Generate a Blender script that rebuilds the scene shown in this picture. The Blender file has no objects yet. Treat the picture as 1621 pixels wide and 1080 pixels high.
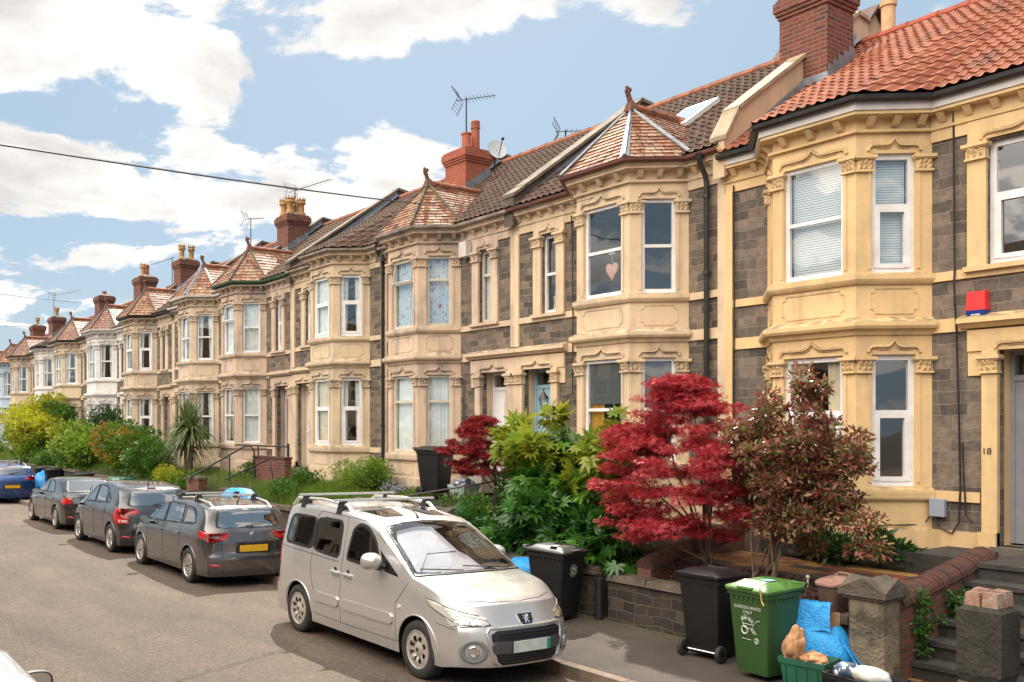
import bpy, bmesh, math, random
import numpy as np
from mathutils import Vector, Matrix
from mathutils.bvhtree import BVHTree
SC = bpy.context.scene
COL = SC.collection
R = math.radians
random.seed(7)
# ------------------------------------------------------------------ camera, sky, sun, exposure
# street frame: +Y runs along the street away from the viewer, +X towards the terrace, Z up
CAMZ = 2.69
cam = bpy.data.cameras.new('camera'); camo = bpy.data.objects.new('camera', cam); COL.objects.link(camo)
cam.sensor_width = 36; cam.lens = 36*1440/1621
cam.shift_x = 210.5/1621; cam.shift_y = 136/1621
cam.clip_start = .1; cam.clip_end = 6000
camo.location = (0, 0, CAMZ); camo.rotation_euler = (R(90), 0, -math.atan2(950, 1440))
SC.camera = camo
SUN = Vector((.38, .50, .77)).normalized()
elev = math.asin(SUN.z); azim = math.atan2(SUN.x, SUN.y)
W = bpy.data.worlds.new('World'); SC.world = W; W.use_nodes = True
SKY_STRENGTH = .15
def build_world():
    nt = W.node_tree; N = nt.nodes; Lk = nt.links; N.clear()
    out = N.new('ShaderNodeOutputWorld'); bg = N.new('ShaderNodeBackground'); bg.inputs['Strength'].default_value = SKY_STRENGTH
    sky = N.new('ShaderNodeTexSky'); sky.sky_type = 'NISHITA'; sky.sun_disc = False
    sky.sun_elevation = elev; sky.sun_rotation = azim; sky.air_density = 1.0; sky.dust_density = 1.6; sky.ozone_density = 1.6
    tc = N.new('ShaderNodeTexCoord')
    sep = N.new('ShaderNodeSeparateXYZ'); Lk.new(tc.outputs['Generated'], sep.inputs[0])
    # cloud deck: the ray hit on a flat layer overhead gives clouds that shrink to the horizon
    mx = N.new('ShaderNodeMath'); mx.operation = 'MAXIMUM'; Lk.new(sep.outputs['Z'], mx.inputs[0]); mx.inputs[1].default_value = .0
    ad = N.new('ShaderNodeMath'); ad.operation = 'ADD'; Lk.new(mx.outputs[0], ad.inputs[0]); ad.inputs[1].default_value = .22
    dx = N.new('ShaderNodeMath'); dx.operation = 'DIVIDE'; Lk.new(sep.outputs['X'], dx.inputs[0]); Lk.new(ad.outputs[0], dx.inputs[1])
    dy = N.new('ShaderNodeMath'); dy.operation = 'DIVIDE'; Lk.new(sep.outputs['Y'], dy.inputs[0]); Lk.new(ad.outputs[0], dy.inputs[1])
    cb = N.new('ShaderNodeCombineXYZ'); Lk.new(dx.outputs[0], cb.inputs[0]); Lk.new(dy.outputs[0], cb.inputs[1])
    def noise(scale, detail, rough, dist, off=0, src=None):
        n = N.new('ShaderNodeTexNoise'); n.inputs['Scale'].default_value = scale; n.inputs['Detail'].default_value = detail
        n.inputs['Roughness'].default_value = rough; n.inputs['Distortion'].default_value = dist
        m = N.new('ShaderNodeMapping'); m.inputs['Location'].default_value = (off, off*1.7, off*.3)
        Lk.new((src or cb.outputs[0]), m.inputs[0]); Lk.new(m.outputs[0], n.inputs['Vector'])
        return n.outputs['Fac']
    def mth(op, a, b, clamp=False):
        m = N.new('ShaderNodeMath'); m.operation = op; m.use_clamp = clamp
        for i, q in enumerate((a, b)):
            if isinstance(q, (int, float)): m.inputs[i].default_value = q
            else: Lk.new(q, m.inputs[i])
        return m.outputs[0]
    base = noise(3.1, 10, .60, .35, 3.1)
    fine = noise(7.5, 6, .6, .2, 9.0)
    v = mth('ADD', mth('ADD', mth('MULTIPLY', mth('SUBTRACT', base, .5), 1.45), .5), mth('MULTIPLY', mth('SUBTRACT', fine, .5), .38))
    # the cloud banks and blue gaps of the day: (azimuth from +Y towards +X, elevation, radius az, radius el, gain)
    def blob(px, py, rx, ry, g):
        d = pixdir(px, py)
        azc, elc = math.atan2(d.x, d.y), math.asin(d.z)
        return azc, elc, rx/1440, ry/1440, g
    az = mth('ARCTAN2', sep.outputs['X'], sep.outputs['Y']); el = mth('ARCSINE', sep.outputs['Z'], 0)
    BL = [blob(*b) for b in [(50, 60, 150, 100, .20), (330, 25, 300, 55, .17), (620, 25, 150, 50, .22), (320, 130, 60, 50, .16), (560, 80, 50, 30, .14), (470, 80, 40, 20, .10),
          (150, 270, 250, 70, .26), (420, 320, 200, 50, .22), (590, 210, 100, 45, .22), (90, 400, 130, 40, .20), (60, 500, 200, 50, .16), (860, 10, 160, 30, .12), (1130, 5, 120, 30, .14),
          (1450, 20, 90, 50, .12), (190, 180, 240, 38, -.20), (450, 190, 90, 60, -.20), (830, 150, 190, 120, -.20), (80, 365, 150, 20, -.16), (230, 440, 170, 25, -.14), (1050, 90, 160, 70, -.14), (480, 110, 120, 20, -.10)]]
    for (a0, e0, ra, re, g) in BL:
        q = mth('ADD', mth('POWER', mth('ABSOLUTE', mth('DIVIDE', mth('SUBTRACT', az, a0), ra), 0), 2.), mth('POWER', mth('ABSOLUTE', mth('DIVIDE', mth('SUBTRACT', el, e0), re), 0), 2.))
        v = mth('ADD', v, mth('MULTIPLY', mth('POWER', 2.718, mth('MULTIPLY', q, -1.0)), g))
    mr = N.new('ShaderNodeMapRange'); mr.interpolation_type = 'SMOOTHERSTEP'; Lk.new(v, mr.inputs[0])
    mr.inputs[1].default_value = .53; mr.inputs[2].default_value = .66
    dens = noise(3.3, 5, .5, .3, 21.0)
    dr = N.new('ShaderNodeMapRange'); Lk.new(mth('ADD', dens, mth('MULTIPLY', mth('SUBTRACT', v, .66), -.5)), dr.inputs[0])
    dr.inputs[1].default_value = .32; dr.inputs[2].default_value = .56
    cc = N.new('ShaderNodeMixRGB'); Lk.new(dr.outputs[0], cc.inputs[0])
    cc.inputs[1].default_value = (4.35, 4.2, 4.1, 1); cc.inputs[2].default_value = (6.2, 6.0, 5.75, 1)
    # extra-bright unseen cloud patch, added as warm fill light for the shaded fronts
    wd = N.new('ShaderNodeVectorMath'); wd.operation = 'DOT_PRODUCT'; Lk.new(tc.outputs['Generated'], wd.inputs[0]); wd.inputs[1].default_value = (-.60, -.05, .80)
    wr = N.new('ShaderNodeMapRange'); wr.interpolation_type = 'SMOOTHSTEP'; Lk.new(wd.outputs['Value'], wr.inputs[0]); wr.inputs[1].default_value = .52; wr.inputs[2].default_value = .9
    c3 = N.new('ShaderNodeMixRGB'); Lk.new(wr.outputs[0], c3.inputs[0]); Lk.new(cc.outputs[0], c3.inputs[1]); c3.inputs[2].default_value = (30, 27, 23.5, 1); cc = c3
    # a thin veil whitens the blue
    veil = N.new('ShaderNodeMixRGB'); veil.inputs[0].default_value = .8
    Lk.new(sky.outputs[0], veil.inputs[1]); veil.inputs[2].default_value = (2.05, 2.85, 3.5, 1)
    mix = N.new('ShaderNodeMixRGB'); 
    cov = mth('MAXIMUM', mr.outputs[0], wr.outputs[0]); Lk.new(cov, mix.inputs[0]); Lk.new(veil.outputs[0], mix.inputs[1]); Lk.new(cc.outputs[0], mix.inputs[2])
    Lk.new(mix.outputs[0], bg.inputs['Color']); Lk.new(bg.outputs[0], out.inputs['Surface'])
# a pixel of the photograph's 1621-wide frame -> viewing direction / point on a plane (for measuring where things stand)
def pixdir(x, y): return Vector((.8346*(x+350), .5508*(2782-x), 676-y)).normalized()
def PX(x, y, X): d = pixdir(x, y); t = X/d.x; return Vector((X, d.y*t, CAMZ+d.z*t))
def PZ(x, y, z): d = pixdir(x, y); t = (z-CAMZ)/d.z; return Vector((d.x*t, d.y*t, z))
build_world()
sl = bpy.data.lights.new('sun', 'SUN'); slo = bpy.data.objects.new('sun', sl); COL.objects.link(slo)
sl.energy = 5.0; sl.angle = R(.6); sl.color = (1, .93, .82)
slo.rotation_euler = SUN.to_track_quat('Z', 'Y').to_euler(); slo.location = (20, 20, 40)
SC.view_settings.view_transform = 'Standard'; SC.view_settings.look = 'None'
SC.view_settings.exposure = .30; SC.view_settings.gamma = 1
SC.cycles.max_bounces = 6; SC.cycles.transparent_max_bounces = 12
SC.cycles.use_denoising = True

# ------------------------------------------------------------------ materials
MT = {}
def _new(name):
    m = bpy.data.materials.new(name); m.use_nodes = True; MT[name] = m
    N = m.node_tree.nodes; return m, N, m.node_tree.links, N['Principled BSDF']
def rgba(c): return (c[0], c[1], c[2], 1)
def noise_n(N, L, vec, scale, detail=4, rough=.55):
    n = N.new('ShaderNodeTexNoise'); n.inputs['Scale'].default_value = scale; n.inputs['Detail'].default_value = detail; n.inputs['Roughness'].default_value = rough
    L.new(vec, n.inputs['Vector']); return n
def ramp2(N, L, fac, a, b, c1, c2):
    r = N.new('ShaderNodeMapRange'); r.inputs[1].default_value = a; r.inputs[2].default_value = b; L.new(fac, r.inputs[0])
    m = N.new('ShaderNodeMixRGB'); L.new(r.outputs[0], m.inputs[0])
    for i, c in ((1, c1), (2, c2)):
        if isinstance(c, tuple): m.inputs[i].default_value = rgba(c)
        else: L.new(c, m.inputs[i])
    return m.outputs[0]
def bump(N, L, B, h, strength, dist=.02, prev=None):
    b = N.new('ShaderNodeBump'); b.inputs['Strength'].default_value = strength; b.inputs['Distance'].default_value = dist
    L.new(h, b.inputs['Height'])
    if prev: L.new(prev, b.inputs['Normal'])
    L.new(b.outputs[0], B.inputs['Normal']); return b.outputs[0]
def pbr(name, c, rough=.6, c2=None, scale=3, bscale=0, bstr=.3, metal=0, spec=.5, dist=.02, lo=.35, hi=.65, coat=0):
    m, N, L, B = _new(name)
    tc = N.new('ShaderNodeTexCoord').outputs['Object']
    if c2 is None: B.inputs['Base Color'].default_value = rgba(c)
    else: L.new(ramp2(N, L, noise_n(N, L, tc, scale, 6).outputs['Fac'], lo, hi, c, c2), B.inputs['Base Color'])
    B.inputs['Roughness'].default_value = rough; B.inputs['Metallic'].default_value = metal; B.inputs['Specular IOR Level'].default_value = spec
    B.inputs['Coat Weight'].default_value = coat; B.inputs['Coat Roughness'].default_value = .05
    if bscale: bump(N, L, B, noise_n(N, L, tc, bscale, 5).outputs['Fac'], bstr, dist)
    return m
def stucco(name, c, grime=.35):
    """painted render: fine sand grain, slow tone drift, rain streaks and grey weathering with their own shapes"""
    m, N, L, B = _new(name)
    tc = N.new('ShaderNodeTexCoord').outputs['Object']
    c2 = tuple(q*.86 for q in c); grey = (c[0]*.42+.03, c[1]*.44+.03, c[2]*.5+.03)
    a = ramp2(N, L, noise_n(N, L, tc, 1.3, 6).outputs['Fac'], .35, .65, c, c2)
    mp = N.new('ShaderNodeMapping'); mp.inputs['Scale'].default_value = (5, 5, .7); L.new(tc, mp.inputs[0])
    st = noise_n(N, L, mp.outputs[0], 1.0, 7, .65)
    g = noise_n(N, L, tc, .9, 5, .6)
    mu = N.new('ShaderNodeMath'); mu.operation = 'MULTIPLY'; L.new(st.outputs['Fac'], mu.inputs[0]); L.new(g.outputs['Fac'], mu.inputs[1])
    mr = N.new('ShaderNodeMapRange'); mr.inputs[1].default_value = .225; mr.inputs[2].default_value = .36; mr.inputs[4].default_value = grime; L.new(mu.outputs[0], mr.inputs[0])
    mx = N.new('ShaderNodeMixRGB'); L.new(mr.outputs[0], mx.inputs[0]); L.new(a, mx.inputs[1]); mx.inputs[2].default_value = rgba(grey)
    # lichen and soot on every ledge that faces up
    ge = N.new('ShaderNodeNewGeometry'); sz = N.new('ShaderNodeSeparateXYZ'); L.new(ge.outputs['True Normal'], sz.inputs[0])
    nr = N.new('ShaderNodeMapRange'); nr.inputs[1].default_value = .15; nr.inputs[2].default_value = .7; L.new(sz.outputs[2], nr.inputs[0])
    nm = N.new('ShaderNodeMapRange'); nm.inputs[1].default_value = .38; nm.inputs[2].default_value = .58; nm.inputs[4].default_value = .75; L.new(noise_n(N, L, tc, 6, 6, .7).outputs['Fac'], nm.inputs[0])
    n2 = N.new('ShaderNodeMath'); n2.operation = 'MULTIPLY'; L.new(nr.outputs[0], n2.inputs[0]); L.new(nm.outputs[0], n2.inputs[1])
    m2 = N.new('ShaderNodeMixRGB'); L.new(n2.outputs[0], m2.inputs[0]); L.new(mx.outputs[0], m2.inputs[1]); m2.inputs[2].default_value = (.13, .11, .07, 1)
    # small flakes and chips where the paint has lifted
    fk = N.new('ShaderNodeMapRange'); fk.inputs[1].default_value = .665; fk.inputs[2].default_value = .69; fk.inputs[4].default_value = .55; L.new(noise_n(N, L, tc, 8.5, 8, .72).outputs['Fac'], fk.inputs[0])
    m3 = N.new('ShaderNodeMixRGB'); L.new(fk.outputs[0], m3.inputs[0]); L.new(m2.outputs[0], m3.inputs[1]); m3.inputs[2].default_value = (c[0]*.55, c[1]*.5, c[2]*.45, 1)
    L.new(m3.outputs[0], B.inputs['Base Color']); B.inputs['Roughness'].default_value = .78
    b1 = bump(N, L, B, noise_n(N, L, tc, 55, 4).outputs['Fac'], .35, .012)
    bump(N, L, B, noise_n(N, L, tc, 7, 3).outputs['Fac'], .25, .03, b1)
    return m
def masonry(name, c1, c2, c3, mortar, bw, bh, msize=.012, dist=.0, rough=.85, vary=.5, bstr=.8, noisy=.35, offset=.5, squash=1.0, freq=2):
    """coursed blocks or bricks laid out over (X+Y, Z) of the object; dist warps the joints for rubble"""
    m, N, L, B = _new(name)
    tc = N.new('ShaderNodeTexCoord').outputs['Object']
    sp = N.new('ShaderNodeSeparateXYZ'); L.new(tc, sp.inputs[0])
    ad = N.new('ShaderNodeMath'); ad.operation = 'ADD'; L.new(sp.outputs[0], ad.inputs[0]); L.new(sp.outputs[1], ad.inputs[1])
    cb = N.new('ShaderNodeCombineXYZ'); L.new(ad.outputs[0], cb.inputs[0]); L.new(sp.outputs[2], cb.inputs[1])
    vec = cb.outputs[0]
    if dist:
        nn = noise_n(N, L, vec, 2.2, 3)
        s = N.new('ShaderNodeVectorMath'); s.operation = 'SUBTRACT'; L.new(nn.outputs['Color'], s.inputs[0]); s.inputs[1].default_value = (.5, .5, .5)
        k = N.new('ShaderNodeVectorMath'); k.operation = 'SCALE'; L.new(s.outputs[0], k.inputs[0]); k.inputs[3].default_value = dist
        a2 = N.new('ShaderNodeVectorMath'); a2.operation = 'ADD'; L.new(vec, a2.inputs[0]); L.new(k.outputs[0], a2.inputs[1]); vec = a2.outputs[0]
    def brick(w, h, o):
        br = N.new('ShaderNodeTexBrick'); L.new(vec, br.inputs['Vector']); br.inputs['Scale'].default_value = 1
        br.inputs['Brick Width'].default_value = w; br.inputs['Row Height'].default_value = h; br.inputs['Mortar Size'].default_value = msize
        br.inputs['Mortar Smooth'].default_value = .25; br.offset = o; br.squash = squash; br.squash_frequency = freq
        br.inputs['Color1'].default_value = (0, 0, 0, 1); br.inputs['Color2'].default_value = (1, 1, 1, 1); br.inputs['Mortar'].default_value = (.5, .5, .5, 1)
        return br
    br = brick(bw, bh, offset)
    cr = N.new('ShaderNodeValToRGB'); L.new(br.outputs['Color'], cr.inputs[0])
    e = cr.color_ramp.elements; e[0].color = rgba(c1); e[1].color = rgba(c3); e.new(.5).color = rgba(c2)
    n2 = noise_n(N, L, tc, 9, 6, .65)
    dk = N.new('ShaderNodeMixRGB'); dk.blend_type = 'MULTIPLY'; dk.inputs[0].default_value = noisy
    L.new(cr.outputs[0], dk.inputs[1])
    L.new(ramp2(N, L, n2.outputs['Fac'], .3, .7, (.45, .45, .45), (1.35, 1.3, 1.25)), dk.inputs[2])
    mx = N.new('ShaderNodeMixRGB'); L.new(br.outputs['Fac'], mx.inputs[0]); L.new(dk.outputs[0], mx.inputs[1]); mx.inputs[2].default_value = rgba(mortar)
    L.new(mx.outputs[0], B.inputs['Base Color']); B.inputs['Roughness'].default_value = rough
    inv = N.new('ShaderNodeMath'); inv.operation = 'SUBTRACT'; inv.inputs[0].default_value = 1; L.new(br.outputs['Fac'], inv.inputs[1])
    hh = N.new('ShaderNodeMath'); hh.operation = 'MULTIPLY_ADD'; L.new(n2.outputs['Fac'], hh.inputs[0]); hh.inputs[1].default_value = vary; L.new(inv.outputs[0], hh.inputs[2])
    bump(N, L, B, hh.outputs[0], bstr, .02)
    return m
def leafmat(name, cols, rough=.5, trans=.35):
    """each leaf (mesh island) takes its own tone; part of the light passes through"""
    m, N, L, B = _new(name)
    g = N.new('ShaderNodeNewGeometry'); cr = N.new('ShaderNodeValToRGB'); L.new(g.outputs['Random Per Island'], cr.inputs[0])
    e = cr.color_ramp.elements; n = len(cols)
    e[0].color = rgba(cols[0]); e[1].color = rgba(cols[-1])
    for i in range(1, n-1): e.new(i/(n-1)).color = rgba(cols[i])
    L.new(cr.outputs[0], B.inputs['Base Color']); B.inputs['Roughness'].default_value = rough
    t = N.new('ShaderNodeBsdfTranslucent'); L.new(cr.outputs[0], t.inputs[0])
    mx = N.new('ShaderNodeMixShader'); mx.inputs[0].default_value = trans
    L.new(B.outputs[0], mx.inputs[1]); L.new(t.outputs[0], mx.inputs[2]); L.new(mx.outputs[0], N['Material Output'].inputs[0])
    return m
def tilemat(name, cols, rough=.6, moss=None, island=False, spec=.5):
    m, N, L, B = _new(name)
    tc = N.new('ShaderNodeTexCoord').outputs['Object']
    if island: src = N.new('ShaderNodeNewGeometry').outputs['Random Per Island']
    else:
        wn = noise_n(N, L, tc, 2.8, 8, .75); src = ramp2(N, L, wn.outputs['Fac'], .3, .7, (0, 0, 0), (1, 1, 1))
    cr = N.new('ShaderNodeValToRGB'); L.new(src, cr.inputs[0]); e = cr.color_ramp.elements
    e[0].color = rgba(cols[0]); e[1].color = rgba(cols[-1])
    for i in range(1, len(cols)-1): e.new(i/(len(cols)-1)).color = rgba(cols[i])
    col = cr.outputs[0]
    if moss: col = ramp2(N, L, noise_n(N, L, tc, 1.6, 8, .7).outputs['Fac'], .52, .66, col, moss)
    sp = noise_n(N, L, tc, 26, 5, .7)
    dk = N.new('ShaderNodeMixRGB'); dk.blend_type = 'MULTIPLY'; dk.inputs[0].default_value = .6; L.new(col, dk.inputs[1])
    L.new(ramp2(N, L, sp.outputs['Fac'], .35, .65, (.6, .6, .6), (1.2, 1.2, 1.2)), dk.inputs[2])
    L.new(dk.outputs[0], B.inputs['Base Color']); B.inputs['Roughness'].default_value = rough; B.inputs['Specular IOR Level'].default_value = spec
    bump(N, L, B, sp.outputs['Fac'], .3, .01)
    return m
def glass(name, tint=(.9, .95, .95), refl=.12, gcol=(1, 1, 1), ior=1.5):
    m, N, L, B = _new(name); N.remove(B)
    tr = N.new('ShaderNodeBsdfTransparent'); tr.inputs[0].default_value = rgba(tint)
    gl = N.new('ShaderNodeBsdfGlossy'); gl.inputs['Roughness'].default_value = .015; gl.inputs[0].default_value = rgba(gcol)
    fr = N.new('ShaderNodeFresnel'); gb = N.new('ShaderNodeNewGeometry'); ii = N.new('ShaderNodeMapRange'); L.new(gb.outputs['Backfacing'], ii.inputs[0]); ii.inputs[3].default_value = ior; ii.inputs[4].default_value = 1/ior; L.new(ii.outputs[0], fr.inputs[0])   # a single pane reflects the same from either side
    ad = N.new('ShaderNodeMath'); ad.operation = 'ADD'; ad.use_clamp = True; L.new(fr.outputs[0], ad.inputs[0]); ad.inputs[1].default_value = refl
    tc = N.new('ShaderNodeTexCoord').outputs['Object']
    b = N.new('ShaderNodeBump'); b.inputs['Strength'].default_value = .06; b.inputs['Distance'].default_value = .05
    L.new(noise_n(N, L, tc, 1.6, 1).outputs['Fac'], b.inputs['Height']); L.new(b.outputs[0], gl.inputs['Normal'])
    mx = N.new('ShaderNodeMixShader'); L.new(ad.outputs[0], mx.inputs[0]); L.new(tr.outputs[0], mx.inputs[1]); L.new(gl.outputs[0], mx.inputs[2])
    L.new(mx.outputs[0], N['Material Output'].inputs[0]); return m
def carpaint(name, c, rough=.28, metal=.55, dust=.25, shell=False):
    m, N, L, B = _new(name)
    tc = N.new('ShaderNodeTexCoord').outputs['Object']
    n = noise_n(N, L, tc, 2.2, 3, .5)
    sp = N.new('ShaderNodeSeparateXYZ'); L.new(tc, sp.inputs[0])
    low = N.new('ShaderNodeMapRange'); L.new(sp.outputs[2], low.inputs[0]); low.inputs[1].default_value = .75; low.inputs[2].default_value = .15; low.inputs[3].default_value = .1; low.inputs[4].default_value = dust*1.6
    mu = N.new('ShaderNodeMath'); mu.operation = 'MULTIPLY'; mu.use_clamp = True; L.new(low.outputs[0], mu.inputs[0]); L.new(n.outputs['Fac'], mu.inputs[1])
    mx = N.new('ShaderNodeMixRGB'); L.new(mu.outputs[0], mx.inputs[0]); mx.inputs[1].default_value = rgba(c); mx.inputs[2].default_value = (.30, .26, .21, 1)
    gb = N.new('ShaderNodeNewGeometry'); m2 = N.new('ShaderNodeMixRGB'); m2.inputs[0].default_value = 0
    if shell: L.new(gb.outputs['Backfacing'], m2.inputs[0])
    else: carpaint(name+'_shell', c, rough, metal, dust, True)
    L.new(mx.outputs[0], m2.inputs[1]); m2.inputs[2].default_value = (.03, .03, .03, 1)   # cloth lining on the inner face of the shell
    L.new(m2.outputs[0], B.inputs['Base Color'])
    rr = N.new('ShaderNodeMapRange'); L.new(n.outputs['Fac'], rr.inputs[0]); rr.inputs[1].default_value = .3; rr.inputs[2].default_value = .75; rr.inputs[3].default_value = rough*.8; rr.inputs[4].default_value = rough*1.5
    L.new(rr.outputs[0], B.inputs['Roughness']); B.inputs['Metallic'].default_value = metal
    B.inputs['Coat Weight'].default_value = 1; B.inputs['Coat Roughness'].default_value = .03; B.inputs['Coat IOR'].default_value = 1.5
    return m

pbr('white_frame', (.78, .77, .78), .35, (.66, .64, .63), 4)
pbr('cream_frame', (.62, .56, .45), .5, (.5, .44, .35), 5)
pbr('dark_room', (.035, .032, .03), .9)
pbr('black_iron', (.012, .012, .013), .42, (.03, .028, .026), 8)
pbr('black_plastic', (.014, .014, .016), .45, (.022, .022, .024), 3, 120, .15, dist=.003)
pbr('lead', (.17, .19, .22), .45, (.27, .29, .33), 5, 9, .3, metal=.3)
pbr('coping', (.22, .175, .125), .88, (.11, .09, .07), 3.5, 40, .5)
pbr('cream_coping', (.40, .32, .21), .85, (.24, .19, .13), 3.0, 40, .4)
pbr('parapet_dark', (.13, .105, .08), .9, (.06, .05, .042), 2.4, 40, .6)
pbr('white_pvc', (.62, .58, .56), .4, (.54, .50, .47), 4)
pbr('weathered_gutter', (.36, .30, .25), .6, (.16, .13, .11), 3)
pbr('rust_gutter', (.15, .045, .03), .55, (.09, .035, .03), 3)
pbr('green_paint', (.03, .075, .035), .45, (.05, .10, .05), 3)
pbr('pot_red', (.44, .12, .06), .75, (.30, .085, .05), 5, 30, .3)
pbr('pot_buff', (.50, .29, .10), .75, (.30, .18, .08), 7, 30, .4)
pbr('pot_cream', (.66, .42, .22), .7, (.5, .32, .18), 7, 30, .3)
pbr('finial_clay', (.20, .075, .045), .8, (.09, .05, .035), 14, 40, .6)
pbr('ridge_clay', (.38, .14, .075), .75, (.20, .09, .055), 4, 30, .4)
pbr('ridge_red', (.42, .09, .045), .75, (.26, .07, .04), 4, 30, .4)
pbr('curtain_white', (.90, .90, .87), .9, (.72, .73, .74), 6, 22, .3)
pbr('curtain_cream', (.85, .74, .55), .9, (.7, .58, .42), 3)
pbr('curtain_yellow', (.90, .48, .05), .9, (.55, .25, .03), 3)
pbr('curtain_floral', (.52, .62, .72), .9, (.38, .12, .11), 13, lo=.55, hi=.66)
pbr('blind_white', (.62, .66, .70), .5)
pbr('blind_dark', (.10, .105, .11), .8)
pbr('heart', (.62, .30, .22), .7, (.7, .42, .32), 14)
pbr('plaster_figure', (.55, .45, .35), .7)
masonry('stone_brown', (.07, .06, .05), (.14, .115, .093), (.225, .17, .125), (.25, .21, .165), .29, .13, .006, .13, .9, .9, 1.0, .75, .42, .72, 3)
masonry('stone_grey', (.08, .069, .059), (.145, .12, .10), (.215, .17, .135), (.25, .215, .175), .34, .15, .006, .10, .9, .9, 1.0, .75, .45, .8, 3)
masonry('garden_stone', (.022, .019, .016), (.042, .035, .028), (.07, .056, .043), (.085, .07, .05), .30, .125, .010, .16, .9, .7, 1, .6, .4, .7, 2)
masonry('brick_red', (.13, .042, .028), (.18, .058, .036), (.09, .036, .028), (.15, .10, .075), .225, .075, .010, .01, .85, .5, .7, .55)
masonry('brick_chimney', (.13, .038, .027), (.22, .055, .035), (.08, .035, .028), (.20, .13, .095), .225, .072, .011, .012, .85, .6, .9, .6)
masonry('brick_clean', (.33, .08, .042), (.38, .10, .05), (.27, .07, .04), (.27, .11, .075), .225, .072, .007, .0, .8, .3, .5, .25)
masonry('brick_garden', (.13, .05, .035), (.20, .07, .045), (.08, .045, .035), (.10, .08, .06), .225, .075, .010, .02, .88, .5, .8, .6)
tilemat('tile_red', [(.17, .055, .034), (.27, .092, .052), (.36, .14, .08)], .75, (.12, .06, .04), spec=.15)
tilemat('tile_brown', [(.050, .032, .024), (.085, .052, .038), (.12, .070, .050)], .85, (.060, .052, .036), spec=.1)
tilemat('tile_dark', [(.04, .028, .023), (.06, .040, .031), (.085, .055, .042)], .8, (.06, .055, .042), spec=.12)
tilemat('tile_mixed', [(.11, .042, .026), (.27, .10, .05), (.24, .155, .095), (.34, .19, .105), (.20, .065, .035), (.36, .26, .17)], .62, None, True, .3)
tilemat('tile_shaded', [(.14, .05, .035), (.26, .10, .06), (.20, .13, .09), (.30, .17, .11)], .5, (.09, .06, .045), True)  # reddish-brown tile tones with darker brown patches
glass('glass', (.88, .93, .93), .13)
glass('car_glass', (.42, .46, .45), .24)
pbr('tyre', (.016, .016, .017), .8, (.03, .028, .026), 9)
pbr('alloy', (.55, .53, .50), .35, (.38, .36, .33), 9, metal=.7)
pbr('hubcap', (.52, .48, .43), .42, (.36, .32, .28), 7, metal=.4)
pbr('trim_black', (.012, .012, .013), .45)
pbr('grey_trim', (.17, .17, .17), .4)
pbr('chrome', (.8, .8, .8), .12, metal=1)
pbr('roof_rail', (.55, .54, .52), .35, metal=.6)
pbr('lens_clear', (.62, .60, .55), .08, metal=.35, coat=1)
pbr('lens_yellowed', (.52, .47, .33), .10, metal=.2, coat=1)
pbr('lens_red', (.55, .012, .012), .12, (.40, .008, .01), 12, coat=1)
pbr('lens_white', (.7, .5, .5), .15, coat=1)
pbr('plate_yellow', (.75, .45, .02), .4, (.62, .35, .02), 14)
pbr('plate_white', (.42, .45, .43), .4, (.55, .58, .55), 10)
pbr('plate_green', (.02, .25, .14), .4)
pbr('sunshade', (.78, .72, .80), .5, (.6, .58, .64), 2, 5, .5)
pbr('seat_cloth', (.03, .03, .032), .9)
pbr('bark', (.11, .065, .045), .9, (.05, .035, .028), 9, 30, .8)
pbr('bark_pale', (.20, .13, .08), .9, (.10, .065, .045), 9, 30, .8)
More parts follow.
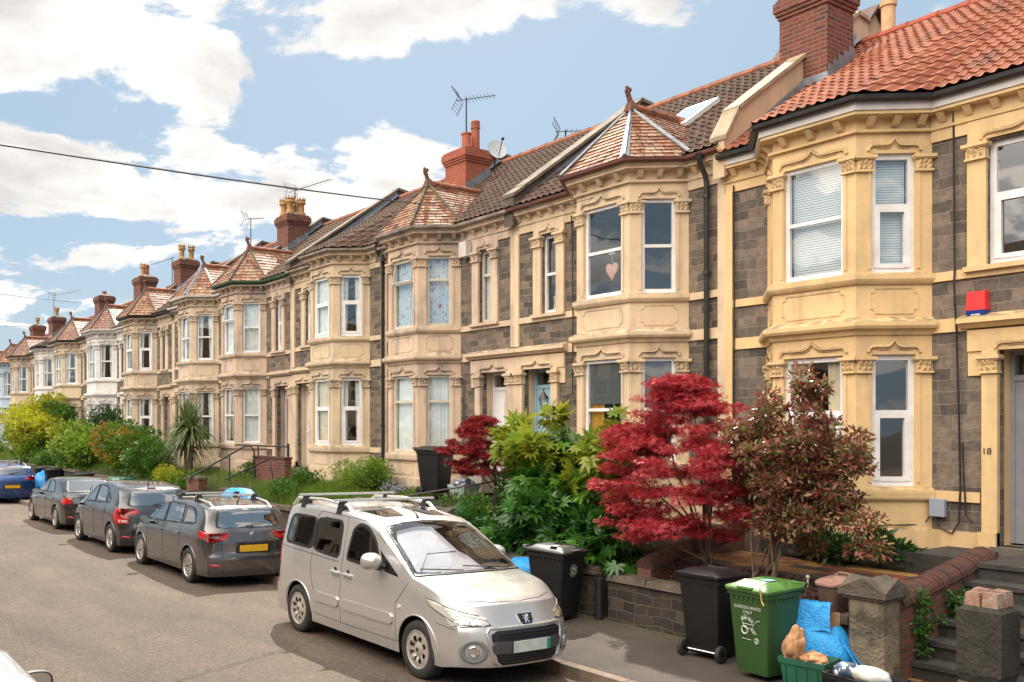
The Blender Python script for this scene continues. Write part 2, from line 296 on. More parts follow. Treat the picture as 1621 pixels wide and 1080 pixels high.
# ------------------------------------------------------------------ mesh helpers
class M:
    def __init__(s): s.v = []; s.f = []; s.mi = []; s.cur = 0
    def add(s, vs, fs):
        o = len(s.v); s.v.extend([tuple(p) for p in vs])
        for f in fs: s.f.append([o+i for i in f]); s.mi.append(s.cur)
    def quad(s, a, b, c, d): s.add([a, b, c, d], [(0, 1, 2, 3)])
    def box(s, x0, x1, y0, y1, z0, z1, T=None):
        vs = [(x, y, z) for z in (z0, z1) for (x, y) in ((x0, y0), (x1, y0), (x1, y1), (x0, y1))]
        if T: vs = [T(*p) for p in vs]
        s.add(vs, [(3, 2, 1, 0), (4, 5, 6, 7), (0, 1, 5, 4), (1, 2, 6, 5), (2, 3, 7, 6), (3, 0, 4, 7)])
    def hexa(s, b, t):           # bottom ring, top ring
        n = len(b); s.add(list(b)+list(t), [tuple(range(n))[::-1], tuple(range(n, 2*n))]+[(i, (i+1) % n, n+(i+1) % n, n+i) for i in range(n)])
    def grid(s, rows, close=False):
        n = len(rows[0]); vs = [p for r in rows for p in r]; fs = []
        for i in range(len(rows)-1):
            for j in range(n if close else n-1):
                k = (j+1) % n; fs.append((i*n+j, i*n+k, (i+1)*n+k, (i+1)*n+j))
        s.add(vs, fs)
    def tube(s, pts, r, n=8, cap=True, closed=False):
        pts = [Vector(p) for p in pts]; rows = []; N = len(pts); up = None
        for i, p in enumerate(pts):
            a = pts[i-1] if (i > 0 or closed) else p; b = pts[(i+1) % N] if (i < N-1 or closed) else p
            d = (b-a)
            if d.length < 1e-9: d = Vector((0, 0, 1))
            d.normalize()
            if up is None: up = Vector((0, 0, 1)) if abs(d.z) < .9 else Vector((1, 0, 0))
            x = d.cross(up)
            if x.length < 1e-4: x = d.cross(Vector((1, 0, 0)))
            x.normalize(); y = x.cross(d).normalized(); up = y
            rr = r[i] if isinstance(r, (list, tuple)) else r
            rows.append([p+x*rr*math.cos(2*math.pi*k/n)+y*rr*math.sin(2*math.pi*k/n) for k in range(n)])
        if closed: rows.append(rows[0])
        s.grid(rows, True)
        if cap and not closed:
            s.add(rows[0], [tuple(range(n))]); s.add(rows[-1], [tuple(range(n))[::-1]])
    def lathe(s, prof, c=(0, 0, 0), n=20, axis='z', sq=1):
        rows = []
        for (r, h) in prof:
            row = []
            for k in range(n):
                a = 2*math.pi*k/n; p = (r*math.cos(a), r*math.sin(a)*sq, h)
                if axis == 'y': p = (p[0], p[2], p[1])
                if axis == 'x': p = (p[2], p[0], p[1])
                row.append((c[0]+p[0], c[1]+p[1], c[2]+p[2]))
            rows.append(row)
        s.grid(rows, True)
    def blob(s, c, r, n=6, sx=1, sy=1, sz=1, jit=0):
        rows = []
        for i in range(n+1):
            t = math.pi*i/n; row = []
            for k in range(n*2):
                a = math.pi*k/n; q = r*(1+random.uniform(-jit, jit))
                row.append((c[0]+q*sx*math.sin(t)*math.cos(a), c[1]+q*sy*math.sin(t)*math.sin(a), c[2]+q*sz*math.cos(t)))
            rows.append(row)
        s.grid(rows, True)
    def obj(s, name, mat, parent=None, smooth=False, origin=None, **props):
        me = bpy.data.meshes.new(name)
        off = Vector(parent['_o']) if (parent is not None and '_o' in parent.keys()) else Vector(origin or (0, 0, 0))
        vs = [(p[0]-off.x, p[1]-off.y, p[2]-off.z) for p in s.v]
        me.from_pydata(vs, [], s.f)
        mats = mat if isinstance(mat, (list, tuple)) else [mat]
        for q in mats: me.materials.append(MT[q] if isinstance(q, str) else q)
        if len(mats) > 1: me.polygons.foreach_set('material_index', s.mi)
        if smooth: me.polygons.foreach_set('use_smooth', [True]*len(me.polygons))
        me.update()
        o = bpy.data.objects.new(name, me); COL.objects.link(o)
        if parent is not None:
            o.parent = parent
            if '_o' in parent.keys(): o['_o'] = [off.x, off.y, off.z]
        else:
            o.location = off
            if origin: o['_o'] = [off.x, off.y, off.z]
        if smooth == 'auto':
            bm = bmesh.new(); bm.from_mesh(me); bmesh.ops.remove_doubles(bm, verts=bm.verts, dist=1e-5)
            for e in bm.edges:
                if len(e.link_faces) == 2 and e.calc_face_angle(0) > R(38): e.smooth = False
            bm.to_mesh(me); bm.free()
        for k, q in props.items(): o[k] = q
        return o
def thing(name, label, cat, loc, group=None, rotz=0):
    o = bpy.data.objects.new(name, None); COL.objects.link(o); o.empty_display_size = .2
    o.location = loc; o.rotation_euler = (0, 0, rotz); o['label'] = label; o['category'] = cat
    if group: o['group'] = group
    o['_o'] = [loc[0], loc[1], loc[2]]
    return o
def local_thing(name, label, cat, loc, group=None, rotz=0, rot=None):
    o = thing(name, label, cat, loc, group, rotz); o['_o'] = [0., 0., 0.]
    if rot: o.rotation_euler = rot
    return o
def tag(o, label, cat, group=None, kind=None):
    if label: o['label'] = label
    if cat: o['category'] = cat
    if group: o['group'] = group
    if kind: o['kind'] = kind
    return o
def copy_thing(root, loc, rotz, label, group=None):
    c = root.copy(); COL.objects.link(c); c.location = loc; c.rotation_euler = (root.rotation_euler.x, root.rotation_euler.y, rotz)
    c['label'] = label
    if group: c['group'] = group
    def rec(a, b):
        for ch in a.children:
            d = ch.copy(); COL.objects.link(d); d.parent = b; rec(ch, d)
    rec(root, c); return c
def offset_path(path, d):
    """plan polyline (s,v) pushed outwards (towards +v) by d with mitred corners"""
    P = [Vector(p) for p in path]; out = []
    for i, p in enumerate(P):
        ns = []
        for a, b in ((i-1, i), (i, i+1)):
            if 0 <= a and b < len(P):
                t = (P[b]-P[a]).normalized(); ns.append(Vector((-t.y, t.x)))
        n = ns[0] if len(ns) == 1 else (ns[0]+ns[1]).normalized()
        k = 1 if len(ns) == 1 else 1/max(.3, n.dot(ns[0]))
        out.append(p+n*d*k)
    return out
def sweep(m, path, prof, T, ends=True):
    """moulding: profile [(outwards, z)] (closed) carried along a plan path"""
    rows = [[None]*len(path) for _ in prof]
    for j, (d, z) in enumerate(prof):
        for i, q in enumerate(offset_path(path, d)): rows[j][i] = T(q.x, q.y, z)
    n = len(prof); vs = []; fs = []
    for i in range(len(path)): vs += [rows[j][i] for j in range(n)]
    for i in range(len(path)-1):
        for j in range(n): k = (j+1) % n; fs.append((i*n+j, i*n+k, (i+1)*n+k, (i+1)*n+j))
    if ends: fs.append(tuple(range(n))); L_ = (len(path)-1)*n; fs.append(tuple(range(L_, L_+n))[::-1])
    m.add(vs, fs)
def facet(m, a, b, z0, z1, holes, T, depth=.14, back=True):
    """upright wall facet from plan point a to b with rectangular holes (t0,t1,z0,z1) measured along it; reveals run inwards"""
    a = Vector(a); b = Vector(b); L_ = (b-a).length; t = (b-a)/L_; n = Vector((-t.y, t.x))
    def P(q, z, d=0): w = a+t*q-n*d; return T(w.x, w.y, z)
    ts = sorted({0, L_, *[h[0] for h in holes], *[h[1] for h in holes]}); zs = sorted({z0, z1, *[h[2] for h in holes], *[h[3] for h in holes]})
    for i in range(len(ts)-1):
        for j in range(len(zs)-1):
            c = ((ts[i]+ts[i+1])/2, (zs[j]+zs[j+1])/2)
            if any(h[0] < c[0] < h[1] and h[2] < c[1] < h[3] for h in holes): continue
            m.quad(P(ts[i], zs[j]), P(ts[i+1], zs[j]), P(ts[i+1], zs[j+1]), P(ts[i], zs[j+1]))
    for (h0, h1, y0, y1) in holes:
        for (p, q) in (((h0, y0), (h0, y1)), ((h0, y1), (h1, y1)), ((h1, y1), (h1, y0)), ((h1, y0), (h0, y0))):
            m.quad(P(*p), P(*q), P(q[0], q[1], depth), P(p[0], p[1], depth))
def facet_frame(a, b, T):
    a = Vector(a); b = Vector(b); t = (b-a).normalized(); n = Vector((-t.y, t.x))
    return lambda q, z, d=0: T(a.x+t.x*q+n.x*d, a.y+t.y*q+n.y*d, z)
def fbox(m, F, q0, q1, z0, z1, d0, d1):
    m.hexa([F(q0, z0, d0), F(q1, z0, d0), F(q1, z0, d1), F(q0, z0, d1)], [F(q0, z1, d0), F(q1, z1, d0), F(q1, z1, d1), F(q0, z1, d1)])

# ------------------------------------------------------------------ roof pieces
def tiled(m, F, nu, courses, amp, step, seg=6, kind='roman'):
    """F(u01, t01, h) -> point; corrugated tile courses with a real lap at each course"""
    rows = []
    U = [i/(nu*seg) for i in range(nu*seg+1)]
    def prof(k):
        a = (k % seg)/seg
        if kind == 'roman': return amp*(max(0, math.sin(a*math.pi*2))**1.0 if a < .5 else 0)
        return amp*(.5+.5*math.sin(a*math.pi*2))**1.6
    for c in range(courses):
        jit = [random.uniform(-.0035, .0035) for _ in range(nu+1)]
        for (t, h) in ((c/courses, step), ((c+1)/courses, 0.0)):
            rows.append([F(u, t, h+prof(i)+jit[i//seg]+(c % 2)*.0) for i, u in enumerate(U)])
    m.grid(rows)
def flat_tiles(m, a0, a1, b0, b1, courses, wid, nrm, thick=.02):
    """small flat tiles laid in courses on a ruled facet; bottom edge a0-a1, top edge b0-b1; each tile its own little slab"""
    a0, a1, b0, b1 = map(Vector, (a0, a1, b0, b1)); nrm = Vector(nrm).normalized()
    for c in range(courses):
        t0 = c/courses; t1 = min(1, (c+1.12)/courses)
        p0 = a0.lerp(b0, t0); p1 = a1.lerp(b1, t0); q0 = a0.lerp(b0, t1); q1 = a1.lerp(b1, t1)
        L0 = (p1-p0).length; n = max(1, round(L0/wid)); sh = .5*(c % 2)
        cuts = [0]+[(i+sh)/n for i in range(0 if sh else 1, n)]+[1]; cuts = sorted(set(max(0, min(1, x)) for x in cuts))
        for i in range(len(cuts)-1):
            s0, s1 = cuts[i], cuts[i+1]
            if s1-s0 < .01: continue
            g = .006/max(L0, .1); up = thick*random.uniform(.85, 1.35)
            s0g = s0+g; s1g = s1-g
            bot = [p0.lerp(p1, s0g)+nrm*up, p0.lerp(p1, s1g)+nrm*up*random.uniform(.9, 1.1)]
            top = [q0.lerp(q1, s1g)+nrm*.004, q0.lerp(q1, s0g)+nrm*.004]
            bl = [p0.lerp(p1, s0g)-nrm*.002, p0.lerp(p1, s1g)-nrm*.002]
            m.add([bot[0], bot[1], top[0], top[1], bl[0], bl[1]], [(0, 1, 2, 3), (4, 5, 1, 0)])

# ------------------------------------------------------------------ vegetation helpers
def fast_mesh(name, V, F, mat, parent=None, smooth=False):
    me = bpy.data.meshes.new(name); V = np.asarray(V, dtype=np.float32); F = np.asarray(F, dtype=np.int32)
    n, k = F.shape
    me.vertices.add(len(V)); me.vertices.foreach_set('co', V.ravel())
    me.loops.add(n*k); me.loops.foreach_set('vertex_index', F.ravel())
    me.polygons.add(n); me.polygons.foreach_set('loop_start', np.arange(0, n*k, k, dtype=np.int32))
    me.update(calc_edges=True); me.materials.append(MT[mat])
    o = bpy.data.objects.new(name, me); COL.objects.link(o)
    if parent is not None: o.parent = parent
    return o
def leaf_tri(kind):
    """unit leaf in XY, stalk at the origin, pointing +X; triangles"""
    if kind == 'oval':
        V = [(0, 0, 0), (.3, .17, .03), (.7, .16, .02), (1, 0, -.06), (.7, -.16, .02), (.3, -.17, .03), (.5, 0, -.035)]
        F = [(0, 6, 1), (1, 6, 2), (2, 6, 3), (3, 6, 4), (4, 6, 5), (5, 6, 0)]
    elif kind == 'diamond':
        V = [(0, 0, 0), (.5, .26, .05), (1, 0, 0), (.5, -.26, .05)]; F = [(0, 2, 1), (0, 3, 2)]
    elif kind == 'palm5' or kind == 'palm7':
        n = 5 if kind == 'palm5' else 7; V = [(.12, 0, 0)]; F = []
        sp = R(230 if n == 7 else 200)
        for i in range(n):
            a = -sp/2+sp*i/(n-1); L_ = 1-.38*abs(a)/(sp/2); w = .15 if n == 7 else .10
            c, s_ = math.cos(a), math.sin(a); b = len(V)
            zc = -.12*L_
            V += [(.12+c*.5*L_-s_*w, s_*.5*L_+c*w, .02), (.12+c*L_, s_*L_, zc), (.12+c*.5*L_+s_*w, s_*.5*L_-c*w, .02)]
            F += [(0, b+1, b), (0, b+2, b+1)]
    elif kind == 'blade':
        V = [(0, -.012, 0), (0, .012, 0), (.5, .011, .06), (.5, -.011, .06), (1, 0, -.05)]; F = [(0, 1, 2), (0, 2, 3), (3, 2, 4)]
    return np.array(V, dtype=np.float32), np.array(F, dtype=np.int32)
def scatter(rng, P, Dir, size, kind, spread=.6, roll=.6):
    """P (n,3) leaf bases, Dir (n,3) mean pointing; returns V,F"""
    LV, LF = leaf_tri(kind); n = len(P); D = Dir+rng.normal(0, spread, (n, 3)); D /= np.linalg.norm(D, axis=1)[:, None]
    up = np.tile(np.array([0, 0, 1.]), (n, 1))+rng.normal(0, roll, (n, 3))
    Y = np.cross(up, D); Y /= np.linalg.norm(Y, axis=1)[:, None]+1e-9; Z = np.cross(D, Y)
    S = size if hasattr(size, '__len__') else np.full(n, size); S = S*rng.uniform(.65, 1.25, n)
    V = P[:, None, :]+S[:, None, None]*(LV[None, :, 0:1]*D[:, None, :]+LV[None, :, 1:2]*Y[:, None, :]+LV[None, :, 2:3]*Z[:, None, :])
    F = LF[None]+(np.arange(n)*len(LV))[:, None, None]
    return V.reshape(-1, 3), F.reshape(-1, 3)
def clump_points(rng, blobs, n, shell=.45, zflat=1.0):
    """points in a set of ellipsoids (cx,cy,cz,rx,ry,rz), denser towards their skins, with outward directions"""
    w = np.array([b[3]*b[4]*b[5] for b in blobs])**.7; w /= w.sum(); idx = rng.choice(len(blobs), n, p=w); B = np.array(blobs)[idx]
    d = rng.normal(0, 1, (n, 3)); d /= np.linalg.norm(d, axis=1)[:, None]; r = rng.uniform(shell, 1, n)**.6
    P = B[:, :3]+d*r[:, None]*B[:, 3:6]; return P, d
def sub_blobs(rng, c, r, n, rr, shell=.55):
    """break a crown into many uneven clumps"""
    out = []
    for _ in range(n):
        d = rng.normal(0, 1, 3); d /= np.linalg.norm(d); q = rng.uniform(shell, 1.0)
        k = rr*rng.uniform(.6, 1.4); out.append((c[0]+d[0]*r[0]*q, c[1]+d[1]*r[1]*q, c[2]+d[2]*r[2]*q, k, k, k*.75))
    return out
# ------------------------------------------------------------------ the terrace
WX = 12.3        # the plane of the front walls
BAY = [(.70, 0.), (1.27, .75), (2.43, .75), (3.0, 0.)]
def capital(m, F, q0, q1, z0, z1, d=0.0, seed=0):
    """carved capital: abacus slab, bell with curling leaves, necking"""
    rg = random.Random(seed); e = .028; h = z1-z0
    fbox(m, F, q0-e*1.5, q1+e*1.5, z1-h*.2, z1, -.02, d+.075)
    fbox(m, F, q0-e, q1+e, z1-h*.28, z1-h*.2, -.02, d+.055)
    fbox(m, F, q0-.004, q1+.004, z0+h*.12, z1-h*.28, -.02, d+.03)
    fbox(m, F, q0-e*.6, q1+e*.6, z0, z0+h*.12, -.02, d+.045)
    w = q1-q0; k = max(3, int(w/.055))
    for i in range(k):
        for (zz, r_) in ((z0+h*.28, .026), (z0+h*.56, .032)):
            q = q0+w*(i+.5+rg.uniform(-.2, .2))/k; a = zz+rg.uniform(-.012, .012); r = r_*rg.uniform(.8, 1.2)
            pts = [(q-r, a-r*1.2), (q+r, a-r*1.2), (q+r*1.2, a+r*.6), (q, a+r*1.6), (q-r*1.2, a+r*.6)]
            m.add([F(x, y, d+.028) for x, y in pts]+[F(q, a+r*.7, d+.028+r*1.35)], [(j, (j+1) % 5, 5) for j in range(5)])
def hood(m, F, q0, q1, z):
    """ogee-headed label moulding over an opening"""
    c = (q0+q1)/2; w = (q1-q0)/2+.05; pts = []
    for i in range(5): a = math.pi/2*i/4; pts.append((c-w+.07-.07*math.cos(a), z-.06+.07*math.sin(a)))
    for i in range(1, 9):
        t = i/8; x = c-w+.07+(w-.07)*t; k = max(0, (t-.62)/.38); pts.append((x, z+.01+.085*k*k))
    full = pts+[(2*c-x, y) for x, y in pts[::-1][1:]]
    m.tube([F(x, y, .02) for x, y in full], .021, 5)
    m.tube([F(x*.93+c*.07, y-.035, .008) for x, y in full[5:-5]], .012, 4)
def notched(m, F, q0, q1, z0, z1, r=.06):
    P = [(q0+r, z0), (q1-r, z0), (q1-r*.8, z0+r*.8), (q1, z0+r), (q1, z1-r), (q1-r*.8, z1-r*.8), (q1-r, z1), (q0+r, z1), (q0+r*.8, z1-r*.8), (q0, z1-r), (q0, z0+r), (q0+r*.8, z0+r*.8)]
    m.tube([F(x, y, .002) for x, y in P], .009, 4, closed=True)
def window(parent, F, q0, q1, z0, z1, d, style='sash', frame='white_frame', fill='dark', seed=0, fine=True):
    """window > frame, pane, curtain / blind; d = how far the outer face sits behind the wall"""
    rg = random.Random(seed); w = q1-q0; h = z1-z0; t = .055 if style != 'upvc' else .07
    fr = M(); zm = z0+h*(.5 if style == 'sash' else .56 if style == 'upvc' else .66)
    o = -d
    fbox(fr, F, q0, q0+t, z0+.004, z1, o-.06, o); fbox(fr, F, q1-t, q1, z0+.004, z1, o-.06, o)
    fbox(fr, F, q0+t, q1-t, z1-t, z1, o-.06, o-.002); fbox(fr, F, q0+t, q1-t, z0+.004, z0+t*1.25, o-.06, o-.002)
    fbox(fr, F, q0+t, q1-t, zm-.022, zm+.03, o-.05, o+.004)
    if style == 'upvc':          # a deeper opening light below
        b = .05
        fbox(fr, F, q0+t*.6, q0+t+b, z0+t, zm-.02, o-.04, o+.012); fbox(fr, F, q1-t-b, q1-t*.6, z0+t, zm-.02, o-.04, o+.012)
        fbox(fr, F, q0+t+b, q1-t-b, zm-.022-b, zm-.024, o-.04, o+.010); fbox(fr, F, q0+t+b, q1-t-b, z0+t*.9, z0+t+b, o-.04, o+.010)
    if style in ('upvc', 'sash'):
        fbox(fr, F, q0-.015, q1+.015, z0-.035, z0+.002, o-.06, o+.035)
    win = fr.obj('window', frame, parent)
    gl = M(); qi0, qi1 = q0+t*.9, q1-t*.9
    for (a, b, dd) in ((z0+t, zm-.01, o-.032), (zm+.01, z1-t*.9, o-.022)):
        if style == 'tilt' and a > zm:
            gl.quad(F(qi0, a, dd+.10), F(qi1, a, dd+.10), F(qi1, b, dd), F(qi0, b, dd))
        else: gl.quad(F(qi0, a, dd), F(qi1, a, dd), F(qi1, b, dd), F(qi0, b, dd))
    gl.obj('pane', 'glass', win)
    if style == 'tilt':
        tf = M(); P = [F(qi0, zm+.01, o+.075), F(qi1, zm+.01, o+.075), F(qi1, z1-t, o-.01), F(qi0, z1-t, o-.01)]; tf.tube(P, .022, 4, closed=True); tf.obj('open_sash', frame, win)
    bk = -d-.10
    if fill == 'blind':
        bl = M(); n = int(h/.036)
        for i in range(n):
            z = z0+t+(h-2*t)*i/n
            bl.quad(F(q0+t, z, bk+.005), F(q1-t, z, bk+.005), F(q1-t, z+.032, bk-.006), F(q0+t, z+.032, bk-.006))
        bl.obj('slatted_blind', 'blind_white', win)
    elif fill == 'roller':
        bl = M(); bl.quad(F(q0+t, z0+h*.46, bk), F(q1-t, z0+h*.46, bk), F(q1-t, z1-t, bk), F(q0+t, z1-t, bk)); bl.obj('roller_blind', 'blind_dark', win)
    elif fill != 'dark':
        if fill[0] == 'curtain_yellow':      # a half-drawn roller blind hangs above the curtain
            bl = M(); bl.quad(F(q0+t, z0+h*.56, bk+.05), F(q1-t, z0+h*.56, bk+.05), F(q1-t, z1-t, bk+.05), F(q0+t, z1-t, bk+.05)); bl.obj('roller_blind', 'blind_dark', win)
        cl = M(); kind, mode = fill
        def drape(a, b, zb, pull=0):
            n = max(6, int((b-a)/.022)); rows = []
            for j in range(5):
                s = j/4; z = zb+(z1-t-zb)*s; row = []
                for i in range(n+1):
                    u = i/n; g = 1-pull*(1-s)**1.5*.5
                    row.append(F(a+(b-a)*u*g if pull >= 0 else b-(b-a)*(1-u)*(1+pull*(1-s)**1.5*.5), z, bk+.016*math.sin(i*1.9+seed)+.008*math.sin(i*.7+j)))
                rows.append(row)
            cl.grid(rows)
        if mode == 'full': drape(q0+t*.7, q1-t*.7, z0+t)
        elif mode == 'left': drape(q0+t*.7, q0+w*.42, z0+t, .35)
        elif mode == 'right': drape(q0+w*.58, q1-t*.7, z0+t, -.35)
        elif mode == 'both': drape(q0+t*.7, q0+w*.34, z0+t, .5); drape(q0+w*.66, q1-t*.7, z0+t, -.5)
        elif mode == 'low': drape(q0+t*.7, q1-t*.7, z0+t); cl.v = [(p[0], p[1], p[2]) for p in cl.v]
        cl.obj('curtain', kind, win, smooth=True)
    return win
def house(key, label, near, far, bay_near, dz, paint, **kw):
    """one terraced house between its party walls near < far (metres along the street).
    bay_near: the bay stands by the near party wall (else by the far one)."""
    Wd = far-near; g = 1.19+dz
    o = thing('terraced_house', label, 'house', (WX, (near+far)/2, g), 'terraced houses along the street')
    if bay_near: T = lambda s, v, z: (WX-v, near+s, z)
    else: T = lambda s, v, z: (WX-v, far-s, z)
    k = kw.get('stretch', Wd/4.8)
    seed = int(near*10) & 255; rg = random.Random(seed); lod = kw.get('lod', 0)
    stone = kw.get('stone', 'stone_brown'); Z = lambda z: z+dz
    bc = kw.get('bay_shift', 0); bay = [(a*k+bc, b) for a, b in BAY]
    D0, D1 = Wd-.24-.80, Wd-.24          # door opening
    w0, w1 = kw.get('upper', (3.65*k, 4.06*k))
    # walls
    m = M(); m.cur = 0
    facet(m, (0, 0), (Wd, 0), g-.5, Z(6.31), [(D0, D1, g+.06, Z(3.62)), (w0, w1, Z(4.67), Z(6.17)), (bay[0][0]+.1, bay[3][0]-.1, Z(1.93), Z(3.6)), (bay[0][0]+.1, bay[3][0]-.1, Z(4.67), Z(6.17))], T, .12)
    wall = m.obj('stone_wall', stone, o)
    # painted render: frieze, bands, pilasters, each its own piece
    F0 = facet_frame((0, 0), (Wd, 0), T)
    def piece(nm, *q): r_ = M(); fbox(r_, F0, *q); r_.obj(nm, paint, o)
    for nm, a, b, za, zb, pr in (('frieze', 0, bay[0][0], Z(6.31), Z(6.70), .03), ('frieze', bay[3][0], Wd, Z(6.31), Z(6.70), .03),
        ('sill_band', .131, bay[0][0]+.02, Z(4.53), Z(4.645), .035), ('sill_band', bay[3][0]-.02, Wd-.121, Z(4.53), Z(4.645), .035),
        ('string_band', .131, bay[0][0]+.02, Z(3.88), Z(4.05), .03), ('string_band', bay[3][0]-.02, D0-.345, Z(3.88), Z(4.05), .03),
        ('base_band', .131, bay[0][0]+.02, Z(1.757), Z(1.885), .032), ('base_band', bay[3][0]-.02, D0-.205, Z(1.757), Z(1.885), .032),
        ('plinth', .131, bay[0][0]+.02, g-.3, Z(1.39), .04), ('plinth', bay[3][0]-.02, D0-.205, g-.3, Z(1.39), .04),
        ('party_pilaster', 0, .13, g-.3, Z(6.308), .045), ('party_pilaster', Wd-.12, Wd, Z(4.085), Z(6.308), .045)): piece(nm, a, b, za, zb, 0, pr)
    r = M()
    # door surround
    fbox(r, F0, D0-.34, Wd, Z(3.62), Z(3.88), 0, .05)
    fbox(r, F0, D0-.17, D0, g+.0, Z(3.62), 0, .07); fbox(r, F0, D1, Wd, g+.0, Z(3.62), 0, .07)
    fbox(r, F0, D0-.34, D0-.17, Z(3.32), Z(3.62), 0, .025)
    fbox(r, F0, D0-.20, D0-.0, g-.06, g+.22, 0, .11); fbox(r, F0, D1, Wd-.003, g-.06, g+.22, 0, .11)
    capital(r, F0, D0-.18, D0-.0, Z(3.34), Z(3.56), .06, seed+1); capital(r, F0, D1, Wd-.02, Z(3.34), Z(3.56), .06, seed+2)
    hood(r, lambda q, z, d=0: F0(q, z, d+.05), D0+.03, D1-.03, Z(3.70))
    sweep(r, [T2 for T2 in [(D0-.42, 0), (Wd-.001, 0)]], [(0, Z(3.90)), (.07, Z(3.905)), (.13, Z(3.96)), (.16, Z(3.965)), (.16, Z(4.02)), (0, Z(4.08))], lambda s, v, z: T(s, v, z))
    # porch reveal
    for (q, s_) in ((D0, 1), (D1, -1)): r.quad(F0(q, g, -.12), F0(q, g, -.5), F0(q, Z(3.62), -.5), F0(q, Z(3.62), -.12))
    r.quad(F0(D0, Z(3.62), -.12), F0(D1, Z(3.62), -.12), F0(D1, Z(3.62), -.5), F0(D0, Z(3.62), -.5))
    r.obj('door_surround', paint, o); r = M()
    # upper small window surround
    for (a, b) in ((w0-.21, w0), (w1, w1+.21)):
        fbox(r, F0, a, b, Z(4.645), Z(6.2), 0, .05); capital(r, F0, a, b, Z(5.96), Z(6.16), .05, seed+int(a*9))
    fbox(r, F0, w0-.21, w1+.21, Z(6.2), Z(6.45), 0, .04); hood(r, lambda q, z, d=0: F0(q, z, d+.035), w0, w1, Z(6.26))
    fbox(r, F0, w0-.24, w1+.24, Z(4.60), Z(4.66), 0, .10)
    r.obj('window_surround', paint, o)
    # bay
    b = M(); caps = M()
    sides = [(bay[0], bay[1]), (bay[1], bay[2]), (bay[2], bay[3])]
    WIN = []
    for i, (p, q) in enumerate(sides):
        L_ = (Vector(q)-Vector(p)).length; e = .165 if i == 1 else .20
        holes = [(e, L_-e, Z(1.93), Z(3.62)), (e, L_-e, Z(4.67), Z(6.2))]
        facet(b, p, q, g-.5, Z(6.70), holes, T, .13)
        F = facet_frame(p, q, T)
        for (h0, h1, za, zb) in holes:
            for (u, v_) in ((.012, h0), (h1, L_-.012)): capital(b, F, u, v_, zb-.24, zb-.03, 0, seed+i*7+int(za))
            hood(b, F, h0, h1, zb+.09)
            WIN.append((F, h0, h1, za, zb))
            if lod < 2: # slim shaft edge on each pier
                fbox(b, F, h0-.05, h0-.012, za+.05, zb-.24, 0, .014); fbox(b, F, h1+.012, h1+.05, za+.05, zb-.24, 0, .014)
        if lod < 2:
            notched(b, F, h0-.02, h1+.02, Z(4.14), Z(4.46)); notched(b, F, h0-.02, h1+.02, Z(1.45), Z(1.70)) if kw.get('base_panels', True) else None
    full = [(bay[0][0]-.02, 0)]+bay[0:4]+[(bay[3][0]+.02, 0)]
    sweep(b, bay, [(0, Z(4.52)), (.03, Z(4.52)), (.055, Z(4.55)), (.07, Z(4.58)), (.07, Z(4.64)), (0, Z(4.665))], T)
    sweep(b, bay, [(0, Z(3.86)), (.03, Z(3.87)), (.05, Z(3.92)), (.11, Z(3.945)), (.13, Z(3.98)), (.13, Z(4.03)), (.10, Z(4.05)), (0, Z(4.10))], T)
    sweep(b, bay, [(0, Z(1.75)), (.04, Z(1.75)), (.06, Z(1.78)), (.07, Z(1.85)), (.07, Z(1.89)), (0, Z(1.92))], T)
    sweep(b, bay, [(0, g-.4), (.04, g-.4), (.04, Z(1.37)), (0, Z(1.40))], T)
    bo = b.obj('bay', paint, o)
    # cornice with its row of brackets, following wall and bay
    P0 = [(0, 0), bay[0], bay[1], bay[2], bay[3], (Wd, 0)]
    c = M(); sweep(c, P0, [(.03, Z(6.455)), (.055, Z(6.46)), (.06, Z(6.49)), (.03, Z(6.50))], T)
    sweep(c, P0, [(0, Z(6.64)), (.17, Z(6.655)), (.17, Z(6.70)), (0, Z(6.70))], T)
    for i in range(len(P0)-1):
        p, q = Vector(P0[i]), Vector(P0[i+1]); L_ = (q-p).length; F = facet_frame(P0[i], P0[i+1], T); n = max(1, int(L_/.30))
        for j in range(n):
            x = L_*(j+.5)/n; c.hexa([F(x-.04, Z(6.52), .0), F(x+.04, Z(6.52), .0), F(x+.04, Z(6.54), .05), F(x-.04, Z(6.54), .05)], [F(x-.045, Z(6.645), .0), F(x+.045, Z(6.645), .0), F(x+.045, Z(6.645), .145), F(x-.045, Z(6.645), .145)])
    c.obj('cornice', paint, o)
    # fascia + gutter
    gcol = kw.get('gutter', 'weathered_gutter')
    PG = [(-.0, 0), bay[0], bay[1], bay[2], bay[3], (Wd, 0)]
    gm = M(); sweep(gm, PG, [(.02, Z(6.70)), (.19, Z(6.70)), (.19, Z(6.70)+kw.get('fascia', .09)), (.02, Z(6.70)+kw.get('fascia', .09))], T)
    fo = gm.obj('fascia', kw.get('fascia_mat', paint), o)
    gt = M(); zt = Z(6.70)+kw.get('fascia', .09)
    sweep(gt, PG, [(.192, zt-.03), (.21, zt-.055), (.25, zt-.058), (.282, zt-.035), (.29, zt+.015), (.278, zt+.015), (.265, zt-.02), (.20, zt-.025), (.193, zt+.005)], T)
    gt.obj('gutter', gcol, o)
    # roof: courses of profiled tiles ruled from the eaves line (which runs out round the bay) up to the ridge
    zr = kw.get('ridge', 9.45+dz*.9); Xr = WX+3.6
    ze = zt+.03
    EP = offset_path(PG, .27); EPs = [p.x for p in EP]; EPv = [p.y for p in EP]
    turret = kw.get('turret', True)
    def ev(s):
        if turret: return .27
        return float(np.interp(s, EPs, EPv))
    kind = kw.get('tile', 'tile_brown')
    nu = int(Wd/((.135 if kind == 'tile_red' else .16) if lod < 1 else .24)); nc = (18 if kind == 'tile_red' else 16) if lod < 1 else 12
    rm = M()
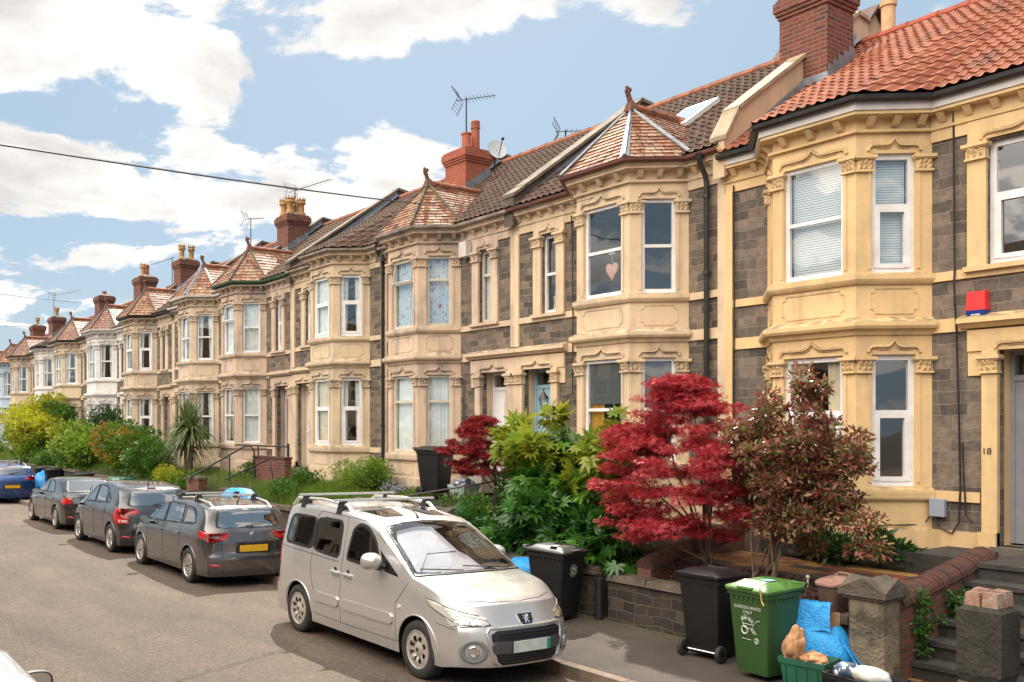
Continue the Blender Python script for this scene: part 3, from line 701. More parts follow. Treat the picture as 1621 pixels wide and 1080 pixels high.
    def RF(u, t, h):
        s = u*Wd; v = ev(s)*(1-t)-3.6*t; z = ze+(zr-ze)*t
        x, y, zz = T(s, v, z); return (x-h*.55, y, zz+h*.83)
    tiled(rm, RF, nu, nc, .030 if kind == 'tile_red' else .026, .022, 8 if lod < 1 else 6, kw.get('tprof', 'roman'))
    roof = rm.obj('roof', kind, o, smooth='auto')
    rs = M(); rs.hexa([T(0, -3.6, zr-.02), T(Wd, -3.6, zr-.02), T(Wd, -7.4, ze-.2), T(0, -7.4, ze-.2)], [T(0, -3.6, zr+.01), T(Wd, -3.6, zr+.01), T(Wd, -7.4, ze), T(0, -7.4, ze)])
    rs.obj('rear_roof', kind, roof)
    rd = M(); n = 10 if lod < 2 else 5
    for i in range(n):
        a, c_ = Wd*i/n, Wd*(i+1)/n-.01; rd.tube([T(a, -3.6, zr+.0), T(c_, -3.6, zr+.012)], .10, 8)
    rd.obj('ridge_tiles', kw.get('ridge_mat', 'ridge_clay'), roof)
    # one closed box behind the front; room darkness is put into its near-black colour
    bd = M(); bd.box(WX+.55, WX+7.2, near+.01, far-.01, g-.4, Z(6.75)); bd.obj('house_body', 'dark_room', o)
    # turret roof over the bay
    if turret:
        sm = (bay[1][0]+bay[2][0])/2; ap = Vector(T(sm, .05, Z(7.97)))
        zf = ze-.02
        E = offset_path(bay, .27); c0, c1, c2, c3 = [Vector(T(p.x, p.y, zf)) for p in E]
        c0 = Vector(T(E[0].x+.02, .10, zf)); c3 = Vector(T(E[3].x-.02, .10, zf))
        # where its own short ridge runs into the main slope
        slope = (zr-ze)/(3.6+.27); back = (ap.z-ze)/slope-.27; rp = Vector(T(sm, -back, ap.z))
        tm = M(); nt_ = 15 if lod < 1 else 11
        def nrm(a, b_, c_):
            n_ = (Vector(b_)-Vector(a)).cross(Vector(c_)-Vector(a)).normalized(); return n_ if n_.z > 0 else -n_
        for (a, b_) in ((c0, c1), (c1, c2), (c2, c3)): flat_tiles(tm, a, b_, ap, ap, nt_, .165, nrm(a, b_, ap))
        vl = [c0.copy(), c3.copy()]
        for side, cc in ((-1, c0), (1, c3)):
            # side slope: from the hip down to the valley on the main roof
            flat_tiles(tm, cc, cc+Vector((.02, 0, 0)), ap, rp, nt_, .165, nrm(cc, ap, rp))
        tr = tm.obj('bay_roof', kw.get('turret_tile', 'tile_mixed'), o)
        us = M()
        for (a, b_) in ((c0, c1), (c1, c2), (c2, c3)): us.add([a-Vector((0, 0, .012)), b_-Vector((0, 0, .012)), ap-Vector((0, 0, .03))], [(0, 1, 2)])
        for cc in (c0, c3): us.add([cc-Vector((0, 0, .012)), ap-Vector((0, 0, .03)), rp-Vector((0, 0, .03))], [(0, 1, 2)])
        us.obj('underlay', 'lead', tr)
        hp = M(); lead = kw.get('lead', False)
        for q in (c0, c1, c2, c3):
            q2 = q+Vector((0, 0, .03)); d = (ap-q2).normalized(); sd = d.cross(Vector((0, 0, 1))).normalized()
            if lead:
                wv = .075; up = Vector((0, 0, .035))
                hp.add([q2-sd*wv-up*.3, q2+up*.6, q2+sd*wv-up*.3, ap-sd*.03, ap+up*.8, ap+sd*.03], [(0, 1, 4, 3), (1, 2, 5, 4)]); hp.tube([q2+up*.3, ap+up*.5], .028, 6)
            else: hp.tube([q2-Vector((0, 0, .005)), ap+Vector((0, 0, .02))], .036, 6)
        hp.obj('hip_covering', 'lead' if lead else kw.get('hip_mat', 'parapet_dark'), tr)
        rt = M()
        for i in range(5): rt.tube([ap.lerp(rp, i/5)+Vector((0, 0, .03)), ap.lerp(rp, (i+1)/5-.01)+Vector((0, 0, .042))], .07, 8)
        rt.obj('ridge_tiles', 'ridge_clay', tr)
        if lead:
            ld = M(); a = rp; b_ = Vector(T(E[3].x-.02, .22, zf+.03)); ld.add([a, b_, b_+Vector((0, -.13, .0)) if bay_near is False else b_+Vector((0, .13, 0)), a+Vector((.12, 0, .05))], [(0, 1, 2, 3)])
            ld.obj('valley_lead', 'coping', tr)
        # the crested finial: a curled clay horn on a saddle
        fn = M(); B_ = ap+Vector((0, 0, .04)); dirx = 1
        fn.hexa([B_+Vector(p) for p in ((-.10, -.09, -.10), (.16, -.09, -.06), (.16, .09, -.06), (-.10, .09, -.10))], [B_+Vector(p) for p in ((-.05, -.045, .06), (.05, -.045, .08), (.05, .045, .08), (-.05, .045, .06))])
        pts = [(0, .02), (-.015, .09), (-.06, .16), (-.085, .21), (-.07, .27), (-.12, .30)]
        fn.tube([B_+Vector((x*.8, 0, z)) for x, z in pts], [.06, .05, .042, .045, .05, .03], 7)
        for (x, z, rr) in ((-.13, .25, .04), (-.03, .285, .042), (-.12, .31, .033), (-.03, .18, .033), (-.12, .19, .03)): fn.blob(B_+Vector((x*.8, 0, z)), rr, 4, 1, .8, 1, .15)
        fn.obj('finial', 'finial_clay', tr)
    # party parapets: raked wall with coping, from the eaves to the ridge
    for side in kw.get('parapets', ()):      # 'near' or 'far', style
        which, mat_, cop, hh = side; y = near if which == 'near' else far
        pm = M(); x0 = WX-.20; z0 = ze; sl_ = (zr-ze)/(3.6+.27)
        w_ = .10 if 'cream' in mat_ else .13; prof = [(x0, z0-.35), (x0, z0+.22), (x0+.32, z0+hh+.20), (WX+3.55, zr+hh), (WX+3.9, zr+hh-.05), (WX+3.9, zr-.3)]
        a = [(x, y-w_, z) for x, z in prof]; b_ = [(x, y+w_, z) for x, z in prof]
        n = len(prof); pm.add(a+b_, [tuple(range(n)), tuple(range(n, 2*n))[::-1]]+[(i, (i+1) % n, n+(i+1) % n, n+i) for i in range(n)])
        pw = pm.obj('party_parapet', mat_, o)
        cm = M(); w2 = w_+.05; seq = prof[1:5]
        for i in range(len(seq)-1):
            (xa, za), (xb, zb) = seq[i], seq[i+1]; t_ = .07
            cm.hexa([(xa-.02, y-w2, za+.002), (xb, y-w2, zb+.002), (xb, y+w2, zb+.002), (xa-.02, y+w2, za+.002)], [(xa-.02, y-w2, za+t_), (xb, y-w2, zb+t_), (xb, y+w2, zb+t_), (xa-.02, y+w2, za+t_)])
        cm.obj('coping', cop, pw)
        # kneeler at the foot
        fl = M(); yy = y-w_-.012; s_ = -1
        for s_ in (-1, 1):
            yy = y+s_*(w_+.012)
            fl.add([(x0+.25, yy, z0+.10), (WX+3.5, yy, zr+.08), (WX+3.5, yy+s_*.10, zr+.06), (x0+.25, yy+s_*.10, z0+.06)], [(0, 1, 2, 3)])
            fl.add([(x0+.25, yy, z0+.10), (WX+3.5, yy, zr+.08), (WX+3.5, yy, zr+.20), (x0+.25, yy, z0+.24)], [(0, 1, 2, 3)])
        fl.obj('flashing', 'lead', pw)
    # chimney on the party wall
    if 'chimney' in kw:
        cw = kw['chimney']; y = near if cw['side'] == 'near' else far
        cmx = M(); X0, X1 = WX+1.9, WX+2.68; h0 = zr-1.3; ht = cw.get('top', zr+.75); hw = cw.get('hw', .42)
        y0, y1 = y-hw, y+hw
        if 'ycent' in cw: y0, y1 = cw['ycent']-hw, cw['ycent']+hw
        cmx.box(X0, X1, y0, y1, h0, ht-.36)
        for i, (e, a, b_) in enumerate(((.025, -.36, -.30), (.05, -.30, -.24), (.075, -.24, -.08), (.045, -.08, -.03), (.0, -.03, 0.0))): cmx.box(X0-e, X1+e, y0-e, y1+e, ht+a, ht+b_)
        co = cmx.obj('chimney', cw.get('mat', 'brick_chimney'), o)
        fz = M()
        for i in range(5):
            xx = X0+(X1-X0)*i/5; zb = ze+(xx-WX+.27)*(zr-ze)/3.87
            for yy in (y0-.012, y1+.012): fz.add([(xx, yy, zb-.02), (xx+.16, yy, zb+.09), (xx+.16, yy, zb+.30), (xx, yy, zb+.30)], [(0, 1, 2, 3)])
        zb = ze+(X0-WX+.27)*(zr-ze)/3.87; fz.box(X0-.014, X0-.004, y0-.02, y1+.02, zb-.05, zb+.16)
        fz.obj('step_flashing', 'lead', co)
        if cw.get('cap', True):
            hm = M(); hm.hexa([(X0-.02, y0-.02, ht-.005), (X1+.02, y0-.02, ht-.005), (X1+.02, y1+.02, ht-.005), (X0-.02, y1+.02, ht-.005)], [(X0+.15, y0+.15, ht+.10), (X1-.15, y0+.15, ht+.10), (X1-.15, y1-.15, ht+.10), (X0+.15, y1-.15, ht+.10)]); hm.obj('mortar_cap', 'coping', co)
        for (px, py, hh, pk) in cw.get('pots', []):
            pt = M(); c_ = (X0+(X1-X0)*px, y0+(y1-y0)*py, ht+.0)
            if pk == 'crown':
                pt.lathe([(.10, 0), (.15, .02), (.15, .10), (.11, .13), (.10, hh*.55), (.12, hh*.6), (.155, hh*.66), (.155, hh*.74), (.13, hh*.78), (.15, hh*.86), (.12, hh*.87), (.09, hh*.8), (.09, hh*.6)], c_, 12)
                for q in range(8):
                    a_ = q*math.pi/4; x_, y_ = c_[0]+.135*math.cos(a_), c_[1]+.135*math.sin(a_)
                    pt.hexa([(x_-.028, y_-.028, c_[2]+hh*.85), (x_+.028, y_-.028, c_[2]+hh*.85), (x_+.028, y_+.028, c_[2]+hh*.85), (x_-.028, y_+.028, c_[2]+hh*.85)], [(x_-.006, y_-.006, c_[2]+hh), (x_+.006, y_-.006, c_[2]+hh), (x_+.006, y_+.006, c_[2]+hh), (x_-.006, y_+.006, c_[2]+hh)])
                pt.obj('chimney_pot', 'pot_buff', co, smooth='auto')
            elif pk == 'cowl':
                pt.lathe([(.11, 0), (.105, hh*.72), (.125, hh*.73), (.125, hh*.76), (.11, hh*.77), (.11, hh*.97), (.09, hh), (.001, hh)], c_, 14)
                po = pt.obj('chimney_pot', cw.get('potmat', 'pot_red'), co, smooth='auto')
                sl_m = M()
                for q in range(8):
                    for zz in (.82, .90):
                        a_ = q*math.pi/4; n_ = Vector((math.cos(a_), math.sin(a_), 0)); t_ = Vector((-n_.y, n_.x, 0)); cc = Vector(c_)+n_*.113+Vector((0, 0, hh*zz))
                        sl_m.quad(cc-t_*.022-Vector((0, 0, .014)), cc+t_*.022-Vector((0, 0, .014)), cc+t_*.022+Vector((0, 0, .014)), cc-t_*.022+Vector((0, 0, .014)))
                sl_m.obj('vent_slots', 'dark_room', po)
            else:
                pt.lathe([(.14, 0), (.135, hh*.12), (.12, hh*.15), (.115, hh*.88), (.135, hh*.9), (.135, hh), (.10, hh), (.09, hh*.7)], c_, 14)
                pt.obj('chimney_pot', cw.get('potmat', 'pot_red'), co, smooth='auto')
    # windows
    ws = kw.get('win', {}); wf = kw.get('frame', 'white_frame')
    names = ['ground_a', 'up_a', 'ground_front', 'up_front', 'ground_b', 'up_b']
    for nme, (F, h0, h1, za, zb) in zip(names, WIN):
        st, fi = ws.get(nme, (kw.get('style', 'sash'), kw.get('fill', ('curtain_white', 'both'))))[:2]
        window(o, F, h0, h1, za, zb, .05, st, wf, fi, seed+hash(nme) % 7 if False else seed+len(nme))
    st, fi = ws.get('small', (kw.get('style', 'sash'), kw.get('fill', ('curtain_white', 'both'))))
    window(o, F0, w0, w1, Z(4.67), Z(6.17), .07, st, wf, fi, seed+3)
    # door
    dm = M(); dc = kw.get('door', 'door_white'); zd = g+2.06; dd = -.30
    fbox(dm, F0, D0+.05, D1-.05, g+.08, zd, dd-.05, dd)
    for (a, b_, za, zb) in ((.15, .36, .95, 1.85), (.44, .65, .95, 1.85), (.15, .36, .22, .80), (.44, .65, .22, .80)):
        fbox(dm, F0, D0+a, D0+b_, g+za, g+zb, dd, dd+.014)
    do = dm.obj('door', dc, o)
    hm = M(); hx = D0+.12 if kw.get('knob_near', False) else D1-.14
    hm.blob(F0(hx, g+1.05, dd+.05), .032, 4); fbox(hm, F0, hx-.03, hx+.03, g+1.28, g+1.36, dd, dd+.01)
    hm.obj('door_handle', kw.get('knob', 'chrome'), do)
    if kw.get('knocker'):
        q = M(); c_ = F0((D0+D1)/2, g+1.62, dd+.035); q.blob(c_, .055, 5, .5, 1, 1); q.tube([F0((D0+D1)/2+.05*math.cos(a), g+1.50+.06*math.sin(a), dd+.04) for a in np.linspace(0, 6.28, 12)[:-1]], .016, 5, closed=True); q.blob(F0((D0+D1)/2, g+1.42, dd+.035), .035, 4); q.obj('knocker', 'black_iron', do)
    df = M(); fbox(df, F0, D0, D0+.05, g+.08, Z(3.62), dd-.06, dd+.02); fbox(df, F0, D1-.05, D1, g+.08, Z(3.62), dd-.06, dd+.02)
    fbox(df, F0, D0+.05, D1-.05, zd, zd+.07, dd-.05, dd+.018); fbox(df, F0, D0+.05, D1-.05, Z(3.57), Z(3.62), dd-.05, dd+.018)
    df.obj('door_frame', kw.get('dframe', dc), o)
    fg = M(); fg.quad(F0(D0+.05, zd+.07, dd-.02), F0(D1-.05, zd+.07, dd-.02), F0(D1-.05, Z(3.57), dd-.02), F0(D0+.05, Z(3.57), dd-.02)); fg.obj('fanlight', 'glass', o)
    st_ = M(); fbox(st_, F0, D0-.05, Wd, g-.25, g+.06, -.5, .16); st_.obj('doorstep', 'step_stone', o)
    # downpipe at the party wall on the bay side
    if kw.get('pipe'):
        pm_, side = kw['pipe']; s_ = .30 if side == 'in' else -.02
        q = M(); q.tube([T(s_, .27, zt-.06), T(s_, .26, zt-.16), T(s_+.0, .12, zt-.34), T(s_, .09, zt-.46), T(s_, .09, g-.1)], .042, 8)
        for z in (6.1, 4.9, 3.6, 2.4): q.tube([T(s_, .09, Z(z)), T(s_, .09, Z(z)+.05)], .055, 8)
        q.tube([T(s_, .25, zt-.02), T(s_, .25, zt-.09)], [.075, .055], 8)
        q.obj('downpipe', pm_, o, smooth='auto')
    for (pts, rr) in kw.get('cables', []):
        q = M(); q.tube([T(*p) for p in pts], rr, 5); q.obj('cable', 'black_iron', o)
    return o, T, F0, WIN
# ------------------------------------------------------------------ paints and doors
stucco('paint_yellow', (.74, .52, .265), .4)
stucco('paint_primrose', (.70, .53, .35), .55)
stucco('paint_peach', (.63, .475, .345), .8)
stucco('paint_cream', (.64, .50, .34), .6)
stucco('paint_pink', (.59, .445, .335), .8)
stucco('paint_sand', (.62, .50, .36), .65)
stucco('paint_buff', (.58, .46, .33), .65)
stucco('paint_white', (.74, .71, .68), .4)
stucco('paint_blue', (.42, .52, .60), .3)
pbr('door_white', (.74, .73, .74), .35); pbr('door_blue', (.30, .50, .60), .35, (.27, .45, .55), 3); pbr('door_grey', (.26, .27, .31), .4, (.22, .23, .27), 3)
pbr('door_black', (.015, .016, .018), .3); pbr('door_red', (.25, .03, .02), .35); pbr('door_green', (.03, .10, .07), .35)
pbr('step_stone', (.16, .14, .12), .85, (.09, .08, .07), 3, 30, .5)
pbr('brass', (.35, .22, .06), .3, metal=1)
stucco('cream_render', (.60, .44, .28), .3)
pbr('soil', (.055, .035, .026), .95, (.028, .02, .016), 9, 30, 1, dist=.05)
pbr('slab_path', (.13, .12, .11), .85, (.075, .07, .062), 2.5, 25, .5)
# ------------------------------------------------------------------ ground
def ground_mats():
    m, N, L, B = _new('asphalt')
    tc = N.new('ShaderNodeTexCoord').outputs['Object']
    mp = N.new('ShaderNodeMapping'); mp.inputs['Scale'].default_value = (1, .22, 1); L.new(tc, mp.inputs[0])
    wear = noise_n(N, L, mp.outputs[0], .9, 8, .65); mid = noise_n(N, L, tc, 22, 6, .8); blot = noise_n(N, L, tc, .55, 6, .6)
    a = ramp2(N, L, wear.outputs['Fac'], .38, .62, (.066, .051, .039), (.128, .099, .075))
    a2 = ramp2(N, L, blot.outputs['Fac'], .40, .62, a, (.092, .071, .054))
    sp = N.new('ShaderNodeMixRGB'); sp.blend_type = 'MULTIPLY'; sp.inputs[0].default_value = .85; L.new(a2, sp.inputs[1])
    L.new(ramp2(N, L, mid.outputs['Fac'], .38, .62, (.62, .60, .58), (1.34, 1.3, 1.26)), sp.inputs[2])
    vo = N.new('ShaderNodeTexVoronoi'); vo.inputs['Scale'].default_value = 40; L.new(tc, vo.inputs['Vector'])
    s2 = N.new('ShaderNodeMixRGB'); s2.blend_type = 'MULTIPLY'; s2.inputs[0].default_value = .6; L.new(sp.outputs[0], s2.inputs[1])
    L.new(ramp2(N, L, vo.outputs['Color'], 0, 1, (.55, .54, .53), (1.5, 1.45, 1.4)), s2.inputs[2])
    cv = N.new('ShaderNodeTexVoronoi'); cv.feature = 'DISTANCE_TO_EDGE'; cv.inputs['Scale'].default_value = .38
    wv = N.new('ShaderNodeVectorMath'); wv.operation = 'ADD'; wn_ = noise_n(N, L, tc, 1.1, 6, .7); L.new(tc, wv.inputs[0]); L.new(wn_.outputs['Color'], wv.inputs[1]); L.new(wv.outputs[0], cv.inputs['Vector'])
    ck = N.new('ShaderNodeMapRange'); ck.inputs[1].default_value = .002; ck.inputs[2].default_value = .007; ck.inputs[3].default_value = .5; ck.inputs[4].default_value = 0; L.new(cv.outputs['Distance'], ck.inputs[0])
    cg = N.new('ShaderNodeMath'); cg.operation = 'MULTIPLY'; L.new(ck.outputs[0], cg.inputs[0]); L.new(ramp2(N, L, blot.outputs['Fac'], .45, .55, (0, 0, 0), (1, 1, 1)), cg.inputs[1])
    s3 = N.new('ShaderNodeMixRGB'); L.new(cg.outputs[0], s3.inputs[0]); L.new(s2.outputs[0], s3.inputs[1]); s3.inputs[2].default_value = (.03, .025, .02, 1)
    L.new(s3.outputs[0], B.inputs['Base Color']); B.inputs['Roughness'].default_value = .82
    b1 = bump(N, L, B, vo.outputs['Distance'], .9, .012); bump(N, L, B, mid.outputs['Fac'], .5, .012, b1)
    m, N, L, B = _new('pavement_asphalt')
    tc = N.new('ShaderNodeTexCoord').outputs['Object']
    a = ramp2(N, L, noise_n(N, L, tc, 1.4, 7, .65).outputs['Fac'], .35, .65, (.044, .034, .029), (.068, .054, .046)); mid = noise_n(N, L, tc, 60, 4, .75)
    edge = N.new('ShaderNodeSeparateXYZ'); L.new(tc, edge.inputs[0])
    er = N.new('ShaderNodeMapRange'); er.inputs[1].default_value = 8.6; er.inputs[2].default_value = 9.25; L.new(edge.outputs[0], er.inputs[0])
    mu = N.new('ShaderNodeMath'); mu.operation = 'MULTIPLY'; L.new(er.outputs[0], mu.inputs[0]); L.new(noise_n(N, L, tc, 4, 5, .7).outputs['Fac'], mu.inputs[1])
    mo = N.new('ShaderNodeMixRGB'); L.new(mu.outputs[0], mo.inputs[0]); L.new(a, mo.inputs[1]); mo.inputs[2].default_value = (.07, .075, .03, 1)
    sp = N.new('ShaderNodeMixRGB'); sp.blend_type = 'MULTIPLY'; sp.inputs[0].default_value = .8; L.new(mo.outputs[0], sp.inputs[1])
    L.new(ramp2(N, L, mid.outputs['Fac'], .38, .62, (.7, .7, .7), (1.3, 1.3, 1.3)), sp.inputs[2])
    L.new(sp.outputs[0], B.inputs['Base Color']); B.inputs['Roughness'].default_value = .85; bump(N, L, B, mid.outputs['Fac'], .5, .01)
    m, N, L, B = _new('kerb_stone')
    tc = N.new('ShaderNodeTexCoord').outputs['Object']; sp = N.new('ShaderNodeSeparateXYZ'); L.new(tc, sp.inputs[0])
    a = ramp2(N, L, noise_n(N, L, tc, 5, 7, .7).outputs['Fac'], .35, .65, (.21, .155, .115), (.12, .09, .07))
    mo = N.new('ShaderNodeMath'); mo.operation = 'MODULO'; L.new(sp.outputs[1], mo.inputs[0]); mo.inputs[1].default_value = .915
    mr = N.new('ShaderNodeMapRange'); mr.inputs[1].default_value = .012; mr.inputs[2].default_value = .02; L.new(mo.outputs[0], mr.inputs[0])
    mx = N.new('ShaderNodeMixRGB'); L.new(mr.outputs[0], mx.inputs[0]); mx.inputs[1].default_value = (.03, .027, .022, 1); L.new(a, mx.inputs[2])
    L.new(mx.outputs[0], B.inputs['Base Color']); B.inputs['Roughness'].default_value = .85; bump(N, L, B, noise_n(N, L, tc, 60, 4).outputs['Fac'], .5, .01)
    # chequered path: buff, terracotta and slate-coloured squares set on the diagonal
    m, N, L, B = _new('path_tiles')
    tc = N.new('ShaderNodeTexCoord').outputs['Object']
    mp = N.new('ShaderNodeMapping'); mp.inputs['Scale'].default_value = (4.3, 3.9, 1); mp.inputs['Rotation'].default_value = (0, 0, 0); L.new(tc, mp.inputs[0])
    fl = N.new('ShaderNodeVectorMath'); fl.operation = 'FLOOR'; L.new(mp.outputs[0], fl.inputs[0])
    wn = N.new('ShaderNodeTexWhiteNoise'); wn.noise_dimensions = '2D'; L.new(fl.outputs[0], wn.inputs['Vector'])
    cr = N.new('ShaderNodeValToRGB'); cr.color_ramp.interpolation = 'CONSTANT'; L.new(wn.outputs['Value'], cr.inputs[0]); e = cr.color_ramp.elements
    e[0].color = (.34, .19, .055, 1); e[1].position = .3; e[1].color = (.19, .055, .028, 1); e.new(.62).color = (.04, .035, .034, 1); e.new(.8).color = (.27, .13, .045, 1)
    fr = N.new('ShaderNodeVectorMath'); fr.operation = 'FRACTION'; L.new(mp.outputs[0], fr.inputs[0]); s3 = N.new('ShaderNodeSeparateXYZ'); L.new(fr.outputs[0], s3.inputs[0])
    mn = N.new('ShaderNodeMath'); mn.operation = 'MINIMUM'; L.new(s3.outputs[0], mn.inputs[0]); L.new(s3.outputs[1], mn.inputs[1])
    g_ = N.new('ShaderNodeMath'); g_.operation = 'GREATER_THAN'; L.new(mn.outputs[0], g_.inputs[0]); g_.inputs[1].default_value = .05
    mx = N.new('ShaderNodeMixRGB'); L.new(g_.outputs[0], mx.inputs[0]); mx.inputs[1].default_value = (.05, .042, .035, 1); L.new(cr.outputs[0], mx.inputs[2])
    dm = N.new('ShaderNodeMixRGB'); dm.blend_type = 'MULTIPLY'; dm.inputs[0].default_value = .8; L.new(mx.outputs[0], dm.inputs[1]); L.new(ramp2(N, L, noise_n(N, L, tc, 7, 7, .7).outputs['Fac'], .3, .7, (.5, .5, .48), (1.2, 1.2, 1.2)), dm.inputs[2])
    L.new(dm.outputs[0], B.inputs['Base Color']); B.inputs['Roughness'].default_value = .6
ground_mats()
def structure(m, name, mat, smooth=False, origin=(0, 0, 0)): o = m.obj(name, mat, None, smooth); o['kind'] = 'structure'; return o
KX = 7.22      # kerb line
def road_z(x): return max(-.06, .035*(5.75-x)) if x > 2.6 else .035*(5.75-2.6)-.02*(2.6-x)
g = M(); g.box(-900, 900, -900, 2600, -1.2, -.30); structure(g, 'ground', 'soil')
g = M(); rows = []
for x in (-1.2, 0, 1.5, 2.6, 4, 5.75, 7.0, KX+.02): rows.append([(x, y, road_z(x)) for y in (-40, 0, 40, 130, 400)])
g.grid(rows); structure(g, 'road', 'asphalt')
g = M(); g.box(KX, KX+.14, -40, 400, -.2, .075); structure(g, 'kerb', 'kerb_stone')
g = M(); rows = [[(x, y, z) for y in (-40, 0, 40, 130, 400)] for x, z in ((KX+.14, .078), (8.2, .10), (9.35, .13))]
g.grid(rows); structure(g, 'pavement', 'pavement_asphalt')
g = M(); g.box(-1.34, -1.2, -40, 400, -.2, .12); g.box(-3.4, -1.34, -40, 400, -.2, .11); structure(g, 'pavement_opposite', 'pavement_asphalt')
# raised gardens: a bank of soil from the front wall up to the houses
g = M(); random.seed(3); rows = []
ys = [3.0+i*.45 for i in range(150)]
for i in range(9):
    x = 9.42+(WX-9.42)*i/8+ (0.4 if i == 8 else 0); zf = lambda y: float(np.interp(x, [9.42, 9.9, 10.3, 12.3], [.66, .90, .95, 1.2] if y > 8.1 else [.66, .89, .91, .92]))
    rows.append([(x, y, zf(y)+(.18 if y > 13 else 0)+random.uniform(-.02, .02)) for y in ys if y > 4.95])
g.grid(rows); structure(g, 'garden_soil', 'soil', True)
g = M(); g.box(9.3, 30, -2, 3.4, -.1, 1.1); g.box(13, 30, 3.4, 400, -.2, 1.1); structure(g, 'terrace_ground', 'soil')

# ------------------------------------------------------------------ the houses, nearest first
CW, CC, CF, BL, DK, RO, CY = ('curtain_white', 'both'), ('curtain_cream', 'both'), ('curtain_floral', 'full'), 'blind', 'dark', 'roller', ('curtain_yellow', 'right')
NET = ('curtain_white', 'full')
H = {}
H['A'] = house('A', 'yellow bay-fronted house with orange tiled roof, grey door and number 18', 4.0, 8.83, False, 0, 'paint_yellow', turret=False, tile='tile_red', tprof='pan', ridge=9.42,
    ridge_mat='ridge_red', stone='stone_grey', gutter='black_iron', fascia=.15, fascia_mat='white_pvc', upper=(3.66, 4.58), door='door_grey', knob='brass', base_panels=False,
    parapets=[('far', 'cream_render', 'cream_coping', .52)], chimney=dict(side='far', top=9.95, ycent=8.74, hw=.42, pots=[(.3, .3, .4, 'plain'), (.7, .7, .4, 'plain')]),
    win={'up_front': ('sash', BL), 'up_b': ('upvc', BL), 'up_a': ('upvc', BL), 'ground_front': ('upvc', CC), 'ground_b': ('upvc', DK), 'ground_a': ('upvc', DK), 'small': ('upvc', DK)},
    cables=[([(3.28, .02, 6.66), (3.30, .05, 6.1), (3.31, .05, 4.64), (3.31, .07, 4.5), (3.33, .05, 3.9), (3.36, .04, 2.6), (3.37, .04, 1.92), (3.36, .05, 1.5), (3.28, .05, 1.36), (3.14, .06, 1.42), (3.07, .06, 1.56)], .012),
            ([(3.40, .05, 2.5), (3.42, .05, 1.95), (3.44, .05, 1.6), (3.52, .05, 1.5)], .010),
            ([(.16, .05, 6.4), (.17, .05, 4.5), (.16, .05, 3.2), (.20, .05, 1.6)], .012),
            ([(3.02, .06, 1.56), (2.95, .06, 1.44), (2.5, .82, 1.43), (1.3, .83, 1.46)], .008)])
H['B'] = house('B', 'primrose house with light blue front door and a heart hanging in its bay window', 8.83, 13.67, True, .2, 'paint_primrose', gutter='rust_gutter', lead=True, tile='tile_brown',
    ridge=9.62, door='door_blue', knocker=True, knob='black_iron', knob_near=False, stone='stone_brown', pipe=('black_iron', 'in'), finial_turn=1,
    parapets=[('far', 'parapet_dark', 'coping', .24)],
    win={'up_front': ('sash', DK), 'up_b': ('sash', DK), 'up_a': ('sash', DK), 'ground_front': ('sash', CY), 'ground_b': ('sash', RO), 'ground_a': ('sash', RO), 'small': ('sash', DK)},
    cables=[([(3.28, .04, 6.6), (3.25, .05, 6.3), (3.22, .06, 4.6), (3.24, .05, 3.9), (3.24, .05, 3.3), (3.5, .05, 3.25)], .012)])
H['C'] = house('C', 'peach house with patterned net curtains and a clean red brick chimney', 13.67, 18.37, False, .2, 'paint_peach', frame='cream_frame', style='case', tile='tile_brown', ridge=9.62,
    door='door_white', hip_mat='parapet_dark',
    chimney=dict(side='far', top=9.66, ycent=18.04, hw=.41, mat='brick_clean', cap=False, pots=[(.22, .22, .38, 'plain'), (.62, .25, .76, 'cowl')]), parapets=[('far', 'parapet_dark', 'coping', .24)],
    win={'up_front': ('tilt', CF), 'up_b': ('case', CF), 'up_a': ('case', CF), 'ground_front': ('case', NET), 'ground_b': ('case', NET), 'ground_a': ('case', NET), 'small': ('case', ('curtain_white', 'left'))},
    cables=[([(2.86, .05, 6.3), (2.87, .05, 3.8), (3.1, .05, 3.7), (3.1, .05, 1.5)], .012)])
H['D'] = house('D', 'cream house without pointed bay roof, with white panelled front door', 18.37, 23.08, True, .3, 'paint_cream', turret=False, style='upvc', tile='tile_brown', pipe=('black_iron', 'edge'),
    parapets=[('far', 'parapet_dark', 'coping', .24)], ridge=9.7, door='door_white',
    win={'up_front': ('upvc', NET), 'up_b': ('upvc', NET), 'ground_b': ('upvc', NET), 'ground_front': ('upvc', ('curtain_cream', 'full'))})
H['E'] = house('E', 'pinkish house with dark green gutter, black front door and a window tilted open', 23.08, 27.7, False, .27, 'paint_pink', gutter='green_paint', fascia_mat='green_paint', style='upvc', lod=1, door='door_black', dframe='door_white', ridge=9.7,
    chimney=dict(side='far', top=9.84, ycent=27.45, hw=.40, pots=[(.2, .2, .62, 'crown'), (.2, .75, .62, 'crown'), (.75, .2, .62, 'crown'), (.75, .75, .62, 'crown')]), parapets=[('far', 'parapet_dark', 'coping', .24)],
    win={'up_front': ('tilt', NET), 'up_b': ('sash', NET), 'ground_b': ('sash', NET), 'ground_front': ('sash', CC)})
H['F'] = house('F', 'cream house with white gutter and lead-hipped tiled bay roof behind the tall spiky palm', 27.7, 32.5, True, .27, 'paint_sand', gutter='white_pvc', lead=True, lod=1, door='door_blue', tile='tile_brown', ridge=9.7,
    parapets=[('far', 'parapet_dark', 'coping', .24)])
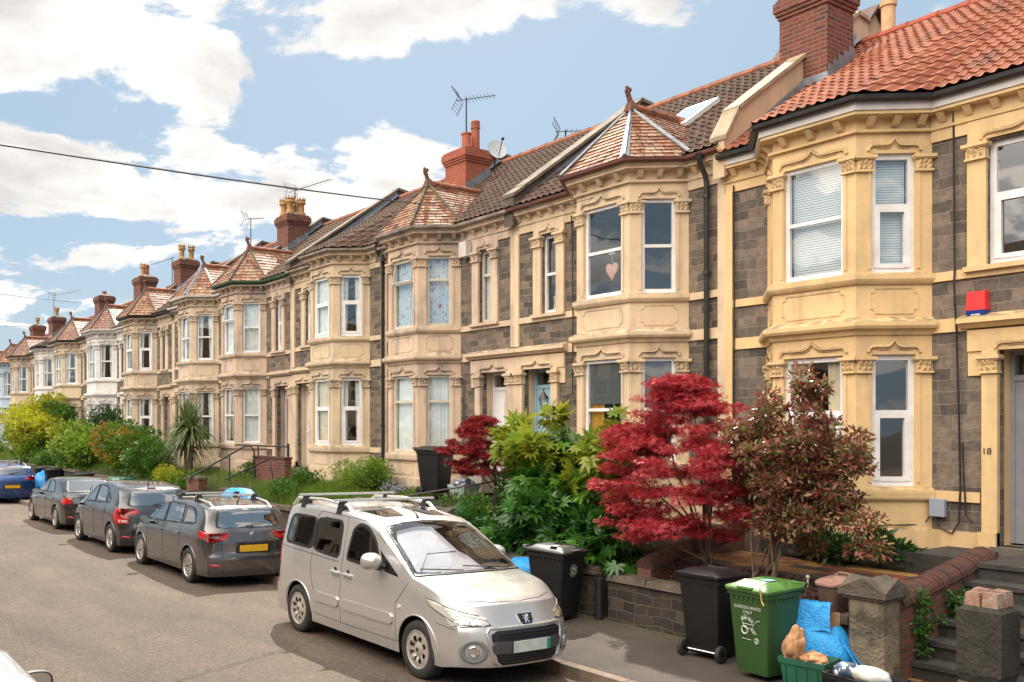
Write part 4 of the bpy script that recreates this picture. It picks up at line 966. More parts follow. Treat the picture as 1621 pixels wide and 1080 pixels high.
H['G'] = house('G', 'cream house with black gutter, orange tiled bay roof and twin crown pots on its chimney', 32.5, 37.4, False, .22, 'paint_buff', gutter='black_iron', fascia_mat='black_iron', lod=1, tile='tile_dark', ridge=9.65, style='upvc',
    chimney=dict(side='far', top=9.82, ycent=37.2, hw=.40, pots=[(.2, .3, .68, 'crown'), (.75, .3, .68, 'crown')]), parapets=[('far', 'parapet_dark', 'coping', .24)])
H['I'] = house('I', 'white painted house with an arched doorway and brown tiled bay roof', 37.4, 42.9, False, .12, 'paint_white', gutter='white_pvc', lod=2, tile='tile_dark', ridge=9.5, turret_tile='tile_shaded', bay_shift=.1,
    chimney=dict(side='far', top=9.8, ycent=42.4, hw=.5, pots=[(.3, .3, .68, 'crown'), (.7, .7, .68, 'cowl')]))
H['J'] = house('J', 'cream house with black fascia left of the white painted house', 42.9, 48.9, False, .12, 'paint_sand', gutter='black_iron', fascia_mat='black_iron', lod=2, tile='tile_dark', ridge=9.4, turret_tile='tile_shaded', bay_shift=.1)
H['K'] = house('K', 'pale house with black gutter and no pointed bay roof, far down the terrace', 48.9, 53.7, True, .12, 'paint_white', gutter='black_iron', lod=2, turret=False, tile='tile_dark', ridge=9.4,
    chimney=dict(side='near', top=9.68, hw=.45, pots=[(.5, .5, .3, 'cowl')]))
H['L'] = house('L', 'sandy cream house beside the pale blue house at the far end', 53.7, 58.9, False, .05, 'paint_buff', gutter='black_iron', lod=2, tile='tile_dark', ridge=9.35, turret_tile='tile_shaded',
    chimney=dict(side='far', top=9.55, hw=.5, pots=[(.5, .5, .68, 'crown')]))
H['M'] = house('M', 'pale blue house at the left edge of the photo', 58.9, 64, True, -.1, 'paint_blue', gutter='weathered_gutter', lod=2, tile='tile_red', ridge=9.2)
H['N'] = house('N', 'cream house beyond the pale blue one, farthest down the terrace', 64, 69, False, -.1, 'paint_cream', gutter='weathered_gutter', lod=2, tile='tile_dark', ridge=9.2,
    chimney=dict(side='near', top=9.5, hw=.45, pots=[(.5, .5, .6, 'crown')]))
# ------------------------------------------------------------------ vehicles
def smooth_curve(pts, L_, n=440, k=9):
    xs = np.linspace(0, L_, n); y = np.interp(xs, [p[0] for p in pts], [p[1] for p in pts])
    pad = np.concatenate([np.full(k, y[0]), y, np.full(k, y[-1])]); ker = np.hanning(2*k+1); ker /= ker.sum()
    y = np.convolve(pad, ker, 'valid'); return lambda x: float(np.interp(x, xs, y))
class Body:
    """car body: x from nose (0) to tail (L), y across, z up; roofline T, shoulder S and half-width W along x"""
    def __init__(s, L_, T, S, Wm, wheels, wr, sill=.2, tumble=.32, crown=.06, nose=None, tail=None, round_n=.34, round_t=.26, bulge=.045):
        s.L = L_; s.T = smooth_curve(T, L_, k=7); s.S = smooth_curve(S, L_, k=9); s.Wm = Wm; s.wheels = wheels; s.wr = wr; s.sill = sill; s.tumble = tumble; s.crown = crown
        s.nose = nose or [(0, .10), (.3, .02), (.5, 0), (.7, .05), (.95, .18)]; s.tail = tail or [(0, .12), (.3, .03), (.5, 0), (.8, .03), (1.0, .06)]
        s.rn = round_n; s.rt = round_t; s.bulge = bulge
    def W(s, x):
        w = s.Wm
        a = max(0, 1-x/.75); b = max(0, 1-(s.L-x)/.65)
        return w*(1-.10*a**2.2-.07*b**2.2)
    def arch(s, x):
        z = s.sill
        for c in s.wheels:
            r = s.wr+.045; d = abs(x-c)
            if d < r: z = max(z, s.wr+math.sqrt(r*r-d*d)*1.0-.0)
        if x < .35: z = max(z, s.sill+.04*(1-x/.35))
        return z
    def disp(s, x, y, z):
        nz = np.interp(z, [p[0] for p in s.nose], [p[1] for p in s.nose]); tz = np.interp(z, [p[0] for p in s.tail], [p[1] for p in s.tail])
        q = min(1, abs(y)/s.Wm)
        wn = max(0, 1-x/1.0)**2; wt = max(0, 1-(s.L-x)/.9)**2
        return x+wn*(nz+s.rn*q**3.2)-wt*(tz+s.rt*q**3.6)
    def section(s, x):
        T = s.T(x); S = min(s.S(x), T-.035); W_ = s.W(x); zb = s.arch(x); zb = min(zb, S-.05)
        cr = s.crown if T-S > .25 else s.crown*.55+.4*min(.06, max(0, (T-S)))*.3
        Te = max(S+.012, T-cr); pts = []
        n1, n2, n3 = 12, 12, 12
        for i in range(n1):
            z = zb+(S-zb)*i/(n1-1); t = (z-.62*S)/(S); y = W_-s.bulge*(t*2.1)**2*(1 if t < 0 else 1.15); pts.append((y, z))
        ys = pts[-1][0]; ye = ys-.012-s.tumble*(Te-S)
        for i in range(1, n2+1):
            t = i/n2; pts.append((ys+(ye-ys)*(t**1.12)-.0, S+(Te-S)*t))
        for i in range(1, n3+1):
            a = i/n3; yy = ye*(1-a) if a < 1 else 0
            yy = ye*math.cos(a*math.pi/2); zz = Te+(T-Te)*math.sin(a*math.pi/2)**.9; pts.append((yy, zz))
        return pts
    def build(s, name, mat, parent):
        xs = set(np.linspace(0, s.L, 120).tolist())
        for c in s.wheels:
            r = s.wr+.045
            for i in range(25): xs.add(c-r*math.cos(math.pi*i/24))
            xs.add(c-r-.004); xs.add(c+r+.004)
        xs = sorted(x for x in xs if 0 <= x <= s.L); m = M(); rows = []
        for x in xs:
            sec = s.section(x); full = [(y, z) for y, z in sec]+[(-y, z) for y, z in sec[:-1][::-1]]
            rows.append([(s.disp(x, y, z), y, z) for y, z in full])
        m.grid(rows)
        for x in (xs[0], xs[-1]):
            sec = s.section(x); K = 8; gr = []
            for (y, z) in sec: gr.append([(s.disp(x, y*k/K, z), y*k/K, z) for k in range(-K, K+1)])
            m.grid(gr)
        # wheel arch liners
        o = m.obj(name, [mat+'_shell', 'trim_black'], parent, smooth='auto')
        bm = bmesh.new(); bm.from_mesh(o.data); bmesh.ops.remove_doubles(bm, verts=bm.verts, dist=1e-5); bmesh.ops.recalc_face_normals(bm, faces=bm.faces); bm.to_mesh(o.data); bm.free()
        s.cuts = []
        me = o.data; me.polygons.foreach_set('use_smooth', [True]*len(me.polygons))
        s.bvh = BVHTree.FromPolygons([v.co.copy() for v in me.vertices], [tuple(p.vertices) for p in me.polygons])
        u = M()
        u.box(.62, s.L-.45, -s.Wm+.16, s.Wm-.16, s.sill+.02, s.sill+.25)
        for c in s.wheels:
            for sg in (-1, 1):
                R_ = s.wr+.05; prof = []
                for i in range(17):
                    a = math.pi*(i/16)*1.0; prof.append((c-R_*math.cos(a), s.wr+R_*math.sin(a)-.0))
                y0, y1 = sg*(s.Wm-.035), sg*(s.Wm-.34)
                u.grid([[(x, y0, z) for x, z in prof], [(x, y1, z) for x, z in prof]]); u.add([(x, y1, z) for x, z in prof], [tuple(range(17))])
        u.obj('underbody', 'trim_black', o)
        # arch lip: a rolled edge that catches light
        lp = M()
        for c in s.wheels:
            for sg in (-1, 1):
                pts = []
                for i in range(21):
                    a = R(4)+R(172)*i/20; x, z = c-(s.wr+.052)*math.cos(a), s.wr+(s.wr+.052)*math.sin(a)
                    h = s.bvh.ray_cast(Vector((x, sg*3, z)), Vector((0, -sg, 0)), 6)
                    if h[0]: pts.append(h[0]+Vector((0, sg*.0, 0)))
                if len(pts) > 4: lp.tube(pts, .012, 5)
        lp.obj('arch_lip', mat, o, smooth=True)
        s.o = o; return o
    def patch(s, m, view, poly, off=.004, nz=8, nx=14, side=1):
        """lay a thin panel with the given outline on the body, seen from side / front / rear / top"""
        P = [Vector(p) for p in poly]; zs = [p.y for p in P]; z0, z1 = min(zs)+1e-4, max(zs)-1e-4; rows = []; back = []
        for i in range(nz+1):
            z = z0+(z1-z0)*i/nz; xs = []
            for j in range(len(P)):
                a, b = P[j], P[(j+1) % len(P)]
                if (a.y-z)*(b.y-z) <= 0 and abs(a.y-b.y) > 1e-9: xs.append(a.x+(b.x-a.x)*(z-a.y)/(b.y-a.y))
            if len(xs) < 2: continue
            xa, xb = min(xs), max(xs); row = []
            for k in range(nx+1):
                u = xa+(xb-xa)*k/nx
                if view == 'side': o_, d_ = Vector((u, side*4, z)), Vector((0, -side, 0))
                elif view == 'front': o_, d_ = Vector((-4, u, z)), Vector((1, 0, 0))
                elif view == 'rear': o_, d_ = Vector((s.L+4, u, z)), Vector((-1, 0, 0))
                else: o_, d_ = Vector((u, z, 5)), Vector((0, 0, -1))
                h = s.bvh.ray_cast(o_, d_, 12)
                if h[0] is None: row.append(row[-1] if row else o_+d_*4); continue
                n_ = h[1] if h[1].dot(d_) < 0 else -h[1]
                row.append(h[0]+n_*off)
            rows.append(row)
        if len(rows) > 1: m.grid(rows)
        # turned-in edge so the panel reads as set into the body
        ring = rows[0]+[r[-1] for r in rows[1:]]+rows[-1][::-1][1:]+[r[0] for r in rows[::-1][1:]]
        cen = sum(ring, Vector())/len(ring); ins = [p+(cen-p).normalized()*(-.004) for p in ring]
        dv = {'side': Vector((0, -side, 0)), 'front': Vector((1, 0, 0)), 'rear': Vector((-1, 0, 0)), 'top': Vector((0, 0, -1))}[view]
        m.grid([[p for p in ring], [p+dv*(off+.004) for p in ins]], True)
    def ring(s, m, view, poly, k0, k1, side=1, off=.006):
        """flat rubber seal between two scaled copies of an outline"""
        P = [Vector(p) for p in poly]; c = sum(P, Vector((0, 0)))/len(P); rows = []
        for k in (k0, k1):
            row = []
            for i in range(len(P)):
                for t in (0, .5):
                    q = P[i].lerp(P[(i+1) % len(P)], t); u = q+(q-c).normalized()*k
                    if view == 'side': o_, d_ = Vector((u.x, side*4, u.y)), Vector((0, -side, 0))
                    elif view == 'rear': o_, d_ = Vector((s.L+4, u.x, u.y)), Vector((-1, 0, 0))
                    elif view == 'front': o_, d_ = Vector((-4, u.x, u.y)), Vector((1, 0, 0))
                    else: o_, d_ = Vector((u.x, u.y, 5)), Vector((0, 0, -1))
                    h = s.bvh.ray_cast(o_, d_, 12)
                    if h[0] is None: row.append(row[-1] if row else o_+d_*4); continue
                    n_ = h[1] if h[1].dot(d_) < 0 else -h[1]; row.append(h[0]+n_*off)
            rows.append(row)
        m.grid(rows, True)
    def cut(s, view, poly, side=1): s.cuts.append((view, [Vector(p) for p in poly], side))
    def apply_cuts(s):
        """open the shell behind the glass so the cabin shows through"""
        def inside(P, x, y):
            r = False; j = len(P)-1
            for i in range(len(P)):
                if (P[i].y > y) != (P[j].y > y) and x < (P[j].x-P[i].x)*(y-P[i].y)/(P[j].y-P[i].y)+P[i].x: r = not r
                j = i
            return r
        me = s.o.data; bm = bmesh.new(); bm.from_mesh(me); kill = []
        for f in bm.faces:
            c = f.calc_center_median(); n = f.normal
            for (vw, P, sd) in s.cuts:
                if vw == 'side':
                    if c.y*sd < .1 or abs(n.y) < .25: continue
                    g_ = lambda p: (p.x, p.z)
                elif vw == 'top':
                    if n.z < .15 or c.x > s.L*.55: continue
                    g_ = lambda p: (p.x, p.y)
                else:
                    if n.x < .15 or c.x < s.L*.6: continue
                    g_ = lambda p: (p.y, p.z)
                ins = [inside(P, *g_(v.co)) for v in f.verts]
                if all(ins): kill.append(f); break
                if inside(P, *g_(c)): f.material_index = 1
        bmesh.ops.delete(bm, geom=list(set(kill)), context='FACES'); bm.to_mesh(me); bm.free()
    def line(s, m, view, pts, r=.004, side=1, close=False, off=0):
        out = []
        for i in range(len(pts)-(0 if close else 1)):
            a, b = Vector(pts[i]), Vector(pts[(i+1) % len(pts)]); n = max(2, int((b-a).length/.05))
            for k in range(n): out.append(a.lerp(b, k/n))
        if not close: out.append(Vector(pts[-1]))
        P = []
        for q in out:
            if view == 'side': o_, d_ = Vector((q.x, side*4, q.y)), Vector((0, -side, 0))
            elif view == 'front': o_, d_ = Vector((-4, q.x, q.y)), Vector((1, 0, 0))
            elif view == 'rear': o_, d_ = Vector((s.L+4, q.x, q.y)), Vector((-1, 0, 0))
            else: o_, d_ = Vector((q.x, q.y, 5)), Vector((0, 0, -1))
            h = s.bvh.ray_cast(o_, d_, 12)
            if h[0] is not None:
                n_ = h[1] if h[1].dot(d_) < 0 else -h[1]; P.append(h[0]+n_*off)
        if len(P) > 1: m.tube(P, r, 5, closed=close)
def both(f):
    for sd in (1, -1): f(sd)
def round_poly(poly, r=.05, n=4):
    out = []; P = [Vector(p) for p in poly]; k = len(P)
    for i, p in enumerate(P):
        a, b = P[i-1]-p, P[(i+1) % k]-p; ra = min(r, a.length*.45); rb = min(r, b.length*.45); a = p+a.normalized()*ra; b = p+b.normalized()*rb
        for j in range(n+1): t = j/n; out.append(a.lerp(p, t).lerp(p.lerp(b, t), t))
    return [(q.x, q.y) for q in out]
def wheel(parent, x, y, r, side, kind='spoke', rw=.2):
    o = M(); prof = [(r*.63, -.09), (r*.70, -.102), (r*.9, -.105), (r*.97, -.085), (r, -.055), (r, .055), (r*.97, .085), (r*.9, .105), (r*.70, .102), (r*.63, .09)]
    o.lathe([(a, b) for a, b in prof], (x, y, r), 36, 'y'); w = o.obj('wheel', 'tyre', parent, smooth=True)
    m = M(); f = side*.1; R0 = r*.66
    def q(rad, ang, dep): return (x+rad*math.cos(ang), y+side*dep, r+rad*math.sin(ang))
    n = 40
    rim = [(R0*1.0, .095), (R0*.97, .100), (R0*.90, .085), (R0*.86, .03), (R0*.86, -.05)]
    m.grid([[q(a, 2*math.pi*k/n, d) for k in range(n)] for a, d in rim], True)
    if kind == 'cover':     # pressed wheel cover with eight oval openings
        m.grid([[q(a, 2*math.pi*k/n, d) for k in range(n)] for a, d in ((R0*.93, .088), (R0*.72, .092))], True)
        m.grid([[q(a, 2*math.pi*k/n, d) for k in range(n)] for a, d in ((R0*.42, .075), (R0*.30, .082), (R0*.22, .092), (R0*.12, .094), (.001, .094))], True)
        for k in range(8):
            a = 2*math.pi*k/8; hw = R(13)
            m.grid([[q(rr, a+t*hw*(1.25 if i in (0, 3) else .8), dd) for t in (-1, -.5, 0, .5, 1)] for i, (rr, dd) in enumerate(((R0*.41, .076), (R0*.52, .094), (R0*.66, .096), (R0*.74, .092)))])
    else:
        ns = {'spoke': 10, 'five': 5, 'multi': 12}[kind]
        m.grid([[q(a, 2*math.pi*k/n, d) for k in range(n)] for a, d in ((R0*.24, .05), (R0*.22, .082), (R0*.10, .088), (.001, .088))], True)
        for k in range(ns):
            a = 2*math.pi*k/ns; hw = {'spoke': .040, 'five': .075, 'multi': .028}[kind]*r/.3; rows = []
            for rr, dd, ww in ((R0*.20, .078, hw*.8), (R0*.5, .085, hw*.75), (R0*.9, .088, hw*1.1)):
                c = Vector(q(rr, a, dd)); t = Vector((-math.sin(a), 0, math.cos(a))); rows.append([c-t*ww-Vector((0, side*.03, 0)), c-t*ww*.8, c+t*ww*.8, c+t*ww-Vector((0, side*.03, 0))])
            m.grid(rows)
    m.obj('rim', 'hubcap' if kind == 'cover' else 'alloy', w, smooth=(kind == 'cover'))
    d = M(); d.lathe([(R0*.87, .0), (.001, .0)], (x, y+side*.02, r), 28, 'y'); d.lathe([(.02, 0), (.02, .1), (.001, .1)], (x, y if side > 0 else y-.1, r), 10, 'y'); d.obj('brake_disc', 'trim_black', w)
    for i in range(4 if kind != 'cover' else 5):
        pass
    return w
def _m(): pass
def mirror(parent, B, x, z, side, cap, sz=1.0, out=0.):
    h = B.bvh.ray_cast(Vector((x, side*4, z-.03)), Vector((0, -side, 0)), 8); p = h[0]
    c = p+Vector((.03, side*(.15+out), .06+out*.4)); m = M()
    rows = []
    for i in range(9):
        t = i/8; xx = -.085+.15*t; k = math.sin(math.pi*min(1, .12+t*.95)*.5)**.5 if t < .95 else .98
        rows.append([c+Vector((xx, side*.115*k*sz*math.copysign(abs(math.cos(a))**.75, math.cos(a)), .085*sz*k*math.copysign(abs(math.sin(a))**.75, math.sin(a)))) for a in np.linspace(0, 2*math.pi, 17)[:-1]])
    m.grid(rows, True); m.add(rows[0]+[sum(rows[0], Vector())/16-Vector((.012, 0, 0))], [(j, (j+1) % 16, 16) for j in range(16)]); o = m.obj('door_mirror', cap, parent, smooth=True)
    g = M(); r9 = rows[-1]; cc = sum(r9, Vector())/16; g.add([cc+(q-cc)*.9 for q in r9]+[cc], [(j, (j+1) % 16, 16) for j in range(16)]); g.obj('mirror_glass', 'chrome', o)
    f = M(); f.add([q for q in r9]+[cc+(q-cc)*.9+Vector((.004, 0, 0)) for q in r9], [(j, (j+1) % 16, 16+(j+1) % 16, 16+j) for j in range(16)]); f.tube([p+Vector((0, -side*.02, 0)), p+Vector((.03, side*.06, .01)), c+Vector((.0, -side*.07, -.055))], [.04, .028, .03], 8); f.obj('mirror_arm', 'trim_black', o)
def car_common(o, B, body, tint='car_glass'):
    s_ = M()   # seats and dash seen through the glass
    L_ = B.L; T = B.T
    zc = B.S(L_*.45)
    for x in (L_*.42, L_*.64):
        for y in (-.36, .36):
            s_.hexa([(x, y-.22, zc-.5), (x+.16, y-.22, zc-.5), (x+.16, y+.22, zc-.5), (x, y+.22, zc-.5)], [(x+.12, y-.2, zc+.13), (x+.22, y-.2, zc+.13), (x+.22, y+.2, zc+.13), (x+.12, y+.2, zc+.13)])
            s_.box(x+.11, x+.21, y-.11, y+.11, zc+.14, zc+.33)
    s_.obj('seats', 'seat_cloth', o)
def plate(o, mat, c, sx, w=.52, h=.11, tilt=0, extra=None):
    m = M(); x, y, z = c; dx = math.sin(tilt)*h/2
    m.hexa([(x-dx, y-w/2, z-h/2), (x-dx, y+w/2, z-h/2), (x-dx+sx*.012, y+w/2, z-h/2), (x-dx+sx*.012, y-w/2, z-h/2)], [(x+dx, y-w/2, z+h/2), (x+dx, y+w/2, z+h/2), (x+dx+sx*.012, y+w/2, z+h/2), (x+dx+sx*.012, y-w/2, z+h/2)])
    p = m.obj('number_plate', mat, o); 
    if extra:
        e = M(); ya = y-w/2*extra[1]; e.box(min(x+sx*.013, x+sx*.016), max(x+sx*.013, x+sx*.016), min(ya, ya+.05*extra[1]), max(ya, ya+.05*extra[1]), z-h/2+.004, z+h/2-.004); e.obj('plate_band', extra[0], p)
    return p
carpaint('paint_silver', (.52, .51, .50), .27, .55, .06)
carpaint('paint_grey', (.12, .118, .122), .22, .75, .08)
carpaint('paint_slate', (.062, .064, .074), .2, .75, .08)
carpaint('paint_black', (.008, .007, .008), .12, .2, .05)
carpaint('paint_royal', (.008, .05, .20), .2, .4, .1)
carpaint('paint_car_white', (.50, .50, .50), .2, .3, .08)
ROLL = R(1.2)
def place_car(name, label, Xc, Yn, face, group='cars parked along the kerb', cat='car'):
    """nose at Yn; face -1: nose towards the viewer, +1: away"""
    rz = R(90) if face < 0 else R(-90)
    o = local_thing(name, label, cat, (Xc, Yn, road_z(Xc)), group)
    o.rotation_mode = 'QUATERNION'
    from mathutils import Quaternion
    o.rotation_quaternion = Quaternion((0, 1, 0), ROLL) @ Quaternion((0, 0, 1), rz)
    return o

# --- the silver van-like people carrier in the foreground
def make_van():
    o = place_car('parked_van', 'silver people carrier with roof bars and a white sunshade behind its windscreen', 6.52, 7.04, -1, cat='van'); o.scale = (.985, .955, 1)
    T = [(0, .86), (.10, .91), (.5, 1.00), (.95, 1.07), (1.05, 1.09), (1.45, 1.335), (1.82, 1.535), (2.1, 1.625), (2.6, 1.69), (3.3, 1.72), (3.9, 1.71), (4.16, 1.655), (4.27, 1.52), (4.33, 1.23), (4.38, .95)]
    S = [(0, .77), (.3, .82), (.9, .92), (1.4, .99), (2.4, 1.05), (4.38, 1.10)]
    B = Body(4.38, T, S, .875, (.88, 3.60), .315, .21, tumble=.17, crown=.055, nose=[(.1, .08), (.28, .01), (.5, 0), (.62, .02), (.70, .075), (.85, .17), (.95, .26), (1.1, .4)], tail=[(0, .08), (.3, 0), (.55, 0), (.62, .05), (1.1, .05), (1.5, .08)], round_n=.36, round_t=.12)
    b = B.build('body', 'paint_silver', o)
    # windscreen
    m = M(); B.patch(m, 'top', [(1.07, -.74), (1.10, -.77), (1.86, -.635), (1.93, -.4), (1.95, 0), (1.93, .4), (1.86, .635), (1.10, .77), (1.07, .74), (1.02, .4), (1.0, 0), (1.02, -.4)], .005, 14, 14)
    B.cut('top', [(1.07, -.74), (1.10, -.77), (1.86, -.635), (1.93, -.4), (1.95, 0), (1.93, .4), (1.86, .635), (1.10, .77), (1.07, .74), (1.02, .4), (1.0, 0), (1.02, -.4)])
    m.obj('windscreen', 'screen_glass', o, smooth=True)
    bl = M()
    B.patch(bl, 'top', [(1.10, -.70), (1.74, -.60), (1.80, -.2), (1.78, .05), (1.62, .0), (1.40, .02), (1.22, .22), (1.04, .25), (1.02, 0), (1.04, -.4)][::-1], -.035, 12, 10)
    bl.v = [(p[0], -p[1], p[2]) for p in bl.v]
    bl.obj('sunshade', 'sunshade', o)
    ds = M(); B.patch(ds, 'top', [(1.02, -.72), (1.30, -.68), (1.30, .68), (1.02, .72)], -.16, 4, 10); ds.obj('dashboard', 'seat_cloth', o)
    pw = M(); B.line(pw, 'top', [(1.05, -.78), (1.87, -.65), (1.95, 0), (1.87, .65), (1.05, .78)], .008); B.line(pw, 'top', [(1.04, -.78), (.985, -.4), (.97, 0), (.985, .4), (1.04, .78)], .016); pw.obj('window_seal', 'trim_black', o)
    wp = M(); B.line(wp, 'top', [(1.03, -.60), (1.10, .05)], .008, off=.02); B.line(wp, 'top', [(1.02, .1), (1.12, .66)], .008, off=.02); wp.obj('wiper', 'trim_black', o)
    def sides(sd):
        gl = [round_poly([(1.64, 1.06), (2.42, 1.10), (2.36, 1.47), (2.22, 1.54), (2.04, 1.51), (1.84, 1.37)], .06), round_poly([(2.60, 1.09), (3.26, 1.13), (3.26, 1.53), (2.62, 1.54)], .11), round_poly([(3.29, 1.135), (4.06, 1.16), (3.99, 1.47), (3.90, 1.53), (3.29, 1.535)], .09), round_poly([(1.28, 1.03), (1.58, 1.055), (1.74, 1.29)], .025)]
        dk = M()
        for g_ in gl[:3]:
            B.ring(dk, 'side', g_, -.028, .016, sd); B.cut('side', g_, sd)
        dk.obj('window_seal', 'trim_black', o)
        for g_ in gl:
            w = M(); B.patch(w, 'side', g_, .003, 22, 14, sd); w.obj('side_window', 'car_glass_dark', o, smooth=True)
        ln = M()
        B.line(ln, 'side', [(1.28, .33), (1.30, .75), (1.17, .90), (1.10, 1.00)], .0035, sd); B.line(ln, 'side', [(1.66, 1.36), (1.88, 1.51), (2.1, 1.58), (2.52, 1.60), (2.50, .32), (1.28, .33)], .0035, sd)
        B.line(ln, 'side', [(2.52, 1.60), (3.2, 1.62), (3.27, 1.55), (3.28, .9), (3.18, .62)], .0035, sd); B.line(ln, 'side', [(2.52, .32), (3.18, .33)], .0035, sd)
        B.line(ln, 'side', [(2.6, 1.045), (4.2, 1.10)], .004, sd); B.line(ln, 'side', [(.30, .62), (.56, .66)], .003, sd)
        ln.obj('panel_gap', 'trim_black', o)
        mo = M()
        for (a, bb) in ((1.34, 2.48), (2.53, 3.14)): B.patch(mo, 'side', round_poly([(a, .50), (bb, .50), (bb, .62), (a, .62)], .05), .022, 4, 12, sd)
        mo.obj('side_moulding', 'paint_silver', o, smooth='auto')
        for x in (2.36, 2.66):
            hd = M(); B.patch(hd, 'side', round_poly([(x-.12, .885), (x+.07, .895), (x+.07, .94), (x-.12, .93)], .02), .028, 3, 6, sd); B.line(hd, 'side', [(x-.12, .91), (x+.07, .918)], .016, sd, off=.026)
            ho = hd.obj('door_handle', 'paint_silver', o, smooth=True)
            dp = M(); B.patch(dp, 'side', round_poly([(x-.06, .93), (x+.03, .935), (x+.01, .98), (x-.03, .98)], .02), .003, 3, 4, sd); dp.obj('handle_recess', 'trim_black', ho)
        hl = M(); B.patch(hl, 'side', [(.13, .655), (.36, .70), (.66, .815), (.76, .885), (.62, .868), (.34, .80), (.16, .745)], .009, 8, 14, sd)
        B.patch(hl, 'front', [(sd*.47, .672), (sd*.80, .65), (sd*.815, .755), (sd*.66, .752), (sd*.50, .712)], .009, 6, 8)
        h_ = hl.obj('headlight', 'lens_yellowed' if sd < 0 else 'lens_clear', o, smooth=True)
        ho_ = M(); B.line(ho_, 'side', [(.18, .66), (.36, .70), (.66, .815), (.76, .885), (.62, .868), (.34, .80), (.20, .76)], .005, sd, off=.006); B.line(ho_, 'front', [(sd*.76, .757), (sd*.66, .752), (sd*.50, .712), (sd*.47, .672), (sd*.76, .652)], .005, off=.006); ho_.obj('headlight_seal', 'trim_black', h_)
        lb = M(); 
        for dy, rr in ((-.02, .038), (.075, .036)):
            q = B.bvh.ray_cast(Vector((-3, sd*(.66+dy), .703)), Vector((1, 0, 0)), 8)
            n_ = q[1] if q[1].x < 0 else -q[1]; c = q[0]+n_*.012; t1 = n_.cross(Vector((0, 0, 1))).normalized(); t2 = n_.cross(t1)
            lb.grid([[c+(t1*math.cos(a)+t2*math.sin(a))*k-n_*dd for a in np.linspace(0, 2*math.pi, 15)[:-1]] for k, dd in ((rr, 0), (rr*.8, .004), (rr*.3, .003))], True)
        lb.obj('headlight_bowl', 'chrome', h_, smooth=True)
        q = B.bvh.ray_cast(Vector((-3, sd*.66, .415)), Vector((1, 0, 0)), 8); n_ = q[1] if q[1].x < 0 else -q[1]; t1 = n_.cross(Vector((0, 0, 1))).normalized(); t2 = n_.cross(t1)
        def ring(m_, lst, sx=1.0):
            m_.grid([[q[0]+t1*math.cos(a)*k*sx+t2*math.sin(a)*k+n_*dd for a in np.linspace(0, 2*math.pi, 25)[:-1]] for k, dd in lst], True)
        fs = M(); ring(fs, ((.125, .002), (.118, .012), (.10, .012), (.075, -.0)), 1.25); fo = fs.obj('fog_lamp_surround', 'grey_trim', o, smooth=True)
        fl = M(); ring(fl, ((.062, .006), (.058, .02), (.045, .018), (.03, .010), (.001, .016))); fl.obj('fog_lamp', 'chrome', fo, smooth=True)
        tl = M(); B.patch(tl, 'side', [(4.20, .78), (4.34, .70), (4.345, 1.2), (4.29, 1.5), (4.22, 1.30)], .010, 8, 4, sd); tl.obj('tail_light', 'lens_red', o, smooth=True)
        lf = M(); B.patch(lf, 'side', round_poly([(1.20, .70), (1.26, .70), (1.26, .74), (1.20, .74)], .015), .01, 3, 3, sd); lf.obj('side_indicator', 'lens_clear', o)
        ar = M(); B.line(ar, 'side', [(.30, .35), (.34, .33)], .004, sd)
    both(sides)
    # nose
    gr = M(); B.patch(gr, 'front', round_poly([(-.40, .27), (.40, .27), (.50, .58), (.46, .62), (-.46, .62), (-.50, .58)], .05), .006, 10, 18); go = gr.obj('grille', 'trim_black', o, smooth=True)
    sl_ = M()
    for z in (.585, .555, .365, .335, .305): B.line(sl_, 'front', [(-.42+abs(z-.45)*.1, z), (.42-abs(z-.45)*.1, z)], .007, off=.012)
    sl_.obj('grille_slats', 'black_plastic', go)
    cb = M(); B.patch(cb, 'front', round_poly([(-.47, .39), (.47, .39), (.48, .51), (-.48, .51)], .03), .020, 4, 16); cb.obj('bumper_bar', 'grey_dark', go, smooth='auto')
    fr = M(); B.line(fr, 'front', [(-.38, .245), (.38, .245), (.47, .31), (.535, .60), (.50, .645), (-.50, .645), (-.535, .60), (-.47, .31)], .020, close=True, off=.0); fr.obj('grille_surround', 'paint_silver', go, smooth=True)
    sk = M()
    for y in (-.33, -.11, .11, .33): B.line(sk, 'front', [(y-.03, .235), (y+.03, .235)], .010, off=.006)
    sk.obj('lower_lip_mark', 'chrome', go)
    q = B.bvh.ray_cast(Vector((-3, 0, .45)), Vector((1, 0, 0)), 8)[0]
    plate(o, 'plate_white', (q.x-.030, 0, .455), -1, .52, .115, 0, ('plate_green', 1))
    q = B.bvh.ray_cast(Vector((-3, 0, .71)), Vector((1, 0, 0)), 8); n_ = q[1] if q[1].x < 0 else -q[1]
    t1 = Vector((0, 1, 0)); t2 = n_.cross(t1).normalized(); t2 = t2 if t2.z > 0 else -t2; c = q[0]+n_*.006
    def badge(pts, d, nm, mt, par):
        mm = M(); a = [c+t1*x+t2*z+n_*d for x, z in pts]; b2 = [p-n_*.02 for p in a]; k = len(a); mm.add(a+b2, [tuple(range(k))]+[(i, (i+1) % k, k+(i+1) % k, k+i) for i in range(k)]); return mm.obj(nm, mt, par)
    sh = [(-.10, .055), (.10, .055), (.085, -.03), (.055, -.068), (-.055, -.068), (-.085, -.03)]
    b0 = badge([(x*1.1, z*1.1) for x, z in sh], .002, 'badge', 'chrome', o); badge(sh, .006, 'badge_field', 'trim_black', b0)
